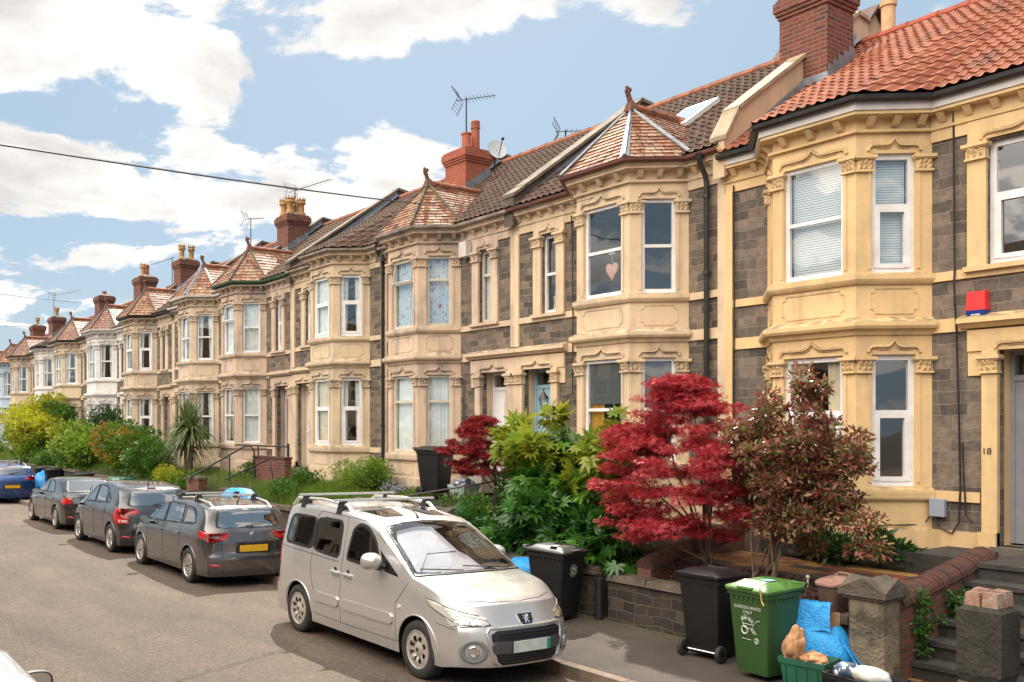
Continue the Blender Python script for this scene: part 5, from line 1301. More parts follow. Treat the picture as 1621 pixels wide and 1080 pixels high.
    lion = [(-.045, .030), (-.02, .048), (.002, .040), (.006, .022), (.04, .036), (.044, .022), (.02, .008), (.046, .004), (.044, -.010), (.018, -.012), (.038, -.045), (.020, -.056), (.004, -.030), (-.012, -.056), (-.032, -.050), (-.014, -.020), (-.03, -.006), (-.052, -.014), (-.05, .002), (-.022, .014)]
    mm = M(); pts = [c+t1*x+t2*z+n_*.012 for x, z in lion]; cc = c+n_*.016; mm.add(pts+[cc], [(i, (i+1) % len(pts), len(pts)) for i in range(len(pts))]); mm.obj('badge_lion', 'chrome', b0)
    ln = M(); B.line(ln, 'top', [(.36, -.60), (.24, -.35), (.20, 0), (.24, .35), (.36, .60)], .004); B.line(ln, 'top', [(1.0, -.76), (.62, -.80), (.35, -.74)], .004); B.line(ln, 'top', [(1.0, .76), (.62, .80), (.35, .74)], .004)
    ln.obj('bonnet_gap', 'trim_black', o)
    # roof: two tinted roof windows, aerial, rails and cross bars
    for y in (-.33, .33):
        rw = M(); B.patch(rw, 'top', round_poly([(2.12, y-.24), (2.12, y+.24), (2.62, y+.25), (2.62, y-.25)], .07), .006, 5, 8); ro = rw.obj('roof_window', 'roof_glass', o, smooth=True)
        rw = M(); B.line(rw, 'top', round_poly([(2.10, y-.27), (2.10, y+.27), (2.65, y+.28), (2.65, y-.28)], .08), .006, close=True); rw.obj('roof_window_rim', 'paint_silver', ro)
    an = M(); z = B.T(2.03); an.tube([(2.03, .02, z), (2.07, .02, z+.05), (2.42, .02, z+.17)], [.02, .008, .004], 6); an.obj('aerial', 'trim_black', o)
    for sd in (1, -1):
        rl = M(); zr_ = lambda x: B.T(x)-.055
        rl.tube([(2.55, sd*.66, zr_(2.5)), (2.68, sd*.66, zr_(2.6)+.085), (3.3, sd*.66, zr_(3.2)+.10), (4.0, sd*.65, zr_(3.9)+.085), (4.13, sd*.64, zr_(4.0)-.0)], [.035, .022, .02, .022, .035], 8); rl.obj('roof_rail', 'roof_rail', o, smooth=True)
    for x in (2.78, 3.72):
        cb = M(); z = B.T(x)+.085; cb.hexa([(x-.03, -.80, z-.013), (x+.03, -.80, z-.013), (x+.03, .80, z-.013), (x-.03, .80, z-.013)], [(x-.02, -.80, z+.013), (x+.02, -.80, z+.013), (x+.02, .80, z+.013), (x-.02, .80, z+.013)])
        co = cb.obj('roof_bar', 'roof_rail', o)
        ft = M()
        for sd in (1, -1): ft.hexa([(x-.07, sd*.62, z-.15), (x+.07, sd*.62, z-.15), (x+.07, sd*.74, z-.17), (x-.07, sd*.74, z-.17)], [(x-.03, sd*.63, z-.01), (x+.03, sd*.63, z-.01), (x+.03, sd*.72, z-.01), (x-.03, sd*.72, z-.01)])
        ft.obj('bar_foot', 'black_plastic', co)
    for sd in (1, -1):
        mirror(o, B, 1.60, 1.14, sd, 'paint_silver', 1.15)
        for x in B.wheels: wheel(o, x, sd*(.875-.112), .315, sd, 'cover')
    B.apply_cuts(); car_common(o, B, b); return o
glass('car_glass_dark', (.12, .13, .13), .09); glass('screen_glass', (.72, .75, .74), .08)
glass('roof_glass', (.12, .10, .08), .16)
pbr('grey_dark', (.055, .055, .06), .5)
make_van()

# --- hatchbacks and estates seen from behind
def make_hatch(name, label, Xc, Yn, face, paint, L_, T, S, hw, wheels, wr, side_glass, rear_glass, lights, plate_at, rims='spoke', doors=(), crown=.05, tumble=.30, tail=None, bars=False, light_extra=None, rt=.22, group='cars parked along the kerb', plate_mat='plate_yellow', lower_trim=False, mir_out=0.):
    o = place_car(name, label, Xc, Yn, face, group)
    B = Body(L_, T, S, hw, wheels, wr, .19, tumble=tumble, crown=crown, tail=tail, round_t=rt)
    b = B.build('body', paint, o)
    ws, we = [x for x, z in T if z > B.S(x)+.0][0], 0
    cow = next(x for x, z in T if z >= .95); top = next(x for x, z in T if z >= max(q[1] for q in T)-.06)
    wsp = [(cow+.10, -hw*.80), (top-.06, -hw*.64), (top-.02, 0), (top-.06, hw*.64), (cow+.10, hw*.80), (cow+.04, 0)]; B.cut('top', wsp); m = M(); B.patch(m, 'top', wsp, .005, 10, 12); m.obj('windscreen', 'car_glass', o, smooth=True)
    rg = M(); rgp = round_poly(rear_glass, .06); B.ring(rg, 'rear', rgp, -.03, .016); B.cut('rear', rgp); rg.obj('window_seal', 'trim_black', o, smooth=True)
    rg = M(); B.patch(rg, 'rear', rgp, .003, 18, 14); rw = rg.obj('rear_window', 'rear_glass', o, smooth=True)
    zc = min(z for x, z in rear_glass)
    wp = M(); B.line(wp, 'rear', [(.02, zc+.03), (.30, zc+.055)], .008, off=.02); B.line(wp, 'rear', [(0, zc-.02), (.04, zc+.03)], .012, off=.016)
    if rims != 'none_wiper' and name != 'saloon_car': wp.obj('rear_wiper', 'trim_black', o)
    def sides(sd):
        zs_ = [z for g_ in side_glass for x, z in g_]; xs_ = [x for g_ in side_glass for x, z in g_]
        for g_ in side_glass:
            dk = M(); g2 = round_poly(g_, .035); B.ring(dk, 'side', g2, -.026, .014, sd); B.cut('side', g2, sd); dk.obj('window_seal', 'trim_black', o)
            w = M(); B.patch(w, 'side', g2, .003, 18, 12, sd); w.obj('side_window', 'car_glass', o, smooth=True)
        ln = M()
        for d in doors: B.line(ln, 'side', d, .0035, sd)
        B.line(ln, 'side', [(wheels[0]+wr+.1, .245), (wheels[1]-wr-.1, .245)], .004, sd)
        if ln.v: ln.obj('panel_gap', 'trim_black', o)
        cr_ = M(); B.line(cr_, 'side', [(wheels[0]+.1, B.S(wheels[0])-.13), (L_*.5, B.S(L_*.5)-.14), (L_-.25, B.S(L_)-.12)], .006, sd, off=-.002); cr_.obj('shoulder_crease', paint, o, smooth=True)
        for x in [d[0][0] for d in doors[1:]] if len(doors) > 1 else []:
            hd = M(); z = B.S(x)-.12; B.line(hd, 'side', [(x-.22, z), (x-.07, z+.006)], .014, sd, off=.018); hd.obj('door_handle', paint, o, smooth=True)
        tl = M(); 
        if lights[0]: B.patch(tl, 'side', lights[0], .009, 6, 8, sd)
        B.patch(tl, 'rear', [(sd*y, z) for y, z in lights[1]], .009, 8, 10); to = tl.obj('tail_light', 'lens_red', o, smooth=True)
        if light_extra: 
            le = M(); B.patch(le, 'rear', [(sd*y, z) for y, z in light_extra], .012, 4, 4); le.obj('reversing_lamp', 'lens_white', to, smooth=True)
        rf = M(); B.patch(rf, 'rear', [(sd*(hw-.26), .36), (sd*(hw-.10), .365), (sd*(hw-.10), .405), (sd*(hw-.26), .40)], .008, 3, 5); rf.obj('rear_reflector', 'lens_red', o)
        hl = M(); B.patch(hl, 'side', [(.12, .60), (.42, .66), (.62, .74), (.36, .74), (.14, .70)], .008, 5, 8, sd); hl.obj('headlight', 'lens_clear', o, smooth=True)
    both(sides)
    q = B.bvh.ray_cast(Vector((L_+3, 0, plate_at)), Vector((-1, 0, 0)), 8)[0]
    rc = M(); B.patch(rc, 'rear', round_poly([(-.33, plate_at-.075), (.33, plate_at-.075), (.30, plate_at+.085), (-.30, plate_at+.085)], .02), .004, 3, 6); rc.obj('plate_recess', 'trim_black', o)
    plate(o, plate_mat, (q.x+.012, 0, plate_at), 1)
    ln = M(); B.line(ln, 'rear', [(-hw*.70, zc-.05), (-hw*.66, .52), (hw*.66, .52), (hw*.70, zc-.05)], .004); B.line(ln, 'rear', [(-hw*.9, .50), (-hw*.66, .52)], .004); B.line(ln, 'rear', [(hw*.66, .52), (hw*.9, .50)], .004); ln.obj('tailgate_gap', 'trim_black', o)
    an = M(); xa = L_-.75; z = B.T(xa); an.tube([(xa, 0, z-.01), (xa+.03, 0, z+.03), (xa+.16, 0, z+.15)], [.022, .009, .005], 6); an.obj('aerial', 'trim_black', o)
    if name != 'saloon_car':
        sp = M(); B.line(sp, 'rear', [(-.10, max(z for x, z in rear_glass)+.05), (.10, max(z for x, z in rear_glass)+.05)], .011, off=.006); sp.obj('high_brake_light', 'lens_red', o)
    bg = M(); q2 = B.bvh.ray_cast(Vector((L_+3, 0, zc-.10)), Vector((-1, 0, 0)), 8)[0]
    for i in range(3): bg.tube([(q2.x+.008, -.035+i*.006, zc-.085-i*.022), (q2.x+.008, .035-i*.006, zc-.080-i*.022)], .006, 5)
    bg.tube([(q2.x+.008, .032, zc-.08), (q2.x+.008, -.032, zc-.125)], .007, 5)
    bg.obj('badge', 'chrome', o)
    if bars:
        for sd in (1, -1):
            rl = M(); y_ = hw*.66; rl.tube([(1.95, sd*y_, B.T(1.95)-.05), (2.1, sd*y_, B.T(2.1)+.015), (2.8, sd*y_, B.T(2.8)+.03), (3.55, sd*(y_-.01), B.T(3.55)+.02), (3.75, sd*(y_-.02), B.T(3.75)-.04)], .017, 8); rl.obj('roof_rail', 'roof_rail', o, smooth=True)
        for x in (2.25, 3.05):
            cb = M(); z = B.T(x)+.075; cb.hexa([(x-.028, -.60, z-.012), (x+.028, -.60, z-.012), (x+.028, .60, z-.012), (x-.028, .60, z-.012)], [(x-.02, -.60, z+.012), (x+.02, -.60, z+.012), (x+.02, .60, z+.012), (x-.02, .60, z+.012)]); co = cb.obj('roof_bar', 'roof_rail', o)
            ft = M()
            for sd in (1, -1): ft.hexa([(x-.07, sd*.50, z-.09), (x+.07, sd*.50, z-.09), (x+.07, sd*.60, z-.10), (x-.07, sd*.60, z-.10)], [(x-.03, sd*.50, z+.018), (x+.03, sd*.50, z+.018), (x+.03, sd*.59, z+.018), (x-.03, sd*.59, z+.018)])
            ft.obj('bar_foot', 'black_plastic', co)
    for sd in (1, -1):
        mirror(o, B, cow+.42, B.S(cow+.4)+.03, sd, paint if 'slate' not in paint else 'trim_black', .95, mir_out)
        for x in wheels: wheel(o, x, sd*(hw-.10), wr, sd, rims)
    B.apply_cuts(); car_common(o, B, b); return o
glass('rear_glass', (.20, .22, .22), .34)
make_hatch('parked_car', 'grey estate car with roof bars parked directly behind the silver people carrier', 6.76, 18.35, 1, 'paint_grey', 4.23,
    [(0, .66), (.12, .735), (.5, .86), (1.0, .955), (1.12, .985), (1.5, 1.17), (1.95, 1.355), (2.3, 1.415), (2.8, 1.425), (3.3, 1.405), (3.72, 1.35), (3.86, 1.27), (4.05, 1.02), (4.13, .95), (4.19, .86), (4.23, .74)],
    [(0, .60), (.5, .76), (1.1, .88), (2.0, .91), (3.3, .95), (4.23, .96)], .845, (.83, 3.33), .305,
    [[(1.32, .945), (2.02, .965), (2.02, 1.31), (1.86, 1.285), (1.55, 1.12)], [(2.09, .968), (2.88, 1.0), (2.84, 1.32), (2.09, 1.33)], [(2.95, 1.005), (3.52, 1.05), (3.42, 1.20), (3.30, 1.285), (2.96, 1.315)]],
    [(-.60, 1.0), (.60, 1.0), (.50, 1.30), (-.50, 1.30)],
    ([(3.80, .80), (4.0, .79), (4.0, .935), (3.76, .945), (3.72, .90)], [(.50, .80), (.84, .79), (.84, .935), (.42, .925), (.40, .90)]), .66, 'multi',
    ([(1.22, .30), (1.20, .9), (1.34, .96)], [(2.06, 1.33), (2.06, .30)], [(2.95, 1.3), (2.94, .95), (2.86, .62)]), bars=True, light_extra=[(.60, .83), (.74, .83), (.74, .865), (.60, .87)], tail=[(0, .12), (.3, .02), (.5, 0), (.58, .04), (.9, .06), (1.1, .08)])
make_hatch('parked_car', 'dark grey rounded hatchback second behind the silver people carrier', 6.80, 22.85, 1, 'paint_slate', 3.95,
    [(0, .64), (.15, .80), (.55, .95), (.9, 1.03), (1.0, 1.06), (1.4, 1.27), (1.85, 1.45), (2.3, 1.515), (2.8, 1.50), (3.25, 1.44), (3.45, 1.38), (3.58, 1.28), (3.78, 1.05), (3.88, .94), (3.93, .85), (3.95, .75)],
    [(0, .60), (.5, .80), (1.1, .93), (2.0, .97), (3.95, 1.0)], .86, (.80, 3.27), .315,
    [[(1.30, 1.0), (2.0, 1.02), (2.0, 1.40), (1.84, 1.37), (1.50, 1.18)], [(2.07, 1.022), (2.80, 1.05), (2.74, 1.34), (2.5, 1.40), (2.07, 1.405)], [(2.88, 1.055), (3.14, 1.08), (2.86, 1.28)]],
    [(-.60, 1.03), (.60, 1.03), (.50, 1.33), (-.50, 1.33)],
    ([(3.50, .72), (3.70, .70), (3.70, .98), (3.52, 1.0)], [(.42, .86), (.62, .84), (.64, .66), (.84, .66), (.84, 1.0), (.60, .98), (.44, .95)]), .66, 'five',
    ([(1.20, .30), (1.20, .9), (1.30, 1.0)], [(2.04, 1.40), (2.04, .30)], [(2.85, 1.3), (2.84, .95), (2.76, .62)]), light_extra=[(.66, .69), (.80, .69), (.80, .74), (.66, .74)])
make_hatch('saloon_car', 'black saloon car third behind the silver people carrier', 6.95, 28.35, 1, 'paint_black', 4.5,
    [(0, .62), (.12, .70), (.8, .84), (1.30, .92), (1.42, .95), (1.85, 1.19), (2.2, 1.32), (2.6, 1.365), (3.0, 1.35), (3.35, 1.27), (3.75, 1.06), (3.86, 1.0), (4.1, .985), (4.40, .975), (4.46, .93), (4.5, .80)],
    [(0, .58), (.8, .76), (1.5, .86), (3.0, .90), (4.5, .93)], .86, (.80, 3.50), .315,
    [[(1.62, .93), (2.42, .945), (2.42, 1.27), (2.22, 1.245), (1.85, 1.09)], [(2.49, .947), (3.20, .965), (3.12, 1.16), (2.85, 1.265), (2.49, 1.28)]],
    [(-.62, 1.01), (.62, 1.01), (.50, 1.27), (-.50, 1.27)],
    ([(4.10, .72), (4.26, .70), (4.26, .86), (4.05, .88)], [(.44, .72), (.82, .70), (.82, .87), (.46, .87)]), .64, 'multi',
    ([(1.45, .30), (1.45, .9)], [(2.46, 1.3), (2.46, .30)], [(3.3, .9), (3.1, .5)]), tail=[(0, .12), (.3, .02), (.5, 0), (.6, .03), (.95, .0)], group='cars parked along the kerb')
make_hatch('parked_car', 'bright blue hatchback cut off by the left edge of the photo', 6.95, 38.6, 1, 'paint_royal', 4.3,
    [(0, .62), (.12, .72), (.8, .86), (1.15, .95), (1.25, .98), (1.7, 1.22), (2.1, 1.36), (2.5, 1.42), (3.2, 1.40), (3.75, 1.33), (3.9, 1.25), (4.08, 1.03), (4.2, .93), (4.27, .86), (4.3, .76)],
    [(0, .58), (.8, .78), (1.5, .88), (3.0, .93), (4.3, .96)], .88, (.80, 3.45), .315,
    [[(1.50, .95), (2.25, .965), (2.25, 1.31), (2.05, 1.285), (1.75, 1.12)], [(2.32, .967), (3.10, .99), (3.06, 1.28), (2.32, 1.32)]],
    [(-.58, 1.03), (.58, 1.03), (.48, 1.29), (-.48, 1.29)],
    ([(3.86, .84), (4.06, .82), (4.06, .95), (3.86, .98)], [(.46, .84), (.85, .82), (.85, .96), (.50, .95)]), .60, 'spoke', ([(1.3, .30), (1.3, .9)], [(2.28, 1.3), (2.28, .30)]), bars=True)
make_hatch('parked_car', 'white car at the bottom left corner of the photo, only its door mirror side showing', .32, 7.46, 1, 'paint_car_white', 4.1,
    [(0, .64), (.15, .78), (.55, .92), (.9, 1.0), (1.0, 1.03), (1.4, 1.25), (1.85, 1.42), (2.3, 1.48), (2.9, 1.47), (3.4, 1.41), (3.6, 1.34), (3.78, 1.1), (3.95, .95), (4.05, .88), (4.1, .78)],
    [(0, .60), (.5, .80), (1.1, .92), (2.0, .96), (4.1, 1.0)], .86, (.80, 3.35), .31,
    [[(1.30, 1.0), (2.0, 1.02), (2.0, 1.38), (1.84, 1.35), (1.50, 1.17)], [(2.07, 1.02), (2.9, 1.05), (2.84, 1.33), (2.07, 1.385)]],
    [(-.60, 1.03), (.60, 1.03), (.50, 1.31), (-.50, 1.31)],
    ([(3.66, .80), (3.86, .78), (3.86, .95), (3.66, .98)], [(.46, .80), (.84, .78), (.84, .96), (.50, .95)]), .62, 'spoke', ([(1.2, .30), (1.2, .9)], [(2.04, 1.3), (2.04, .30)]), mir_out=.05)
# ------------------------------------------------------------------ garden walls, pillars, steps
pbr('pillar_stone', (.22, .18, .125), .9, (.075, .066, .045), 3.2, 28, .9, dist=.03, lo=.42, hi=.6)
pbr('pillar_cap', (.13, .105, .082), .9, (.07, .058, .045), 6, 30, .9, dist=.03)
pbr('dark_stone', (.05, .043, .034), .9, (.024, .023, .018), 5, 25, .9, dist=.03)
pbr('coping_stone', (.13, .10, .075), .9, (.07, .056, .042), 4, 30, .8, dist=.02)
pbr('coping_brick', (.10, .036, .024), .85, (.05, .026, .020), 7, 30, .7, dist=.015)
pbr('mulch_chip', (.075, .024, .018), .9); 
pbr('step_slab', (.05, .045, .04), .88, (.028, .026, .024), 5, 25, .6)
pbr('moss', (.06, .075, .02), .95, (.035, .04, .015), 8, 30, .8)
def stone_wall(u0, u1, top, label, mat='garden_stone', x0=9.2, cop='coping_stone', base=.05, step=.62):
    o = thing('garden_wall', label, 'garden wall', (x0, (u0+u1)/2, base), 'low stone walls in front of the gardens')
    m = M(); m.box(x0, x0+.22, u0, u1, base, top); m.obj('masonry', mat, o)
    c = M(); n = max(1, int((u1-u0)/step)); rg = random.Random(int(u0*7))
    for i in range(n):
        a = u0+(u1-u0)*i/n+.006; b = u0+(u1-u0)*(i+1)/n-.006; j = rg.uniform(-.012, .012); h = .075+rg.uniform(-.008, .012)
        c.hexa([(x0-.05+j, a, top+.001), (x0+.27, a, top+.001), (x0+.27, b, top+.001), (x0-.05+j, b, top+.001)], [(x0-.03+j, a+.01, top+h), (x0+.25, a+.01, top+h), (x0+.25, b-.01, top+h), (x0-.03+j, b-.01, top+h)])
    c.obj('coping', cop, o)
    return o
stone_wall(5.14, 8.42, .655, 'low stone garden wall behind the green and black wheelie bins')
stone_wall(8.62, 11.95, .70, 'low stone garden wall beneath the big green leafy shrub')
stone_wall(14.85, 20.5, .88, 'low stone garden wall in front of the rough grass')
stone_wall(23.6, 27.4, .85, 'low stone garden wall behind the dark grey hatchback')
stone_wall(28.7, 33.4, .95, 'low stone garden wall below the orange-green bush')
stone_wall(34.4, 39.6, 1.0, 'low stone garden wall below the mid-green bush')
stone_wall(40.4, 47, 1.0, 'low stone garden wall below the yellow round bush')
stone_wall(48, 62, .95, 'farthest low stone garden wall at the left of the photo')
def pillar(x, y, w, h, z0, label, capk, mat='pillar_stone'):
    o = thing('gate_pillar', label, 'gate pillar', (x, y, z0), 'stone pillars at the garden gates'); rg = random.Random(int(y*10))
    m = M(); c = .035; k = w/2
    ring = lambda q, z: [(x+a*q+rg.uniform(-.004, .004), y+b*q+rg.uniform(-.004, .004), z) for a, b in ((-k+c, -k), (k-c, -k), (k, -k+c), (k, k-c), (k-c, k), (-k+c, k), (-k, k-c), (-k, -k+c))]
    rows = [ring(1.06, z0), ring(1.04, z0+.14), ring(1.0, z0+.17), ring(1.0, z0+h*.4), ring(.985, z0+h*.7), ring(.98, z0+h)]
    m.grid(rows, True); m.add(rows[-1], [tuple(range(8))]); m.obj('shaft', mat, o)
    if capk == 'gable':
        m = M(); r0 = k*1.16; zz = z0+h
        m.hexa([(x-r0, y-r0, zz+.0), (x+r0, y-r0, zz), (x+r0, y+r0, zz), (x-r0, y+r0, zz)], [(x-r0*1.02, y-r0*1.02, zz+.03), (x+r0*1.02, y-r0*1.02, zz+.03), (x+r0*1.02, y+r0*1.02, zz+.03), (x-r0*1.02, y+r0*1.02, zz+.03)])
        r1 = k*1.32; za = zz+.032; zb = zz+.085; top = zz+.215
        B0 = [(x-r1, y-r1, za), (x+r1, y-r1, za), (x+r1, y+r1, za), (x-r1, y+r1, za)]
        C = [(x-r1, y-r1, zb), (x+r1, y-r1, zb), (x+r1, y+r1, zb), (x-r1, y+r1, zb)]
        Mi = [(x, y-r1, top), (x+r1, y, top), (x, y+r1, top), (x-r1, y, top)]; cen = (x, y, top-.02)
        vs = B0+C+Mi+[cen]; fs = [(0, 1, 5, 4), (1, 2, 6, 5), (2, 3, 7, 6), (3, 0, 4, 7)]
        for i in range(4): a, b = 4+i, 4+(i+1) % 4; mi = 8+i; fs += [(a, b, mi), (a, mi, 12), (mi, b, 12)]
        m.add(vs, fs); m.obj('pointed_cap', 'pillar_cap', o)
    return o
pillar(9.16, 4.88, .36, .86, .12, 'pale mossy stone gate pillar with four-gabled cap, left of the steps', 'gable')
p2 = thing('gate_pillar', 'dark stone gate pillar topped with broken bricks at the right edge', 'gate pillar', (9.0, 3.78, .12), 'stone pillars at the garden gates')
m = M(); m.hexa([(8.80, 3.58, .05), (9.20, 3.58, .05), (9.20, 3.98, .05), (8.80, 3.98, .05)], [(8.81, 3.59, .28), (9.19, 3.59, .28), (9.19, 3.97, .28), (8.81, 3.97, .28)]); m.obj('brick_base', 'brick_garden', p2)
m = M(); m.hexa([(8.79, 3.57, .283), (9.21, 3.57, .283), (9.21, 3.99, .283), (8.79, 3.99, .283)], [(8.80, 3.58, .42), (9.2, 3.58, .42), (9.2, 3.98, .42), (8.8, 3.98, .42)])
m.obj('pale_course', 'coping_stone', p2)
m = M(); m.hexa([(8.82, 3.60, .422), (9.18, 3.60, .422), (9.18, 3.96, .422), (8.82, 3.96, .422)], [(8.79, 3.57, .50), (9.21, 3.57, .50), (9.21, 3.99, .50), (8.79, 3.99, .50)]); m.hexa([(8.79, 3.57, .503), (9.21, 3.57, .503), (9.21, 3.99, .503), (8.79, 3.99, .503)], [(8.79, 3.57, 1.06), (9.21, 3.57, 1.06), (9.21, 3.99, 1.06), (8.79, 3.99, 1.06)]); m.hexa([(8.79, 3.57, 1.062), (9.21, 3.57, 1.062), (9.21, 3.99, 1.062), (8.79, 3.99, 1.062)], [(8.84, 3.62, 1.10), (9.16, 3.62, 1.10), (9.16, 3.94, 1.10), (8.84, 3.94, 1.10)])
m.obj('shaft', 'dark_stone', p2)
pbr('broken_brick', (.27, .10, .06), .9, (.32, .25, .20), 9, 30, .8)
m = M(); rg = random.Random(4)
for (a, b, c, d, h) in ((8.83, 8.99, 3.62, 3.77, .13), (9.0, 9.17, 3.61, 3.77, .14), (8.84, 9.0, 3.79, 3.94, .12), (9.01, 9.16, 3.785, 3.95, .135)):
    m.hexa([(a+rg.uniform(0, .02), c, 1.101), (b, c+rg.uniform(0, .02), 1.101), (b, d, 1.101), (a, d, 1.101)], [(a+.01, c+.012, 1.10+h), (b-.015, c+.01, 1.10+h*.93), (b-.01, d-.012, 1.10+h), (a+.012, d-.01, 1.10+h*.95)])
m.obj('brick_cap', 'broken_brick', p2); p2.scale = (.88, .86, 1)
for (y, lb) in ((14.62, 'pointed stone pillar cap seen over the people carrier roof, farthest of three'), (13.25, 'pointed stone pillar cap seen over the people carrier roof, middle of three'), (12.1, 'pointed stone pillar cap seen over the people carrier roof, nearest of three')):
    pillar(9.3, y, .36, 1.02, .12, lb, 'gable', 'pillar_cap')
def flank(x0, x1, y, z0, z1, label, n, w=.11):
    """brick wall climbing towards the house with a half-round brick-on-edge coping"""
    o = thing('brick_flank_wall', label, 'brick wall', (x0, y, .1)); m = M()
    m.hexa([(x0, y-w, 0), (x1, y-w, 0), (x1, y+w, 0), (x0, y+w, 0)], [(x0, y-w, z0), (x1, y-w, z1), (x1, y+w, z1), (x0, y+w, z0)]); m.obj('brickwork', 'brick_garden', o)
    c = M(); rg = random.Random(int(y*9)); d = Vector((x1-x0, 0, z1-z0)); L_ = d.length; d.normalize(); up = Vector((-d.z, 0, d.x))
    for i in range(n):
        a = Vector((x0, y, z0))+d*(L_*i/n+.004); b = Vector((x0, y, z0))+d*(L_*(i+1)/n-.006); e = 1+rg.uniform(-.04, .05); rows = []
        for p in (a, b):
            rows.append([p+Vector((0, (w+.04)*e*math.cos(t), 0))+up*((.13*e)*math.sin(t)+.003) for t in np.linspace(0, math.pi, 9)])
        c.grid(rows); k = len(rows[0]); c.add(rows[0], [tuple(range(k))]); c.add(rows[1], [tuple(range(k))[::-1]])
        c.quad(rows[0][0], rows[0][-1], rows[1][-1], rows[1][0])
    c.obj('bullnose_coping', 'coping_brick', o); return o
flank(9.34, 11.45, 4.86, .86, 1.20, 'red brick wall with rounded coping climbing beside the dark steps', 26)
flank(9.42, 11.4, 8.0, .84, 1.26, 'shaded red brick wall with rounded coping behind the red maple', 25)
flank(9.2, 11.45, 3.42, .9, 1.25, 'brick wall with rounded coping at the right edge, beyond the dark pillar', 26)
st = thing('garden_steps', 'dark worn stone steps rising between the brick walls to the grey door', 'steps', (9.5, 4.2, .12))
n = 6
for i in range(n):
    m = M(); z = .13+(1.20-.13)*(i+1)/n; x = 9.62+.27*i; m.box(x+.03, x+.33 if i < n-1 else 12.5, 3.53, 4.75, .0, z-.05); m.box(x, x+.30 if i < n-1 else 12.5, 3.53, 4.75, z-.05, z); m.obj('step', 'step_slab', st)
m = M(); m.box(11.24, 12.25, 4.99, 5.6, .8, 1.195); m.obj('landing', 'step_slab', st)
g = M(); g.quad((8.95, 3.5, .134), (9.63, 3.5, .134), (9.63, 4.78, .134), (8.95, 4.78, .134)); structure(g, 'gate_path', 'path_tiles')
g = M(); g.box(10.02, 11.25, 4.98, 7.86, .6, .955); structure(g, 'tiled_path', 'path_tiles')
g = M(); g.box(9.94, 10.015, 4.98, 7.86, .6, .965); g.tube([(11.3, 5.0, .98), (11.32, 5.6, 1.0), (11.3, 6.3, .99), (11.34, 7.2, .98)], [.055, .06, .05, .06], 8); structure(g, 'path_edging', 'dark_stone')
pbr('membrane', (.012, .013, .016), .6, (.03, .03, .032), 5, 14, .5)
g = M(); rows = []
for i in range(25):
    y = 4.98+i*.13; X_ = 11.5 if 6.3 < y < 7.6 else 12.18; X_ = float(np.interp(y, [4.9, 5.77, 6.38, 7.5, 8.2], [12.2, 12.2, 11.46, 11.46, 12.2]))
    t = 1.15+.05*math.sin(y*3.1)+.04*math.sin(y*7.7); rows.append([(X_-.06, y, .88), (X_-.015, y, t), (X_+.01, y, t+.004)])
g.grid(rows); mo = tag(g.obj('damp_membrane', 'membrane'), 'black damp-proof sheet lapped against the foot of the yellow house', 'plastic sheet')
rngm = np.random.default_rng(5)
P = np.stack([rngm.uniform(9.44, 9.93, 2600), rngm.uniform(5.1, 7.9, 2600), np.zeros(2600)], 1); P[:, 2] = np.interp(P[:, 0], [9.42, 9.9, 10.3], [.67, .91, .96])+rngm.uniform(0, .03, 2600)
V, F = scatter(rngm, P, np.zeros((2600, 3)), .05, 'diamond', 1.0, .5); V[:, 2] = np.maximum(V[:, 2], .66)
o = fast_mesh('bark_mulch', V, F, 'mulch_chip'); o['kind'] = 'stuff'; o['label'] = 'reddish bark mulch over the planting bed'; o['category'] = 'mulch'

# D's entrance: brick walls and handrails
o = thing('brick_low_wall', 'red brick wall at the foot of the handrail steps', 'brick wall', (9.3, 22, .1)); m = M(); m.box(9.22, 9.46, 20.75, 21.3, .05, 1.10); m.box(9.22, 9.46, 22.6, 23.45, .05, 1.30); m.box(9.46, 10.6, 21.1, 21.3, .05, 1.14); m.obj('brickwork', 'brick_red', o)
m = M(); m.box(9.2, 9.48, 20.73, 21.32, 1.101, 1.16); m.box(9.2, 9.48, 22.58, 23.47, 1.301, 1.36); m.obj('coping', 'coping_stone', o)
o = thing('brick_low_wall', 'short red brick wall in front of the pinkish house door', 'brick wall', (10.9, 21.6, 1.2)); m = M(); m.box(10.8, 11.0, 20.75, 22.6, .9, 1.86); m.obj('brickwork', 'brick_red', o); m = M(); m.box(10.78, 11.02, 20.73, 22.62, 1.861, 1.91); m.obj('coping', 'coping_brick', o)
o = thing('handrail', 'black bent steel handrail rising to the front door, left one', 'handrail', (9.4, 23.0, 1.0), 'black handrails of the steps'); m = M(); m.tube([(9.15, 23.05, 1.2), (9.17, 23.0, 1.36), (10.45, 22.45, 2.16), (10.62, 22.36, 2.17), (10.68, 22.3, 2.05), (10.7, 22.26, 1.3)], .026, 8); m.obj('rail', 'black_iron', o, smooth=True)
m = M(); m.tube([(10.1, 22.6, 1.92), (10.1, 22.6, 1.1)], .018, 6); m.obj('post', 'black_iron', o)
o = thing('handrail', 'thin lower handrail beside the bent black one', 'handrail', (9.6, 21.9, 1.0), 'black handrails of the steps'); m = M(); m.tube([(9.5, 21.5, 1.36), (10.6, 21.2, 1.86), (10.65, 21.1, 1.3)], .02, 8); m.obj('rail', 'black_iron', o, smooth=True)
o = thing('handrail', 'level black rail with end post above the short brick wall', 'handrail', (10.9, 21.8, 1.9), 'black handrails of the steps'); m = M(); m.tube([(10.9, 24.0, 2.18), (10.9, 20.75, 2.18)], .022, 8); m.obj('rail', 'black_iron', o, smooth=True)
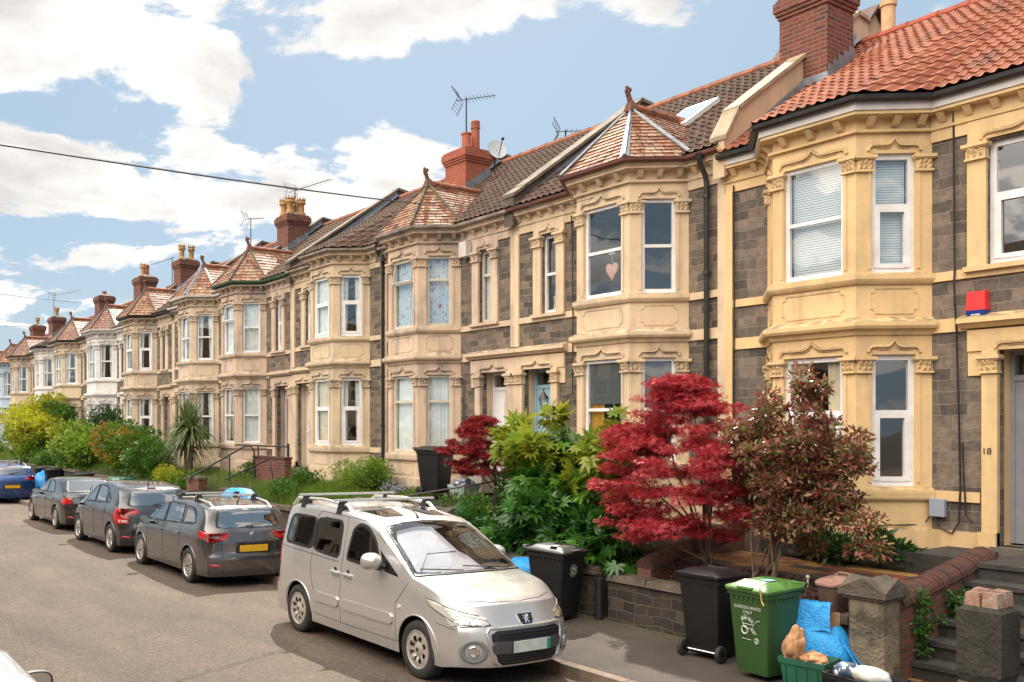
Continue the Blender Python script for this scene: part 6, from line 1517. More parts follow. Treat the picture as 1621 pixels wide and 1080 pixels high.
m = M(); m.tube([(10.9, 22.5, 2.18), (10.9, 22.5, 1.9)], .02, 6); m.tube([(10.9, 20.75, 2.26), (10.9, 20.75, 1.9)], .03, 6); m.obj('post', 'black_iron', o)
o = thing('handrail', 'thin black pole leaning across the foot of the black bin in the garden', 'pole', (10.2, 14, 1.3)); m = M(); m.tube([(9.9, 14.6, 1.30), (11.0, 12.6, 1.72)], .018, 6); m.obj('rail', 'black_iron', o); o.name = 'leaning_pole'
o = thing('iron_fence', 'tiny black iron fence with spikes in the rough grass', 'fence', (9.6, 16.5, .9)); m = M(); m.tube([(9.62, 15.2, 1.14), (9.62, 18.0, 1.16)], .012, 5); m.obj('rail', 'black_iron', o)
m = M()
for i in range(24): y = 15.2+i*.12; m.tube([(9.62, y, .9), (9.62, y, 1.2), (9.62, y, 1.25)], [.008, .008, .002], 4)
q = m.obj('spikes', 'black_iron', o); q['kind'] = 'stuff'
o = thing('drain_post', 'short black plastic drain pipe standing against the stone wall', 'pipe', (9.15, 8.52, .12)); m = M(); m.tube([(9.14, 8.52, .12), (9.14, 8.52, .66)], .055, 10); m.obj('pipe', 'black_plastic', o, smooth=True); m = M(); m.tube([(9.14, 8.52, .60), (9.14, 8.52, .67)], .065, 10); m.obj('collar', 'black_plastic', o)

# ------------------------------------------------------------------ wheelie bins
pbr('bin_black', (.005, .005, .006), .5, (.009, .009, .010), 2.5, 160, .12, dist=.003)
pbr('bin_lid_black', (.010, .009, .010), .42, (.022, .019, .019), 2.5, 120, .15, dist=.003)
pbr('bin_green', (.026, .082, .018), .45, (.032, .068, .018), 2.2, 160, .12, dist=.003)
pbr('bin_lid_green', (.07, .17, .03), .40, (.055, .14, .03), 3, 120, .15, dist=.003)
pbr('bin_brown', (.13, .075, .055), .5, (.09, .055, .045), 4, 90, .2, dist=.003)
pbr('box_green', (.012, .11, .06), .5, (.02, .08, .05), 4, 60, .2)
pbr('white_print', (.62, .64, .60), .7, (.4, .42, .4), 30)
pbr('sticker_blue', (.25, .62, .75), .4); pbr('sticker_pale', (.45, .55, .25), .5, (.6, .6, .5), 12); pbr('sticker_white', (.6, .6, .55), .5, (.3, .3, .28), 14)
def wheelie(x, y, z, rz, label, col, lid, group='wheelie bins', s=.94, emblem=True, tilt=0):
    o = local_thing('wheelie_bin', label, 'wheelie bin', (x, y, z), group, rz); o.scale = (s, s, s)
    m = M()
    def ring(zz, xa, xb, w, r=.035):
        out = []
        for (cx, cy, a0) in ((xb-r, w-r, 0), (xa+r, w-r, 90), (xa+r, -w+r, 180), (xb-r, -w+r, 270)):
            for i in range(4): a = R(a0+30*i); out.append((cx+r*math.cos(a), cy+r*math.sin(a), zz))
        return out
    rows = [ring(.06, -.20, .235, .215), ring(.09, -.215, .24, .222), ring(.30, -.235, .262, .237), ring(.62, -.27, .292, .256), ring(.90, -.30, .318, .272), ring(.905, -.315, .335, .288), ring(.955, -.318, .340, .290), ring(.96, -.30, .32, .275)]
    m.grid(rows, True); m.add(rows[0], [tuple(range(16))]); m.add(rows[-1], [tuple(range(16))])
    b = m.obj('body', col, o, smooth='auto')
    rb = M()       # rim teeth under the lip and vertical ribs
    for i in range(7): rb.box(.300, .330, -.22+i*.07, -.20+i*.07, .86, .905)
    for i in range(7): rb.box(-.24+i*.08, -.225+i*.08, -.287, -.262, .865, .905); rb.box(-.24+i*.08, -.225+i*.08, .262, .287, .865, .905)
    rb.obj('rim_ribs', col, b)
    l = M(); R_ = lambda zz, xa, xb, w: ring(zz, xa, xb, w, .05)
    rows = [R_(.958, -.335, .362, .305), R_(.985, -.34, .368, .31), R_(1.0, -.33, .355, .30), R_(1.022, -.27, .28, .235), R_(1.045, -.24, .24, .20), R_(1.052, -.18, .17, .15)]
    rows = [[(p[0], p[1], p[2]+.03*(-p[0]+.3)) for p in r] for r in rows]
    l.grid(rows, True); l.add(rows[-1], [tuple(range(16))]); l.add(rows[0], [tuple(range(16))]); lo = l.obj('lid', lid, o, smooth='auto')
    k = M(); k.box(.26, .385, -.10, .10, .992, 1.012); k.hexa([(.10, -.16, 1.04), (.27, -.18, 1.015), (.27, .18, 1.015), (.10, .16, 1.04)], [(.12, -.13, 1.062), (.25, -.14, 1.04), (.25, .14, 1.04), (.12, .13, 1.062)]); k.obj('lid_grip', lid, lo)
    h = M(); h.tube([(-.36, -.25, 1.0), (-.40, -.25, 1.02), (-.40, .25, 1.02), (-.36, .25, 1.0)], .018, 8); h.tube([(-.33, -.28, .985), (-.33, .28, .985)], .026, 8); h.obj('handle', lid, o, smooth=True)
    ax = M(); ax.tube([(-.225, -.25, .10), (-.225, .25, .10)], .012, 8); ax.obj('axle', 'chrome', o)
    for sd in (1, -1):
        w = M(); w.lathe([(.03, -.028), (.075, -.03), (.095, -.025), (.10, -.01), (.10, .01), (.095, .025), (.075, .03), (.06, .018), (.03, .022), (.001, .022)], (-.225, sd*.262, .10), 20, 'y'); w.obj('wheel', 'tyre', o, smooth='auto')
    if emblem:
        e = M(); X_ = lambda zz: .292+.026*(zz-.62)/.28+.004
        cz = .72
        def P(a, r): zz = cz+r*math.sin(a); return (X_(zz), r*math.cos(a), zz)
        n_ = 20; e.add([P(2*math.pi*i/n_, .052) for i in range(n_)]+[P(2*math.pi*i/n_, .040) for i in range(n_)], [(i, (i+1) % n_, n_+(i+1) % n_, n_+i) for i in range(n_)])
        e.add([P(2.2, .036), P(1.0, .036), P(.2, .03), P(4.4, .034), P(3.6, .02), P(1.2, .008)], [(0, 1, 5), (1, 2, 5), (5, 3, 4)])
        for i in range(13):
            a = R(-150+i*(330/13)); c_ = P(a, .078); e.add([P(a-.09, .068), P(a+.09, .068), P(a+.07, .088), P(a-.07, .088)], [(0, 1, 2, 3)])
        e.obj('council_emblem', 'white_print', b)
    return o
b1 = wheelie(8.74, 8.92, .11, R(-82), 'black wheelie bin beside the people carrier nose, below the leafy shrub', 'bin_black', 'bin_lid_black')
m = M(); m.box(.05, .17, -.22, -.10, 1.064, 1.067); m.obj('sticker', 'sticker_white', b1)
b2 = wheelie(8.76, 6.48, .11, R(4), 'black wheelie bin with its wheels towards the road, next to the green bin', 'bin_black', 'bin_lid_black', emblem=False)
b3 = wheelie(8.52, 5.66, .11, R(176), 'green garden waste wheelie bin with white lettering', 'bin_green', 'bin_lid_green', emblem=False)
def label_text(parent, txt, size, loc, name='lettering', mat='white_print', rot=None):
    cu = bpy.data.curves.new(name, 'FONT'); cu.body = txt; cu.size = size; cu.align_x = 'CENTER'; cu.extrude = .0006; cu.materials.append(MT[mat])
    tmp = bpy.data.objects.new('t', cu); COL.objects.link(tmp); bpy.context.view_layer.update(); me = bpy.data.meshes.new_from_object(tmp); bpy.data.objects.remove(tmp)
    o = bpy.data.objects.new(name, me); COL.objects.link(o); o.parent = parent
    # upright lettering on a face whose outward normal is local +X
    mtx = Matrix(((0, 0, 1), (1, 0, 0), (0, 1, 0))) if rot is None else rot
    o.matrix_local = Matrix.Translation(loc) @ mtx.to_4x4(); return o
b3.scale = (.86, .86, .94); b2.scale = (.9, .9, .94)
label_text(b3, 'GARDEN WASTE', .050, (.316, 0, .765)); label_text(b3, 'ONLY', .050, (.311, 0, .715))
e = M()
def q(y, z): return (.292+.026*(z-.62)/.28+.005, y, z)
def ln(pts, r=.004): e.tube([q(*p) for p in pts], r, 4)
ln([(-.10, .66), (-.08, .60), (.07, .60), (.12, .65), (.16, .655)]); ln([(-.08, .60), (-.05, .555), (.04, .555), (.07, .60)]); ln([(.05, .56), (.10, .50)]); ln([(.02, .56), (.07, .50)])
e.tube([q(-.06+.042*math.cos(a), .53+.042*math.sin(a)) for a in np.linspace(0, 6.28, 15)[:-1]], .010, 4, closed=True)
for (y_, z_, r_) in ((-.07, .665, .028), (-.03, .675, .030), (.02, .66, .024), (.05, .64, .02)):
    for a in np.linspace(0, 5.2, 6): ln([(y_, z_-.02), (y_+r_*math.cos(a), z_+r_*math.sin(a))], .0035)
ln([(-.10, .435), (.03, .43)], .003); e.tube([q(.10+.028*math.cos(a), .43+.028*math.sin(a)) for a in np.linspace(0, 6.28, 12)[:-1]], .005, 4, closed=True); e.blob(q(.10, .43), .012, 4, .2, 1, 1)
e.v = [(p[0], p[1], p[2]) for p in e.v]; e.obj('wheelbarrow_emblem', 'white_print', b3)
m = M(); m.box(-.02, .10, .02, .14, 1.070, 1.073); m.obj('sticker', 'sticker_blue', b3)
m = M(); m.hexa([(.15, -.16, 1.047), (.22, -.16, 1.040), (.22, .15, 1.040), (.15, .15, 1.047)], [(.15, -.16, 1.066), (.22, -.16, 1.058), (.22, .15, 1.058), (.15, .15, 1.066)]); m.obj('sticker', 'sticker_pale', b3)
pbr('straw', (.55, .38, .14), .8)
m = M(); m.tube([(.30, .22, 1.01), (.35, .235, 1.0), (.378, .23, .97), (.36, .225, .93), (.335, .22, .84), (.33, .24, .80)], .008, 5); tag(m.obj('dry_stalk', 'straw', None), 'dry yellow stalk caught under the green bin lid', 'stalk').matrix_world = Matrix.Translation((8.52, 5.66, .11)) @ Matrix.Rotation(R(176), 4, 'Z')
b4 = wheelie(11.12, 14.80, 1.30, R(-76), 'black wheelie bin standing against the peach house bay', 'bin_black', 'bin_lid_black')
def copyb(src, x, y, z, rz, label): return copy_thing(src, (x, y, z), rz, label, 'wheelie bins')
copyb(b2, 8.86, 36.3, .11, R(180), 'black wheelie bin by the wall behind the blue hatchback')
copyb(b2, 8.86, 32.2, .11, R(175), 'black wheelie bin against the brick behind the black saloon')
b5 = wheelie(8.92, 28.4, .11, R(182), 'dark green lidded bin seen over the dark grey hatchback roof', 'bin_green', 'box_green', emblem=False)
b5.scale = (1, 1.15, .95)
copyb(b2, 8.9, 38.2, .11, R(170), 'black wheelie bin farthest down the street by the wall')
copyb(b2, 8.9, 22.1, .14, R(178), 'black wheelie bin in front of the handrail, behind the grey estate car').scale = (1, 1, .86)

# recycling boxes, sacks, caddy
def crate(x, y, z, w, d, h, label, mat, rz=0, group=None, fill=None, nm='recycling_box'):
    o = local_thing(nm, label, 'recycling box', (x, y, z), group, rz); m = M(); t = .012
    def rr(k, zz): return [(-w/2*k, -d/2*k, zz), (w/2*k, -d/2*k, zz), (w/2*k, d/2*k, zz), (-w/2*k, d/2*k, zz)]
    rows = [rr(.80, 0), rr(.97, h-.06), rr(1.04, h-.055), rr(1.06, h), rr(1.0, h), rr(.94, h-.04), rr(.78, .02)]; m.grid(rows, True); m.add(rows[0], [(0, 1, 2, 3)]); m.add(rows[-1], [(0, 1, 2, 3)]); m.obj('tub', mat, o)
    r = M()
    for i in range(4): yy = -d*.36+i*d*.24; r.hexa([(-w*.44, yy, .06), (-w*.44, yy+.02, .06), (-w*.47, yy+.02, .06), (-w*.47, yy, .06)], [(-w*.475, yy, h-.07), (-w*.475, yy+.02, h-.07), (-w*.51, yy+.02, h-.07), (-w*.51, yy, h-.07)])
    r.obj('ribs', mat, o); return o
crate(8.36, 5.08, .11, .36, .42, .34, 'dark green recycling box stuffed with brown paper bags', 'box_green', R(8))
crate(8.30, 4.50, .11, .42, .54, .30, 'black recycling box with white plastic packaging at the bottom edge', 'bin_black', R(-6))
pbr('paper_bag', (.48, .26, .13), .8, (.36, .18, .09), 9, 12, .6); pbr('packaging', (.62, .66, .70), .35, (.45, .42, .30), 6, 14, .6); pbr('packaging_dark', (.05, .08, .14), .4, (.6, .6, .62), 14, lo=.52, hi=.56)
pbr('carton', (.38, .22, .11), .8, (.30, .17, .09), 6)
def crumple(name, c, r, mat, label, cat, seed, sub=5, amp=.16):
    bm = bmesh.new(); bmesh.ops.create_icosphere(bm, subdivisions=sub, radius=1); rg = np.random.default_rng(seed); K = rg.normal(0, 1, (14, 3)); K /= np.linalg.norm(K, axis=1)[:, None]; ph = rg.uniform(0, 6, 14)
    for v in bm.verts:
        n = np.array(v.co); d = 0
        for i in range(14): d += amp*.32*abs(math.sin(4.2*float(n@K[i])+ph[i]))-amp*.14
        s = (1+d); v.co = Vector((n[0]*r[0]*s, n[1]*r[1]*s, n[2]*r[2]*s))
    me = bpy.data.meshes.new(name); bm.to_mesh(me); bm.free(); me.polygons.foreach_set('use_smooth', [True]*len(me.polygons)); me.materials.append(MT[mat]); o = bpy.data.objects.new(name, me); COL.objects.link(o); o.location = c; return tag(o, label, cat)
crumple('paper_bag', (8.30, 5.20, .53), (.085, .075, .16), 'paper_bag', 'crumpled brown paper bag standing up in the green box', 'paper bag', 3, 5, .3).rotation_euler = (.2, -.1, .3)
crumple('paper_bag', (8.36, 5.02, .44), (.09, .10, .055), 'paper_bag', 'flattened brown paper bag lying across the green box', 'paper bag', 8, 5, .3)
crumple('plastic_packaging', (8.24, 4.42, .44), (.11, .16, .075), 'packaging', 'white plastic bottle lying in the black box', 'packaging', 11, 3, .12)
crumple('plastic_packaging', (8.24, 4.63, .43), (.10, .09, .07), 'packaging_dark', 'blue and white wrapper lying in the black box', 'packaging', 12, 3, .3)
# blue woven sack with a folded-over flap, a carton poking out
pbr('sack_blue', (.012, .23, .62), .42, (.03, .36, .80), 7, 34, 1.0, dist=.02)
o = local_thing('blue_recycling_sack', 'bright blue woven recycling sack with its flap up, beside the green bin', 'recycling sack', (8.90, 5.34, .12), None, R(12)); o.scale = (.88, .84, .90)
rg = np.random.default_rng(21); m = M(); rows = []; nn = 44
for i in range(17):
    t = i/16; z = .02+.58*t; w = .34*math.sin(math.pi*(.20+.66*t))**.55; 
    rows.append([((w*.78)*math.copysign(abs(math.cos(a))**.7, math.cos(a))*(1+.05*math.sin(5*a+t*4)+.03*math.sin(11*a-t*9)), (w*1.22)*math.copysign(abs(math.sin(a))**.7, math.sin(a))*(1+.05*math.sin(4*a+t*7)), z+.02*math.sin(3*a)+.012*math.sin(9*a+t*12)) for a in np.linspace(0, 2*math.pi, nn+1)[:-1]])
m.grid(rows, True); m.add(rows[0], [tuple(range(nn))]); b_ = m.obj('sack_body', 'sack_blue', o, smooth=True)
m = M(); rows = []
for i in range(9):
    t = i/8; rows.append([(-.20+.08*t+.012*math.sin(j*1.3+i), -.24+.48*j/10*(1-.10*t)+.03*t, .57+.30*t+.012*math.sin(j*.9+i*1.7)) for j in range(11)])
for i in range(4):
    t = (i+1)/4; rows.append([(-.12+.22*t+.01*math.sin(j*1.1), -.21+.43*j/10, .87-.02*t+.01*math.sin(j*2.1+i)) for j in range(11)])
m.grid(rows); m.obj('flap', 'sack_blue', o, smooth=True)
m = M()
for k in (-.02, .03): m.tube([(-.05, -.30, .50), (-.10+k, -.40, .40), (-.08+k*2, -.50, .26), (-.04+k, -.52, .22)], [.022, .014, .012, .008], 5)
m.obj('strap', 'sack_blue', o)
m = M(); m.hexa([(.02, -.20, .5), (.14, -.16, .5), (.14, .16, .5), (.02, .16, .5)], [(.0, -.22, .84), (.12, -.18, .82), (.12, .14, .82), (.0, .14, .84)]); q_ = tag(m.obj('carton', 'carton'), 'brown cardboard carton poking out of the blue sack', 'carton'); q_.location = (8.90, 5.32, -.03); q_.rotation_euler = (0, 0, R(12))
crumple('blue_sack', (8.95, 19.4, .90), (.28, .68, .30), 'sack_blue', 'blue sack heaped on the wall behind the grey estate car', 'recycling sack', 31, 3, .28)
crumple('blue_sack', (8.9, 9.75, .60), (.16, .28, .18), 'sack_blue', 'blue sack half hidden between the people carrier and the black bin', 'recycling sack', 32, 3, .28)
crumple('blue_sack', (8.7, 37.3, .42), (.3, .6, .38), 'sack_blue', 'blue sack beside the blue hatchback', 'recycling sack', 33, 3, .28)
crate(9.0, 20.8, .72, .42, .56, .36, 'small dark green recycling box behind the grey estate car', 'box_green')
# brown food caddy on the wall
o = local_thing('food_waste_caddy', 'brown food waste caddy with a handle standing on the stone wall', 'food waste caddy', (9.33, 5.40, .735), None, R(170)); m = M()
rows = [[(r*math.copysign(abs(math.cos(a))**.6, math.cos(a))*1.0, r*math.copysign(abs(math.sin(a))**.6, math.sin(a)), z) for a in np.linspace(0, 2*math.pi, 25)[:-1]] for r, z in ((.105, 0), (.112, .02), (.135, .27), (.148, .275), (.148, .30), (.14, .30))]
m.grid(rows, True); m.add(rows[0], [tuple(range(24))]); m.obj('body', 'bin_brown', o, smooth='auto'); pbr('caddy_lid', (.30, .17, .13), .5, (.24, .14, .11), 5)
m = M(); rows = [[(r*math.copysign(abs(math.cos(a))**.6, math.cos(a)), r*math.copysign(abs(math.sin(a))**.6, math.sin(a)), z-.03*math.cos(a)*1.0) for a in np.linspace(0, 2*math.pi, 25)[:-1]] for r, z in ((.152, .305), (.152, .325), (.13, .34), (.001, .345))]; m.grid(rows, True); m.obj('lid', 'caddy_lid', o, smooth='auto')
m = M(); m.tube([(-.13, -.085, .36), (-.20, -.085, .385), (-.20, .085, .385), (-.13, .085, .36)], .014, 6); m.obj('handle', 'caddy_lid', o)
m = M(); m.tube([(9.85, 6.0, .8), (9.85, 6.0, .96)], [.012, .010], 7); m.blob((9.85, 6.0, .97), .024, 5); pbr('pale_stone', (.55, .5, .42), .8); tag(m.obj('pale_pebble_post', 'pale_stone'), 'small pale knob on a stake in the mulch bed', 'garden stake')
# tubs by the peach house
pbr('tub_white', (.66, .62, .56), .45, (.5, .47, .42), 5)
o = thing('storage_tub', 'white plastic tub against the peach house wall beside the bin', 'tub', (11.75, 14.1, 1.35)); m = M(); m.hexa([(11.62, 13.92, 1.38), (12.0, 13.92, 1.38), (12.0, 14.3, 1.38), (11.62, 14.3, 1.38)], [(11.6, 13.9, 1.86), (12.02, 13.9, 1.86), (12.02, 14.32, 1.86), (11.6, 14.32, 1.86)]); m.obj('tub', 'tub_white', o); m = M(); m.hexa([(11.58, 13.88, 1.862), (12.04, 13.88, 1.862), (12.04, 14.34, 1.862), (11.58, 14.34, 1.862)], [(11.6, 13.9, 1.92), (12.02, 13.9, 1.92), (12.02, 14.32, 1.92), (11.6, 14.32, 1.92)]); m.obj('lid', 'tub_white', o)
pbr('tub_clear', (.45, .55, .50), .3, (.30, .42, .38), 9)
crate(11.2, 13.95, 1.30, .4, .5, .26, 'translucent crate of odds and ends beside the white tub', 'tub_clear')
crumple('crate_contents', (11.2, 13.95, 1.58), (.16, .2, .09), 'packaging_dark', 'blue and white packets heaped in the translucent crate', 'packets', 44, 3, .3)

# ------------------------------------------------------------------ fixings on the houses
A = H['A'][0]; TA = H['A'][1]
m = M(); x, y, z = 12.3, 5.27, 4.19; pbr('alarm_red', (.62, .025, .03), .3); pbr('alarm_blue', (.015, .04, .22), .3)
m.hexa([(x-.02, y-.13, z-.08), (x-.09, y-.11, z-.07), (x-.09, y+.11, z-.07), (x-.02, y+.13, z-.08)], [(x-.02, y-.12, z+.17), (x-.08, y-.10, z+.15), (x-.08, y+.10, z+.15), (x-.02, y+.12, z+.17)]); al = m.obj('alarm_box', 'alarm_red', A)
m = M(); m.hexa([(x-.02, y-.11, z-.17), (x-.08, y-.09, z-.15), (x-.08, y+.09, z-.15), (x-.02, y+.11, z-.17)], [(x-.02, y-.13, z-.081), (x-.092, y-.112, z-.071), (x-.092, y+.112, z-.071), (x-.02, y+.13, z-.081)]); m.obj('alarm_base', 'alarm_blue', al)
m = M(); m.box(x-.089, x-.0875, y-.05, y+.05, z-.135, z-.118); m.obj('alarm_maker_mark', 'white_print', al)
pbr('meter_grey', (.30, .34, .42), .5); m = M(); m.box(12.20, 12.258, 5.62, 5.80, 1.56, 1.78); m.obj('meter_box', 'meter_grey', A)
mt = Matrix(((0, 0, -1), (-1, 0, 0), (0, 1, 0)))
og = Vector(A['_o'])
label_text(A, '18', .11, Vector((12.221, 5.15, 2.36))-og, 'house_number', 'black_iron', mt)
C_ = H['C'][0]; m = M(); m.box(12.10, 12.26, 15.02, 15.26, 6.30, 6.62); m.obj('white_alarm_box', 'white_pvc', C_)
B_ = H['B'][0]
o = thing('wall_lantern', 'black lantern on a bracket right of the light blue door', 'wall lamp', (12.2, 12.50, 3.0)); m = M(); m.box(12.19, 12.222, 12.46, 12.54, 2.92, 3.08); m.tube([(12.2, 12.5, 2.98), (12.08, 12.52, 2.90), (12.0, 12.55, 2.93), (11.99, 12.56, 2.99)], .012, 6); m.obj('bracket', 'black_iron', o)
m = M(); c_ = (11.99, 12.56); m.lathe([(.02, 2.98), (.045, 3.0), (.05, 3.01)], (c_[0], c_[1], 0), 6); m.lathe([(.11, 3.22), (.075, 3.27), (.03, 3.33), (.012, 3.36), (.012, 3.40), (.001, 3.41)], (c_[0], c_[1], 0), 6)
for k in range(6): a = math.pi/3*k; m.tube([(c_[0]+.045*math.cos(a), c_[1]+.045*math.sin(a), 3.0), (c_[0]+.085*math.cos(a), c_[1]+.085*math.sin(a), 3.22)], .007, 4)
m.obj('lantern_frame', 'black_iron', o); m = M(); m.lathe([(.04, 3.01), (.078, 3.22)], (c_[0], c_[1], 0), 6); m.obj('lantern_glass', 'glass', o)
# the heart and the figure in the primrose house windows
def heart_pts(s): return [(s*.9*math.sin(t)**3, s*(.82*math.cos(t)-.33*math.cos(2*t)-.13*math.cos(3*t)-.05*math.cos(4*t))) for t in np.linspace(0, 2*math.pi, 29)[:-1]]
m = M(); hp = heart_pts(.145); c_ = Vector((11.72, 10.64, 5.33)); a = [c_+Vector((0, y_, z_*1.15)) for y_, z_ in hp]; b_ = [p+Vector((.03, 0, 0)) for p in a]; k = len(a); m.add(a+b_+[c_+Vector((-.03, 0, .0)), c_+Vector((.05, 0, 0))], [(i, (i+1) % k, 2*k) for i in range(k)]+[(k+i, k+(i+1) % k, 2*k+1) for i in range(k)]+[(i, (i+1) % k, k+(i+1) % k, k+i) for i in range(k)])
o = tag(m.obj('hanging_heart', 'heart', None, smooth='auto'), 'pink wooden heart hanging inside the primrose bay window', 'ornament')
m = M(); m.tube([(11.73, 10.64, 5.45), (11.73, 10.64, 5.60)], .006, 4); m.box(11.72, 11.74, 10.58, 10.70, 5.60, 5.66); m.obj('hanger', 'white_frame', o, )
m = M(); m.tube([(12.5, 12.72, 4.74), (12.5, 12.72, 4.95), (12.5, 12.72, 5.10), (12.5, 12.72, 5.2), (12.5, 12.72, 5.23), (12.5, 12.72, 5.27), (12.5, 12.72, 5.35)], [.09, .075, .055, .07, .03, .05, .035], 10); tag(m.obj('window_figure', 'plaster_figure', None, smooth=True), 'small plaster figure on the sill of the narrow upper window', 'figurine')
# oval ornament in the cream house ground window
# roof light in B's roof
m = M(); zr = 9.62; ze = 6.93+.03+.06
def rp(x, y, h): t = (x-12.3+.27)/3.87; return (x-h*.55, y, ze+(zr-ze)*t+h*.83)
m.hexa([rp(13.5, 10.5, .03), rp(14.45, 10.5, .03), rp(14.45, 11.2, .03), rp(13.5, 11.2, .03)], [rp(13.5, 10.5, .12), rp(14.45, 10.5, .12), rp(14.45, 11.2, .12), rp(13.5, 11.2, .12)]); sk = m.obj('roof_light', 'white_frame', B_)
pbr('skylight_pane', (.85, .87, .9), .08, metal=1); m = M(); m.quad(rp(13.58, 10.56, .128), rp(14.37, 10.56, .128), rp(14.37, 11.14, .128), rp(13.58, 11.14, .128)); m.obj('pane', 'skylight_pane', sk)
# dormer gable and flue behind the orange roof
o = thing('rear_dormer', 'cream rendered dormer gable peeping over the orange tiled ridge', 'dormer', (18, 9.8, 9.2)); m = M(); m.hexa([(17.0, 9.62, 8.4), (19.3, 9.62, 8.4), (19.3, 11.4, 8.4), (17.0, 11.4, 8.4)], [(17.0, 9.62, 9.75), (19.3, 9.62, 9.75), (19.3, 11.4, 9.75), (17.0, 11.4, 9.75)]); m.add([(17.0, 9.62, 9.751), (19.3, 9.62, 9.751), (18.05, 9.62, 10.92), (17.0, 11.4, 9.751), (19.3, 11.4, 9.751), (18.05, 11.4, 10.92)], [(0, 1, 2), (3, 5, 4)]); m.obj('wall', 'cream_render', o)
m = M()
for s_ in (16.9, 19.4): m.hexa([(s_, 9.5, 9.66), (18.05, 9.5, 10.93), (18.05, 11.5, 10.93), (s_, 11.5, 9.66)], [(s_, 9.5, 9.74), (18.05, 9.5, 11.01), (18.05, 11.5, 11.01), (s_, 11.5, 9.74)])
m.obj('roof', 'coping_brick', o)
o = thing('flue_pot', 'tall cream flue standing behind the orange tiled ridge', 'chimney flue', (17.5, 9.05, 9.2)); m = M(); m.lathe([(.12, 8.6), (.12, 10.62), (.145, 10.63), (.145, 10.73), (.11, 10.73), (.10, 10.5)], (17.5, 9.05, 0), 16); m.obj('pot', 'pot_cream', o, smooth='auto')

# ------------------------------------------------------------------ aerials, dish, wires
def aerial(x, y, z0, z1, label, boom, n, ang, el=.26, refl=True):
    o = thing('tv_aerial', label, 'TV aerial', (x, y, z0), 'TV aerials on the chimneys'); m = M(); m.tube([(x, y, z0), (x, y, z1)], .018, 6); m.obj('mast', 'black_iron', o)
    d = Vector((math.cos(ang), math.sin(ang), 0)); p = Vector((-d.y, d.x, 0)); a = M(); c = Vector((x, y, z1-.04)); a.tube([c-d*.25, c+d*boom], .011, 5)
    for i in range(n): q_ = c+d*(boom*(i+.3)/n); a.tube([q_-p*el*(1-.35*i/n), q_+p*el*(1-.35*i/n)], .006, 4)
    ao = a.obj('boom', 'black_iron', o)
    if refl:
        f = M()
        for s_ in (-1, 1):
            for i in range(4): zz = .06+.07*i; q_ = c-d*(.15+zz*.5)+Vector((0, 0, s_*zz)); f.tube([q_-p*.3, q_+p*.3], .006, 4)
            for s2 in (-.22, .22): f.tube([c-d*.15+p*s2, c-d*(.15+.17)+p*s2+Vector((0, 0, s_*.30))], .007, 4)
        f.obj('reflector', 'black_iron', ao)
aerial(14.4, 17.85, 9.3, 10.95, 'TV aerial with a fan reflector on the clean red brick chimney', .75, 8, R(-55))
aerial(14.6, 27.3, 9.8, 10.75, 'long-boomed TV aerial above the buff crown pots', 1.9, 12, R(-80))
aerial(15.0, 31.6, 9.0, 10.65, 'TV aerial on a thin mast between two chimneys', .55, 6, R(-50))
aerial(15.0, 39.9, 9.0, 10.45, 'sideways TV aerial by the crown pots, pointing left', 2.3, 9, R(95), .12, False)
aerial(14.6, 59.7, 9.4, 11.1, 'farthest TV aerial at the left end of the roofs', 3.2, 8, R(-75), .3)
aerial(16.6, 16.6, 9.2, 10.2, 'small TV aerial peeping over the brown ridge', .45, 4, R(-40), .2)
o = thing('satellite_dish', 'pale grey satellite dish behind the clean red brick chimney', 'satellite dish', (15.05, 17.55, 9.0)); m = M(); cc = Vector((15.1, 17.45, 9.72)); ax = Vector((-.3, -.85, .35)).normalized(); t1 = ax.cross(Vector((0, 0, 1))).normalized(); t2 = ax.cross(t1)
pbr('dish_grey', (.42, .44, .46), .45); m.grid([[cc+(t1*math.cos(a)+t2*math.sin(a)*1.08)*r-ax*(.10-.55*r*r) for a in np.linspace(0, 2*math.pi, 29)[:-1]] for r in (.001, .08, .15, .21, .25)], True); m.obj('dish', 'dish_grey', o, smooth=True)
m = M(); m.tube([cc-ax*.1, cc-ax*.16+Vector((0, .04, -.1)), (15.1, 17.6, 8.9)], .022, 6); m.tube([cc+t2*.22-ax*.05, cc+ax*.32], .012, 5); m.blob(cc+ax*.34, .045, 4); m.obj('bracket', 'black_iron', o)
def wire(a, b, sag, r, label, n=30):
    a, b = Vector(a), Vector(b); m = M(); m.tube([a.lerp(b, i/n)-Vector((0, 0, 4*sag*(i/n)*(1-i/n))) for i in range(n+1)], r, 5); tag(m.obj('overhead_wire', 'black_iron'), label, 'wire', 'overhead telephone wires')
wire((-7.5, 5.2, 4.35), (11.62, 15.95, 7.52), .16, .014, 'black telephone wire crossing the sky to the peach house eaves')
wire((11.62, 15.95, 7.50), (11.6, 9.6, 6.3), .06, .007, 'thin wire running from the peach house eaves along the cornices')
wire((-6, 20, 7.0), (11.9, 44, 8.6), .4, .009, 'faint wire low over the far roofs, upper one')
wire((-6, 28, 6.5), (11.9, 50, 8.0), .4, .009, 'faint wire low over the far roofs, lower one')
wire((12.2, 8.95, 7.0), (11.45, 11.2, 6.55), .05, .007, 'thin wire from the cream parapet to the primrose bay')
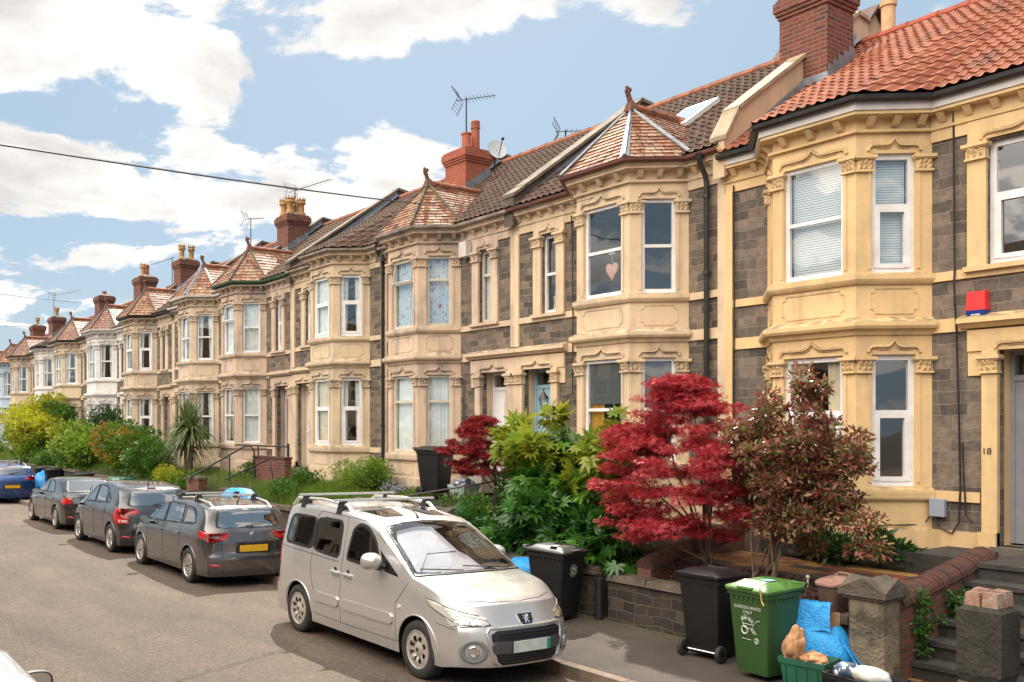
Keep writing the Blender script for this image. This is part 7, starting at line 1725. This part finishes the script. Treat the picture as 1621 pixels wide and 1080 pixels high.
# ------------------------------------------------------------------ plants
RG = np.random.default_rng(17)
leafmat('leaf_maple', [(.24, .010, .022), (.48, .025, .045), (.62, .07, .085), (.34, .014, .03), (.72, .16, .15)], .38, .45)
leafmat('leaf_maple_dark', [(.14, .006, .012), (.24, .012, .018), (.32, .02, .022), (.38, .035, .03)], .5, .4)
leafmat('leaf_photinia', [(.20, .04, .035), (.26, .09, .06), (.09, .14, .03), (.32, .07, .05), (.15, .06, .055), (.38, .18, .12), (.08, .16, .03), (.22, .09, .05)], .26, .35)
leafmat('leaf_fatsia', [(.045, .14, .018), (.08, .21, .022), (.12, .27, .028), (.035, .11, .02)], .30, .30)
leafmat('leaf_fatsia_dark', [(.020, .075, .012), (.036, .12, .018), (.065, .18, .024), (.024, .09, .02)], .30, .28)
leafmat('leaf_fatsia_yellow', [(.24, .27, .02), (.16, .27, .025), (.36, .33, .03), (.10, .22, .02)], .35, .40)
leafmat('leaf_green', [(.045, .12, .012), (.08, .18, .018), (.06, .14, .015), (.11, .22, .02)], .5, .4)
leafmat('leaf_mid', [(.09, .18, .014), (.16, .27, .02), (.23, .34, .024), (.11, .20, .016)], .5, .4)
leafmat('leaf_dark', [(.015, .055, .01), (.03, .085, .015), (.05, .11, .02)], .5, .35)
leafmat('leaf_yellow', [(.26, .29, .012), (.36, .36, .016), (.45, .42, .02), (.20, .27, .015)], .5, .45)
leafmat('leaf_orange', [(.38, .20, .02), (.30, .22, .02), (.45, .17, .02), (.14, .19, .02)], .5, .4)
leafmat('leaf_palm', [(.07, .12, .03), (.12, .17, .05), (.18, .22, .08), (.10, .15, .04)], .35, .25)
leafmat('grass', [(.06, .14, .012), (.11, .21, .016), (.16, .27, .02), (.20, .25, .05)], .5, .4)
leafmat('ivy', [(.02, .08, .012), (.04, .13, .02), (.08, .2, .03)], .35, .3)
leafmat('petals', [(.45, .42, .55), (.20, .16, .35), (.6, .58, .6)], .5, .3)
def branches(o, base, tips, r0, mat, seed, name='trunk', stems=None, bend=.25):
    rg = np.random.default_rng(seed); m = M(); base = Vector(base)
    for s in (stems or [(0, 0)]):
        b = base+Vector((s[0], s[1], 0))
        for i, t in enumerate(tips):
            if stems and (i % len(stems)) != stems.index(s): continue
            t = Vector(t); fork = b+Vector(((t.x-b.x)*.18, (t.y-b.y)*.18, (t.z-b.z)*rg.uniform(.28, .5))); pts = []
            for k in range(8):
                u = k/7; p = b.lerp(fork, min(1, u*2)) if u < .5 else fork.lerp(t, (u-.5)*2)
                pts.append(p+Vector(rg.normal(0, .018, 3)))
            m.tube([b-Vector((0, 0, .25))]+pts, [r0*1.1]+[r0*(1-.85*(k/7)) for k in range(8)], 7, cap=False)
    return m.obj(name, mat, o, smooth=True)
def plant(name, label, cat, base, blobs, n, kind, size, mat, group=None, down=-.15, spread=.55, shell=.4, extra=(), trunk=None, roll=.6, crown_name='crown'):
    """leaves spread through a set of uneven clumps; extra = further leaf sets as (blobs, n, kind, size, mat)"""
    o = thing(name, label, cat, base, group); b = np.array(base)
    for i, (bl, nn, kd, sz, mt) in enumerate([(blobs, n, kind, size, mat)]+list(extra)):
        P, d = clump_points(RG, bl, nn, shell); D_ = d.copy(); D_[:, 2] += down
        V, F = scatter(RG, P-b, D_, sz, kd, spread, roll); f = fast_mesh(crown_name if i == 0 else 'foliage', V, F, mt, o)
    if trunk: branches(o, *trunk)
    return o
# red maples: flat layered sprays
def maple(label, base, c, r, layers, n, size, mat, seed, stems, lean=(0, 0)):
    """broad crown of drooping, roughly level sprays at all heights, with gaps between them"""
    rg = np.random.default_rng(seed); bl = []
    for i in range(layers):
        t = rg.uniform(0, 1)**.9; ang = rg.uniform(0, 6.28); z = c[2]-r[2]+2*r[2]*t; w = math.sqrt(max(.05, 1-(2*t-.75)**2*.85))
        q = rg.uniform(.1, 1.0)**.6*w; k = rg.uniform(.13, .30)
        bl.append((c[0]+r[0]*q*math.cos(ang), c[1]+r[1]*q*math.sin(ang), z-.16*q*r[2], r[0]*k, r[1]*k, r[2]*rg.uniform(.035, .085)))
    tips = [(b[0], b[1], b[2]-.02) for b in bl[::max(1, layers//11)]]
    return plant('maple_tree', label, 'maple tree', base, bl, n, 'palm5', size, mat, 'red Japanese maples', -.35, .7, .1, trunk=(base, tips, .028, 'bark', seed, 'trunk', stems), roll=.45)
maple('large bright red Japanese maple in front of the yellow and primrose houses', (9.88, 7.35, .90), (9.85, 7.78, 2.36), (1.0, 1.22, 1.0), 160, 22000, .058, 'leaf_maple', 3, [(0, 0), (.10, .14)])
maple('smaller dark red maple partly behind the leafy shrub, below the white door', (11.0, 12.6, 1.1), (10.95, 13.05, 2.35), (.65, 1.0, .55), 80, 9500, .064, 'leaf_maple_dark', 9, [(0, 0)])
# purple-green photinia
rg = np.random.default_rng(2)
pb = sub_blobs(rg, (9.95, 6.25, 2.20), (.64, .80, 1.02), 120, .185, .2)+[(9.8, 5.35, 1.66, .2, .26, .13), (9.85, 5.3, 1.36, .18, .26, .1), (9.9, 6.1, 3.25, .12, .14, .18)]
plant('photinia_tree', 'purple-brown and green leaved small tree in front of the yellow bay', 'small tree', (9.85, 6.42, .88), pb, 24000, 'oval', .078, 'leaf_photinia', down=.1, spread=.8, shell=.1, trunk=((9.85, 6.42, .88), [(p[0], p[1], p[2]) for p in pb[::13]], .019, 'bark_pale', 4, 'trunk', [(0, 0), (.06, .14), (-.05, .24)]))
plant('low_shrub', 'dark green low shrub at the foot of the purple-brown tree', 'shrub', (11.4, 6.3, .98), sub_blobs(rg, (11.38, 6.3, 1.14), (.3, .85, .14), 14, .16), 1100, 'oval', .12, 'leaf_dark', down=.4)
# fatsia
def fb(c, r, n, k, s=.4): return sub_blobs(rg, c, r, n, k, s)
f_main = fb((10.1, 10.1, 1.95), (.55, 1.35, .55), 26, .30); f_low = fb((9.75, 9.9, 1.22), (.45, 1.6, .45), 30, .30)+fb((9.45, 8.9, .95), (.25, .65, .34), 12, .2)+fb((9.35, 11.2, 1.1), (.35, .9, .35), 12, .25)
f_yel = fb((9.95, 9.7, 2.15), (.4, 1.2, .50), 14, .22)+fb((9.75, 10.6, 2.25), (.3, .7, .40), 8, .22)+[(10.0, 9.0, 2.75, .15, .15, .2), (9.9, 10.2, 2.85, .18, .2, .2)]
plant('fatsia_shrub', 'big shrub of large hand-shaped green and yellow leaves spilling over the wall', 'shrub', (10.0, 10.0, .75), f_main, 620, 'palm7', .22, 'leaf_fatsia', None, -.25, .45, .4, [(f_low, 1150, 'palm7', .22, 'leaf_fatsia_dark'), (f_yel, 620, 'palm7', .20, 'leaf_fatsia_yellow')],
      ((10.0, 10.0, .75), [(p[0], p[1], p[2]) for p in f_main[::2]], .035, 'bark_pale', 5, 'stem', [(0, 0), (0, .6), (.1, -.6)]), crown_name='foliage')
leafmat('berry', [(.30, .32, .22), (.10, .14, .05), (.42, .42, .32)], .5, .1)
# middle gardens
plant('box_shrub', 'rounded bright green bush in front of the cream house base', 'shrub', (10.9, 17.1, 1.05), fb((10.85, 17.1, 1.62), (.42, .85, .34), 34, .22, .3), 6500, 'diamond', .055, 'leaf_mid', down=.3, extra=[(fb((10.9, 17.1, 1.45), (.4, .8, .36), 20, .22), 2600, 'diamond', .055, 'leaf_green')])
pal = thing('cordyline_palm', 'tall spiky cabbage palm with long arching leaves', 'palm', (10.6, 26.8, 1.2)); PV = []; PF = []; rgp = np.random.default_rng(6); off = 0
m = M()
for (hx, hy, hz, nl) in ((0, 0, 1.55, 260), (.12, .55, 1.25, 170), (-.05, -.45, 1.35, 170), (0, .2, .95, 130)):
    m.tube([(hx*.3, hy*.3, -.2), (hx*.6, hy*.6, hz*.5), (hx, hy, hz)], [.10, .085, .07], 8)
    for _ in range(nl):
        a = rgp.uniform(0, 6.28); e0 = rgp.uniform(-.2, 1.45); L_ = rgp.uniform(.75, 1.15); d = np.array([math.cos(a)*math.cos(e0), math.sin(a)*math.cos(e0), math.sin(e0)]); p = np.array([hx, hy, hz]); s_ = np.array([-math.sin(a), math.cos(a), 0]); w = .022
        pts = []
        droop = .30+.5*max(0, .8-e0*.5)
        for k in range(6):
            t = k/5; q_ = p+d*L_*t+np.array([0, 0, -droop*L_*t*t*(1.2 if e0 < .9 else .25)]); ww = w*(1-t**2)*(.5+1.5*min(t*3, 1)*.5); pts += [q_-s_*ww, q_+s_*ww]
        PV += pts
        for k in range(5): i = off+k*2; PF += [(i, i+1, i+3), (i, i+3, i+2)]
        off += 12
fast_mesh('crown', np.array(PV), np.array(PF), 'leaf_palm', pal)
me = m.obj('trunk', 'bark_pale', pal); 
for v in me.data.vertices: v.co += Vector((10.6, 26.8, 1.2))
plant('spurge_bush', 'large bush with orange flower heads, left of the spiky palm', 'shrub', (10.2, 31.3, 1.1), fb((10.2, 31.6, 1.95), (.8, 2.1, .85), 40, .42, .3), 6500, 'diamond', .13, 'leaf_green', down=.3, extra=[(fb((9.9, 31.9, 2.15), (.55, 2.0, .75), 34, .26, .5), 4200, 'diamond', .10, 'leaf_orange'), (fb((10.0, 31.4, 2.0), (.6, 2.0, .8), 24, .3, .5), 2500, 'diamond', .12, 'leaf_mid')])
plant('leafy_bush', 'dense green bush between the palm and the orange flowered bush', 'shrub', (9.9, 28.4, 1.0), fb((9.95, 28.5, 1.65), (.6, 1.15, .65), 26, .36, .3), 6000, 'diamond', .10, 'leaf_green', down=.3)
plant('leafy_bush', 'low yellow-green ground shrub in front of the spiky palm', 'shrub', (9.7, 25.9, .9), fb((9.75, 25.7, 1.15), (.35, 1.7, .28), 24, .24, .3), 4500, 'diamond', .08, 'leaf_mid', down=.3, extra=[(fb((9.65, 25.9, 1.25), (.3, 1.5, .2), 14, .2, .3), 1600, 'diamond', .07, 'leaf_yellow')])
plant('leafy_bush', 'wide mid-green bush left of the orange flowered one', 'shrub', (10.0, 37.2, 1.1), fb((9.95, 37.1, 1.95), (.75, 2.3, .85), 44, .45, .3), 7000, 'diamond', .15, 'leaf_mid', down=.25, extra=[(fb((9.7, 38.6, 2.3), (.5, 1.4, .5), 14, .36), 1700, 'diamond', .13, 'leaf_yellow'), (fb((9.9, 36.6, 1.6), (.7, 2.2, .6), 18, .4), 2500, 'diamond', .14, 'leaf_green')])
plant('leafy_bush', 'round dark green bush against the white painted house', 'shrub', (11.0, 37.6, 1.2), fb((11.1, 37.4, 2.75), (.55, .95, .62), 22, .34, .3), 4200, 'diamond', .12, 'leaf_dark', down=.3)
plant('golden_bush', 'big round golden-yellow bush at the far left', 'shrub', (9.9, 44.5, 1.1), fb((9.8, 44.0, 2.75), (1.05, 2.5, 1.05), 60, .50, .35), 9500, 'diamond', .15, 'leaf_yellow', down=.35, extra=[(fb((9.9, 44.0, 2.1), (1.0, 2.4, .85), 30, .45), 5200, 'diamond', .15, 'leaf_mid'), (fb((10.0, 43.6, 1.6), (.9, 2.2, .5), 20, .4), 2600, 'diamond', .14, 'leaf_green')],
      trunk=((9.9, 44.3, 1.0), [(9.7, 43.2, 2.4), (10.0, 44.5, 2.6), (9.8, 45.3, 2.4)], .08, 'bark', 5, 'trunk'))
plant('golden_bush', 'pale golden shrub rising behind the big round golden bush', 'shrub', (11.0, 46.0, 1.1), fb((10.9, 45.6, 3.55), (.6, 1.9, .55), 20, .4, .3), 3500, 'diamond', .15, 'leaf_yellow', down=.3, extra=[(fb((11.0, 44.6, 3.2), (.6, 1.6, .6), 14, .4), 2200, 'diamond', .14, 'leaf_green')], trunk=((11.0, 45.8, 1.0), [(10.9, 45.0, 3.2), (11.0, 46.2, 3.4)], .06, 'bark', 6, 'trunk'))
plant('leafy_bush', 'green bush at the left edge beside the pale blue house', 'shrub', (9.9, 56, 1.0), fb((9.9, 57, 1.5), (.8, 4.5, .55), 30, .6, .3), 4500, 'diamond', .2, 'leaf_mid', down=.3)
plant('leafy_bush', 'green shrubs along the wall between the golden and mid-green bushes', 'shrub', (9.8, 40.8, 1.0), fb((9.8, 40.6, 1.3), (.5, 1.2, .5), 16, .4, .3), 3000, 'diamond', .13, 'leaf_green', down=.3)
plant('flowering_plant', 'small white and lilac flowers by the peach house bay', 'flowers', (10.9, 15.6, 1.15), fb((10.9, 15.7, 1.32), (.25, .75, .12), 12, .13, .2), 900, 'diamond', .06, 'leaf_dark', down=.5, extra=[(fb((10.8, 15.7, 1.42), (.22, .75, .10), 12, .08, .2), 260, 'diamond', .05, 'petals')], crown_name='foliage')
for i, (x, y, z, ry, rz_, n_, lb) in enumerate(((9.98, 12.2, 1.2, .8, .28, 1500, 'straggly green plants among the three pillar caps'), (10.9, 12.0, 1.35, 1.0, .45, 2200, 'shaded green foliage under the smaller dark red maple'), (10.9, 22.9, 1.55, .5, .35, 700, 'small climbing rose by the black handrail'), (9.65, 24.4, 1.15, .5, .3, 1000, 'ferny green clump on the bank beside the brick wall'), (9.8, 18.9, 1.2, .5, .25, 900, 'weedy green clump in the rough grass right of the brick wall'), (10.7, 19.3, 1.35, .4, .25, 700, 'leafy weeds at the edge of the paved yard'))):
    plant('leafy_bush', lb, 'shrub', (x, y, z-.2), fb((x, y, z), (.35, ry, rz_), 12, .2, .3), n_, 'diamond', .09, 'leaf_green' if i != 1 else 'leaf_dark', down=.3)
# ivy on the step wall
for i, (x, y, z, a, b, n_, lb) in enumerate(((9.75, 4.72, .62, .10, .34, 420, 'trailing ivy hanging down the brick wall by the steps'), (10.35, 4.70, .72, .26, .22, 420, 'leafy weed tuft growing from the brick wall above the steps'), (8.95, 3.40, 1.15, .25, .14, 160, 'bright green weed beside the broken-topped pillar'))):
    plant('ivy_plant', lb, 'ivy', (x, y, z), [(x+RG.uniform(-a, a), y-.02, z+RG.uniform(-b, b), .07, .05, .07) for _ in range(16)], n_, 'diamond', .055, 'ivy', down=.1, crown_name='foliage')
# rough grass: one object of many blades
def grass(label, x0, x1, y0, y1, n, h, zf, name='grass'):
    P = np.stack([RG.uniform(x0, x1, n), RG.uniform(y0, y1, n), np.zeros(n)], 1); P[:, 2] = zf(P[:, 0], P[:, 1])
    clump = .5+.5*np.sin(P[:, 0]*5.1+P[:, 1]*2.3)*np.sin(P[:, 1]*3.7-P[:, 0]*2.1)
    D_ = np.tile(np.array([0, 0, 1.]), (n, 1)); V, F = scatter(RG, P, D_, h*(.45+.9*clump), 'blade', .38, 1.0)
    o = fast_mesh(name, V, F, 'grass'); o['kind'] = 'stuff'; o['label'] = label; o['category'] = 'grass'
bank = lambda x, y: np.interp(x, [9.42, 9.9, 10.3, 12.3], [.66, .90, .95, 1.2])+np.where(y > 13, .18, 0)
grass('rough green grass growing over the banked front gardens', 9.45, 11.45, 15.0, 20.7, 26000, .22, bank)
grass('grass and weeds on the garden banks farther down the terrace', 9.45, 11.6, 21.3, 62, 30000, .24, bank)
grass('thin weeds along the foot of the garden wall and kerb', 7.0, 7.2, 4.6, 9.5, 900, .05, lambda x, y: np.where(x > 0, -.05, 0.))
grass('short weeds against the stone wall foot', 9.06, 9.19, 5.6, 12.0, 700, .07, lambda x, y: .12+0*x)
# ------------------------------------------------------------------ the other side of the street, seen in the windows
pbr('brick_far', (.16, .12, .09), .85, (.11, .08, .06), 2); pbr('render_far', (.30, .24, .17), .85, (.22, .18, .13), 2)
def opposite(y0, label, mat):
    o = thing('facing_house', label, 'house', (-6, y0+2.4, .1), 'houses across the street, seen mirrored in windows'); X0 = -6.0
    T = lambda s, v, z: (X0+v, y0+s, z)
    m = M(); facet(m, (0, 0), (4.78, 0), 0, 6.2, [(3.5, 4.4, .3, 3.2), (3.6, 4.2, 4.0, 5.6)], T, .2)
    m.box(X0-7, X0-.3, y0+.02, y0+4.76, 0, 6.1); m.obj('wall', mat, o)
    b = M(); pts = BAY
    for p, q in zip(BAY[:-1], BAY[1:]):
        L_ = (Vector(q)-Vector(p)).length; facet(b, p, q, 0, 6.2, [(.18, L_-.18, 1.2, 2.9), (.18, L_-.18, 4.0, 5.6)], T, .12)
    b.obj('bay', mat, o); w = M()
    for p, q in zip(BAY[:-1], BAY[1:]):
        L_ = (Vector(q)-Vector(p)).length; F = facet_frame(p, q, T)
        for a, c in ((1.2, 2.9), (4.0, 5.6)):
            for (u0, u1, z0, z1) in ((.18, .24, a, c), (L_-.24, L_-.18, a, c), (.24, L_-.24, a, a+.07), (.24, L_-.24, c-.07, c), (.24, L_-.24, (a+c)/2-.03, (a+c)/2+.03)): fbox(w, F, u0, u1, z0, z1, -.1, -.05)
    w.obj('window', 'cream_frame', o)
    g_ = M(); g_.box(X0-.3, X0-.28, y0+.1, y0+4.6, .2, 6.0); g_.obj('room', 'dark_room', o)
    r = M(); r.hexa([(X0+.3, y0, 6.2), (X0-3.5, y0, 8.7), (X0-3.5, y0+4.8, 8.7), (X0+.3, y0+4.8, 6.2)], [(X0+.3, y0, 6.3), (X0-3.5, y0, 8.85), (X0-3.5, y0+4.8, 8.85), (X0+.3, y0+4.8, 6.3)]); r.hexa([(X0-3.5, y0, 8.7), (X0-7.2, y0, 6.2), (X0-7.2, y0+4.8, 6.2), (X0-3.5, y0+4.8, 8.7)], [(X0-3.5, y0, 8.85), (X0-7.2, y0, 6.3), (X0-7.2, y0+4.8, 6.3), (X0-3.5, y0+4.8, 8.85)]); r.obj('roof', 'tile_brown', o)
    return o
lab = ['first', 'second', 'third', 'fourth', 'fifth', 'sixth', 'seventh', 'eighth', 'ninth']
for i in range(9): opposite(-8+i*4.8, lab[i]+' bay-fronted house across the street, only mirrored in the windows', 'render_far' if i % 3 else 'brick_far')
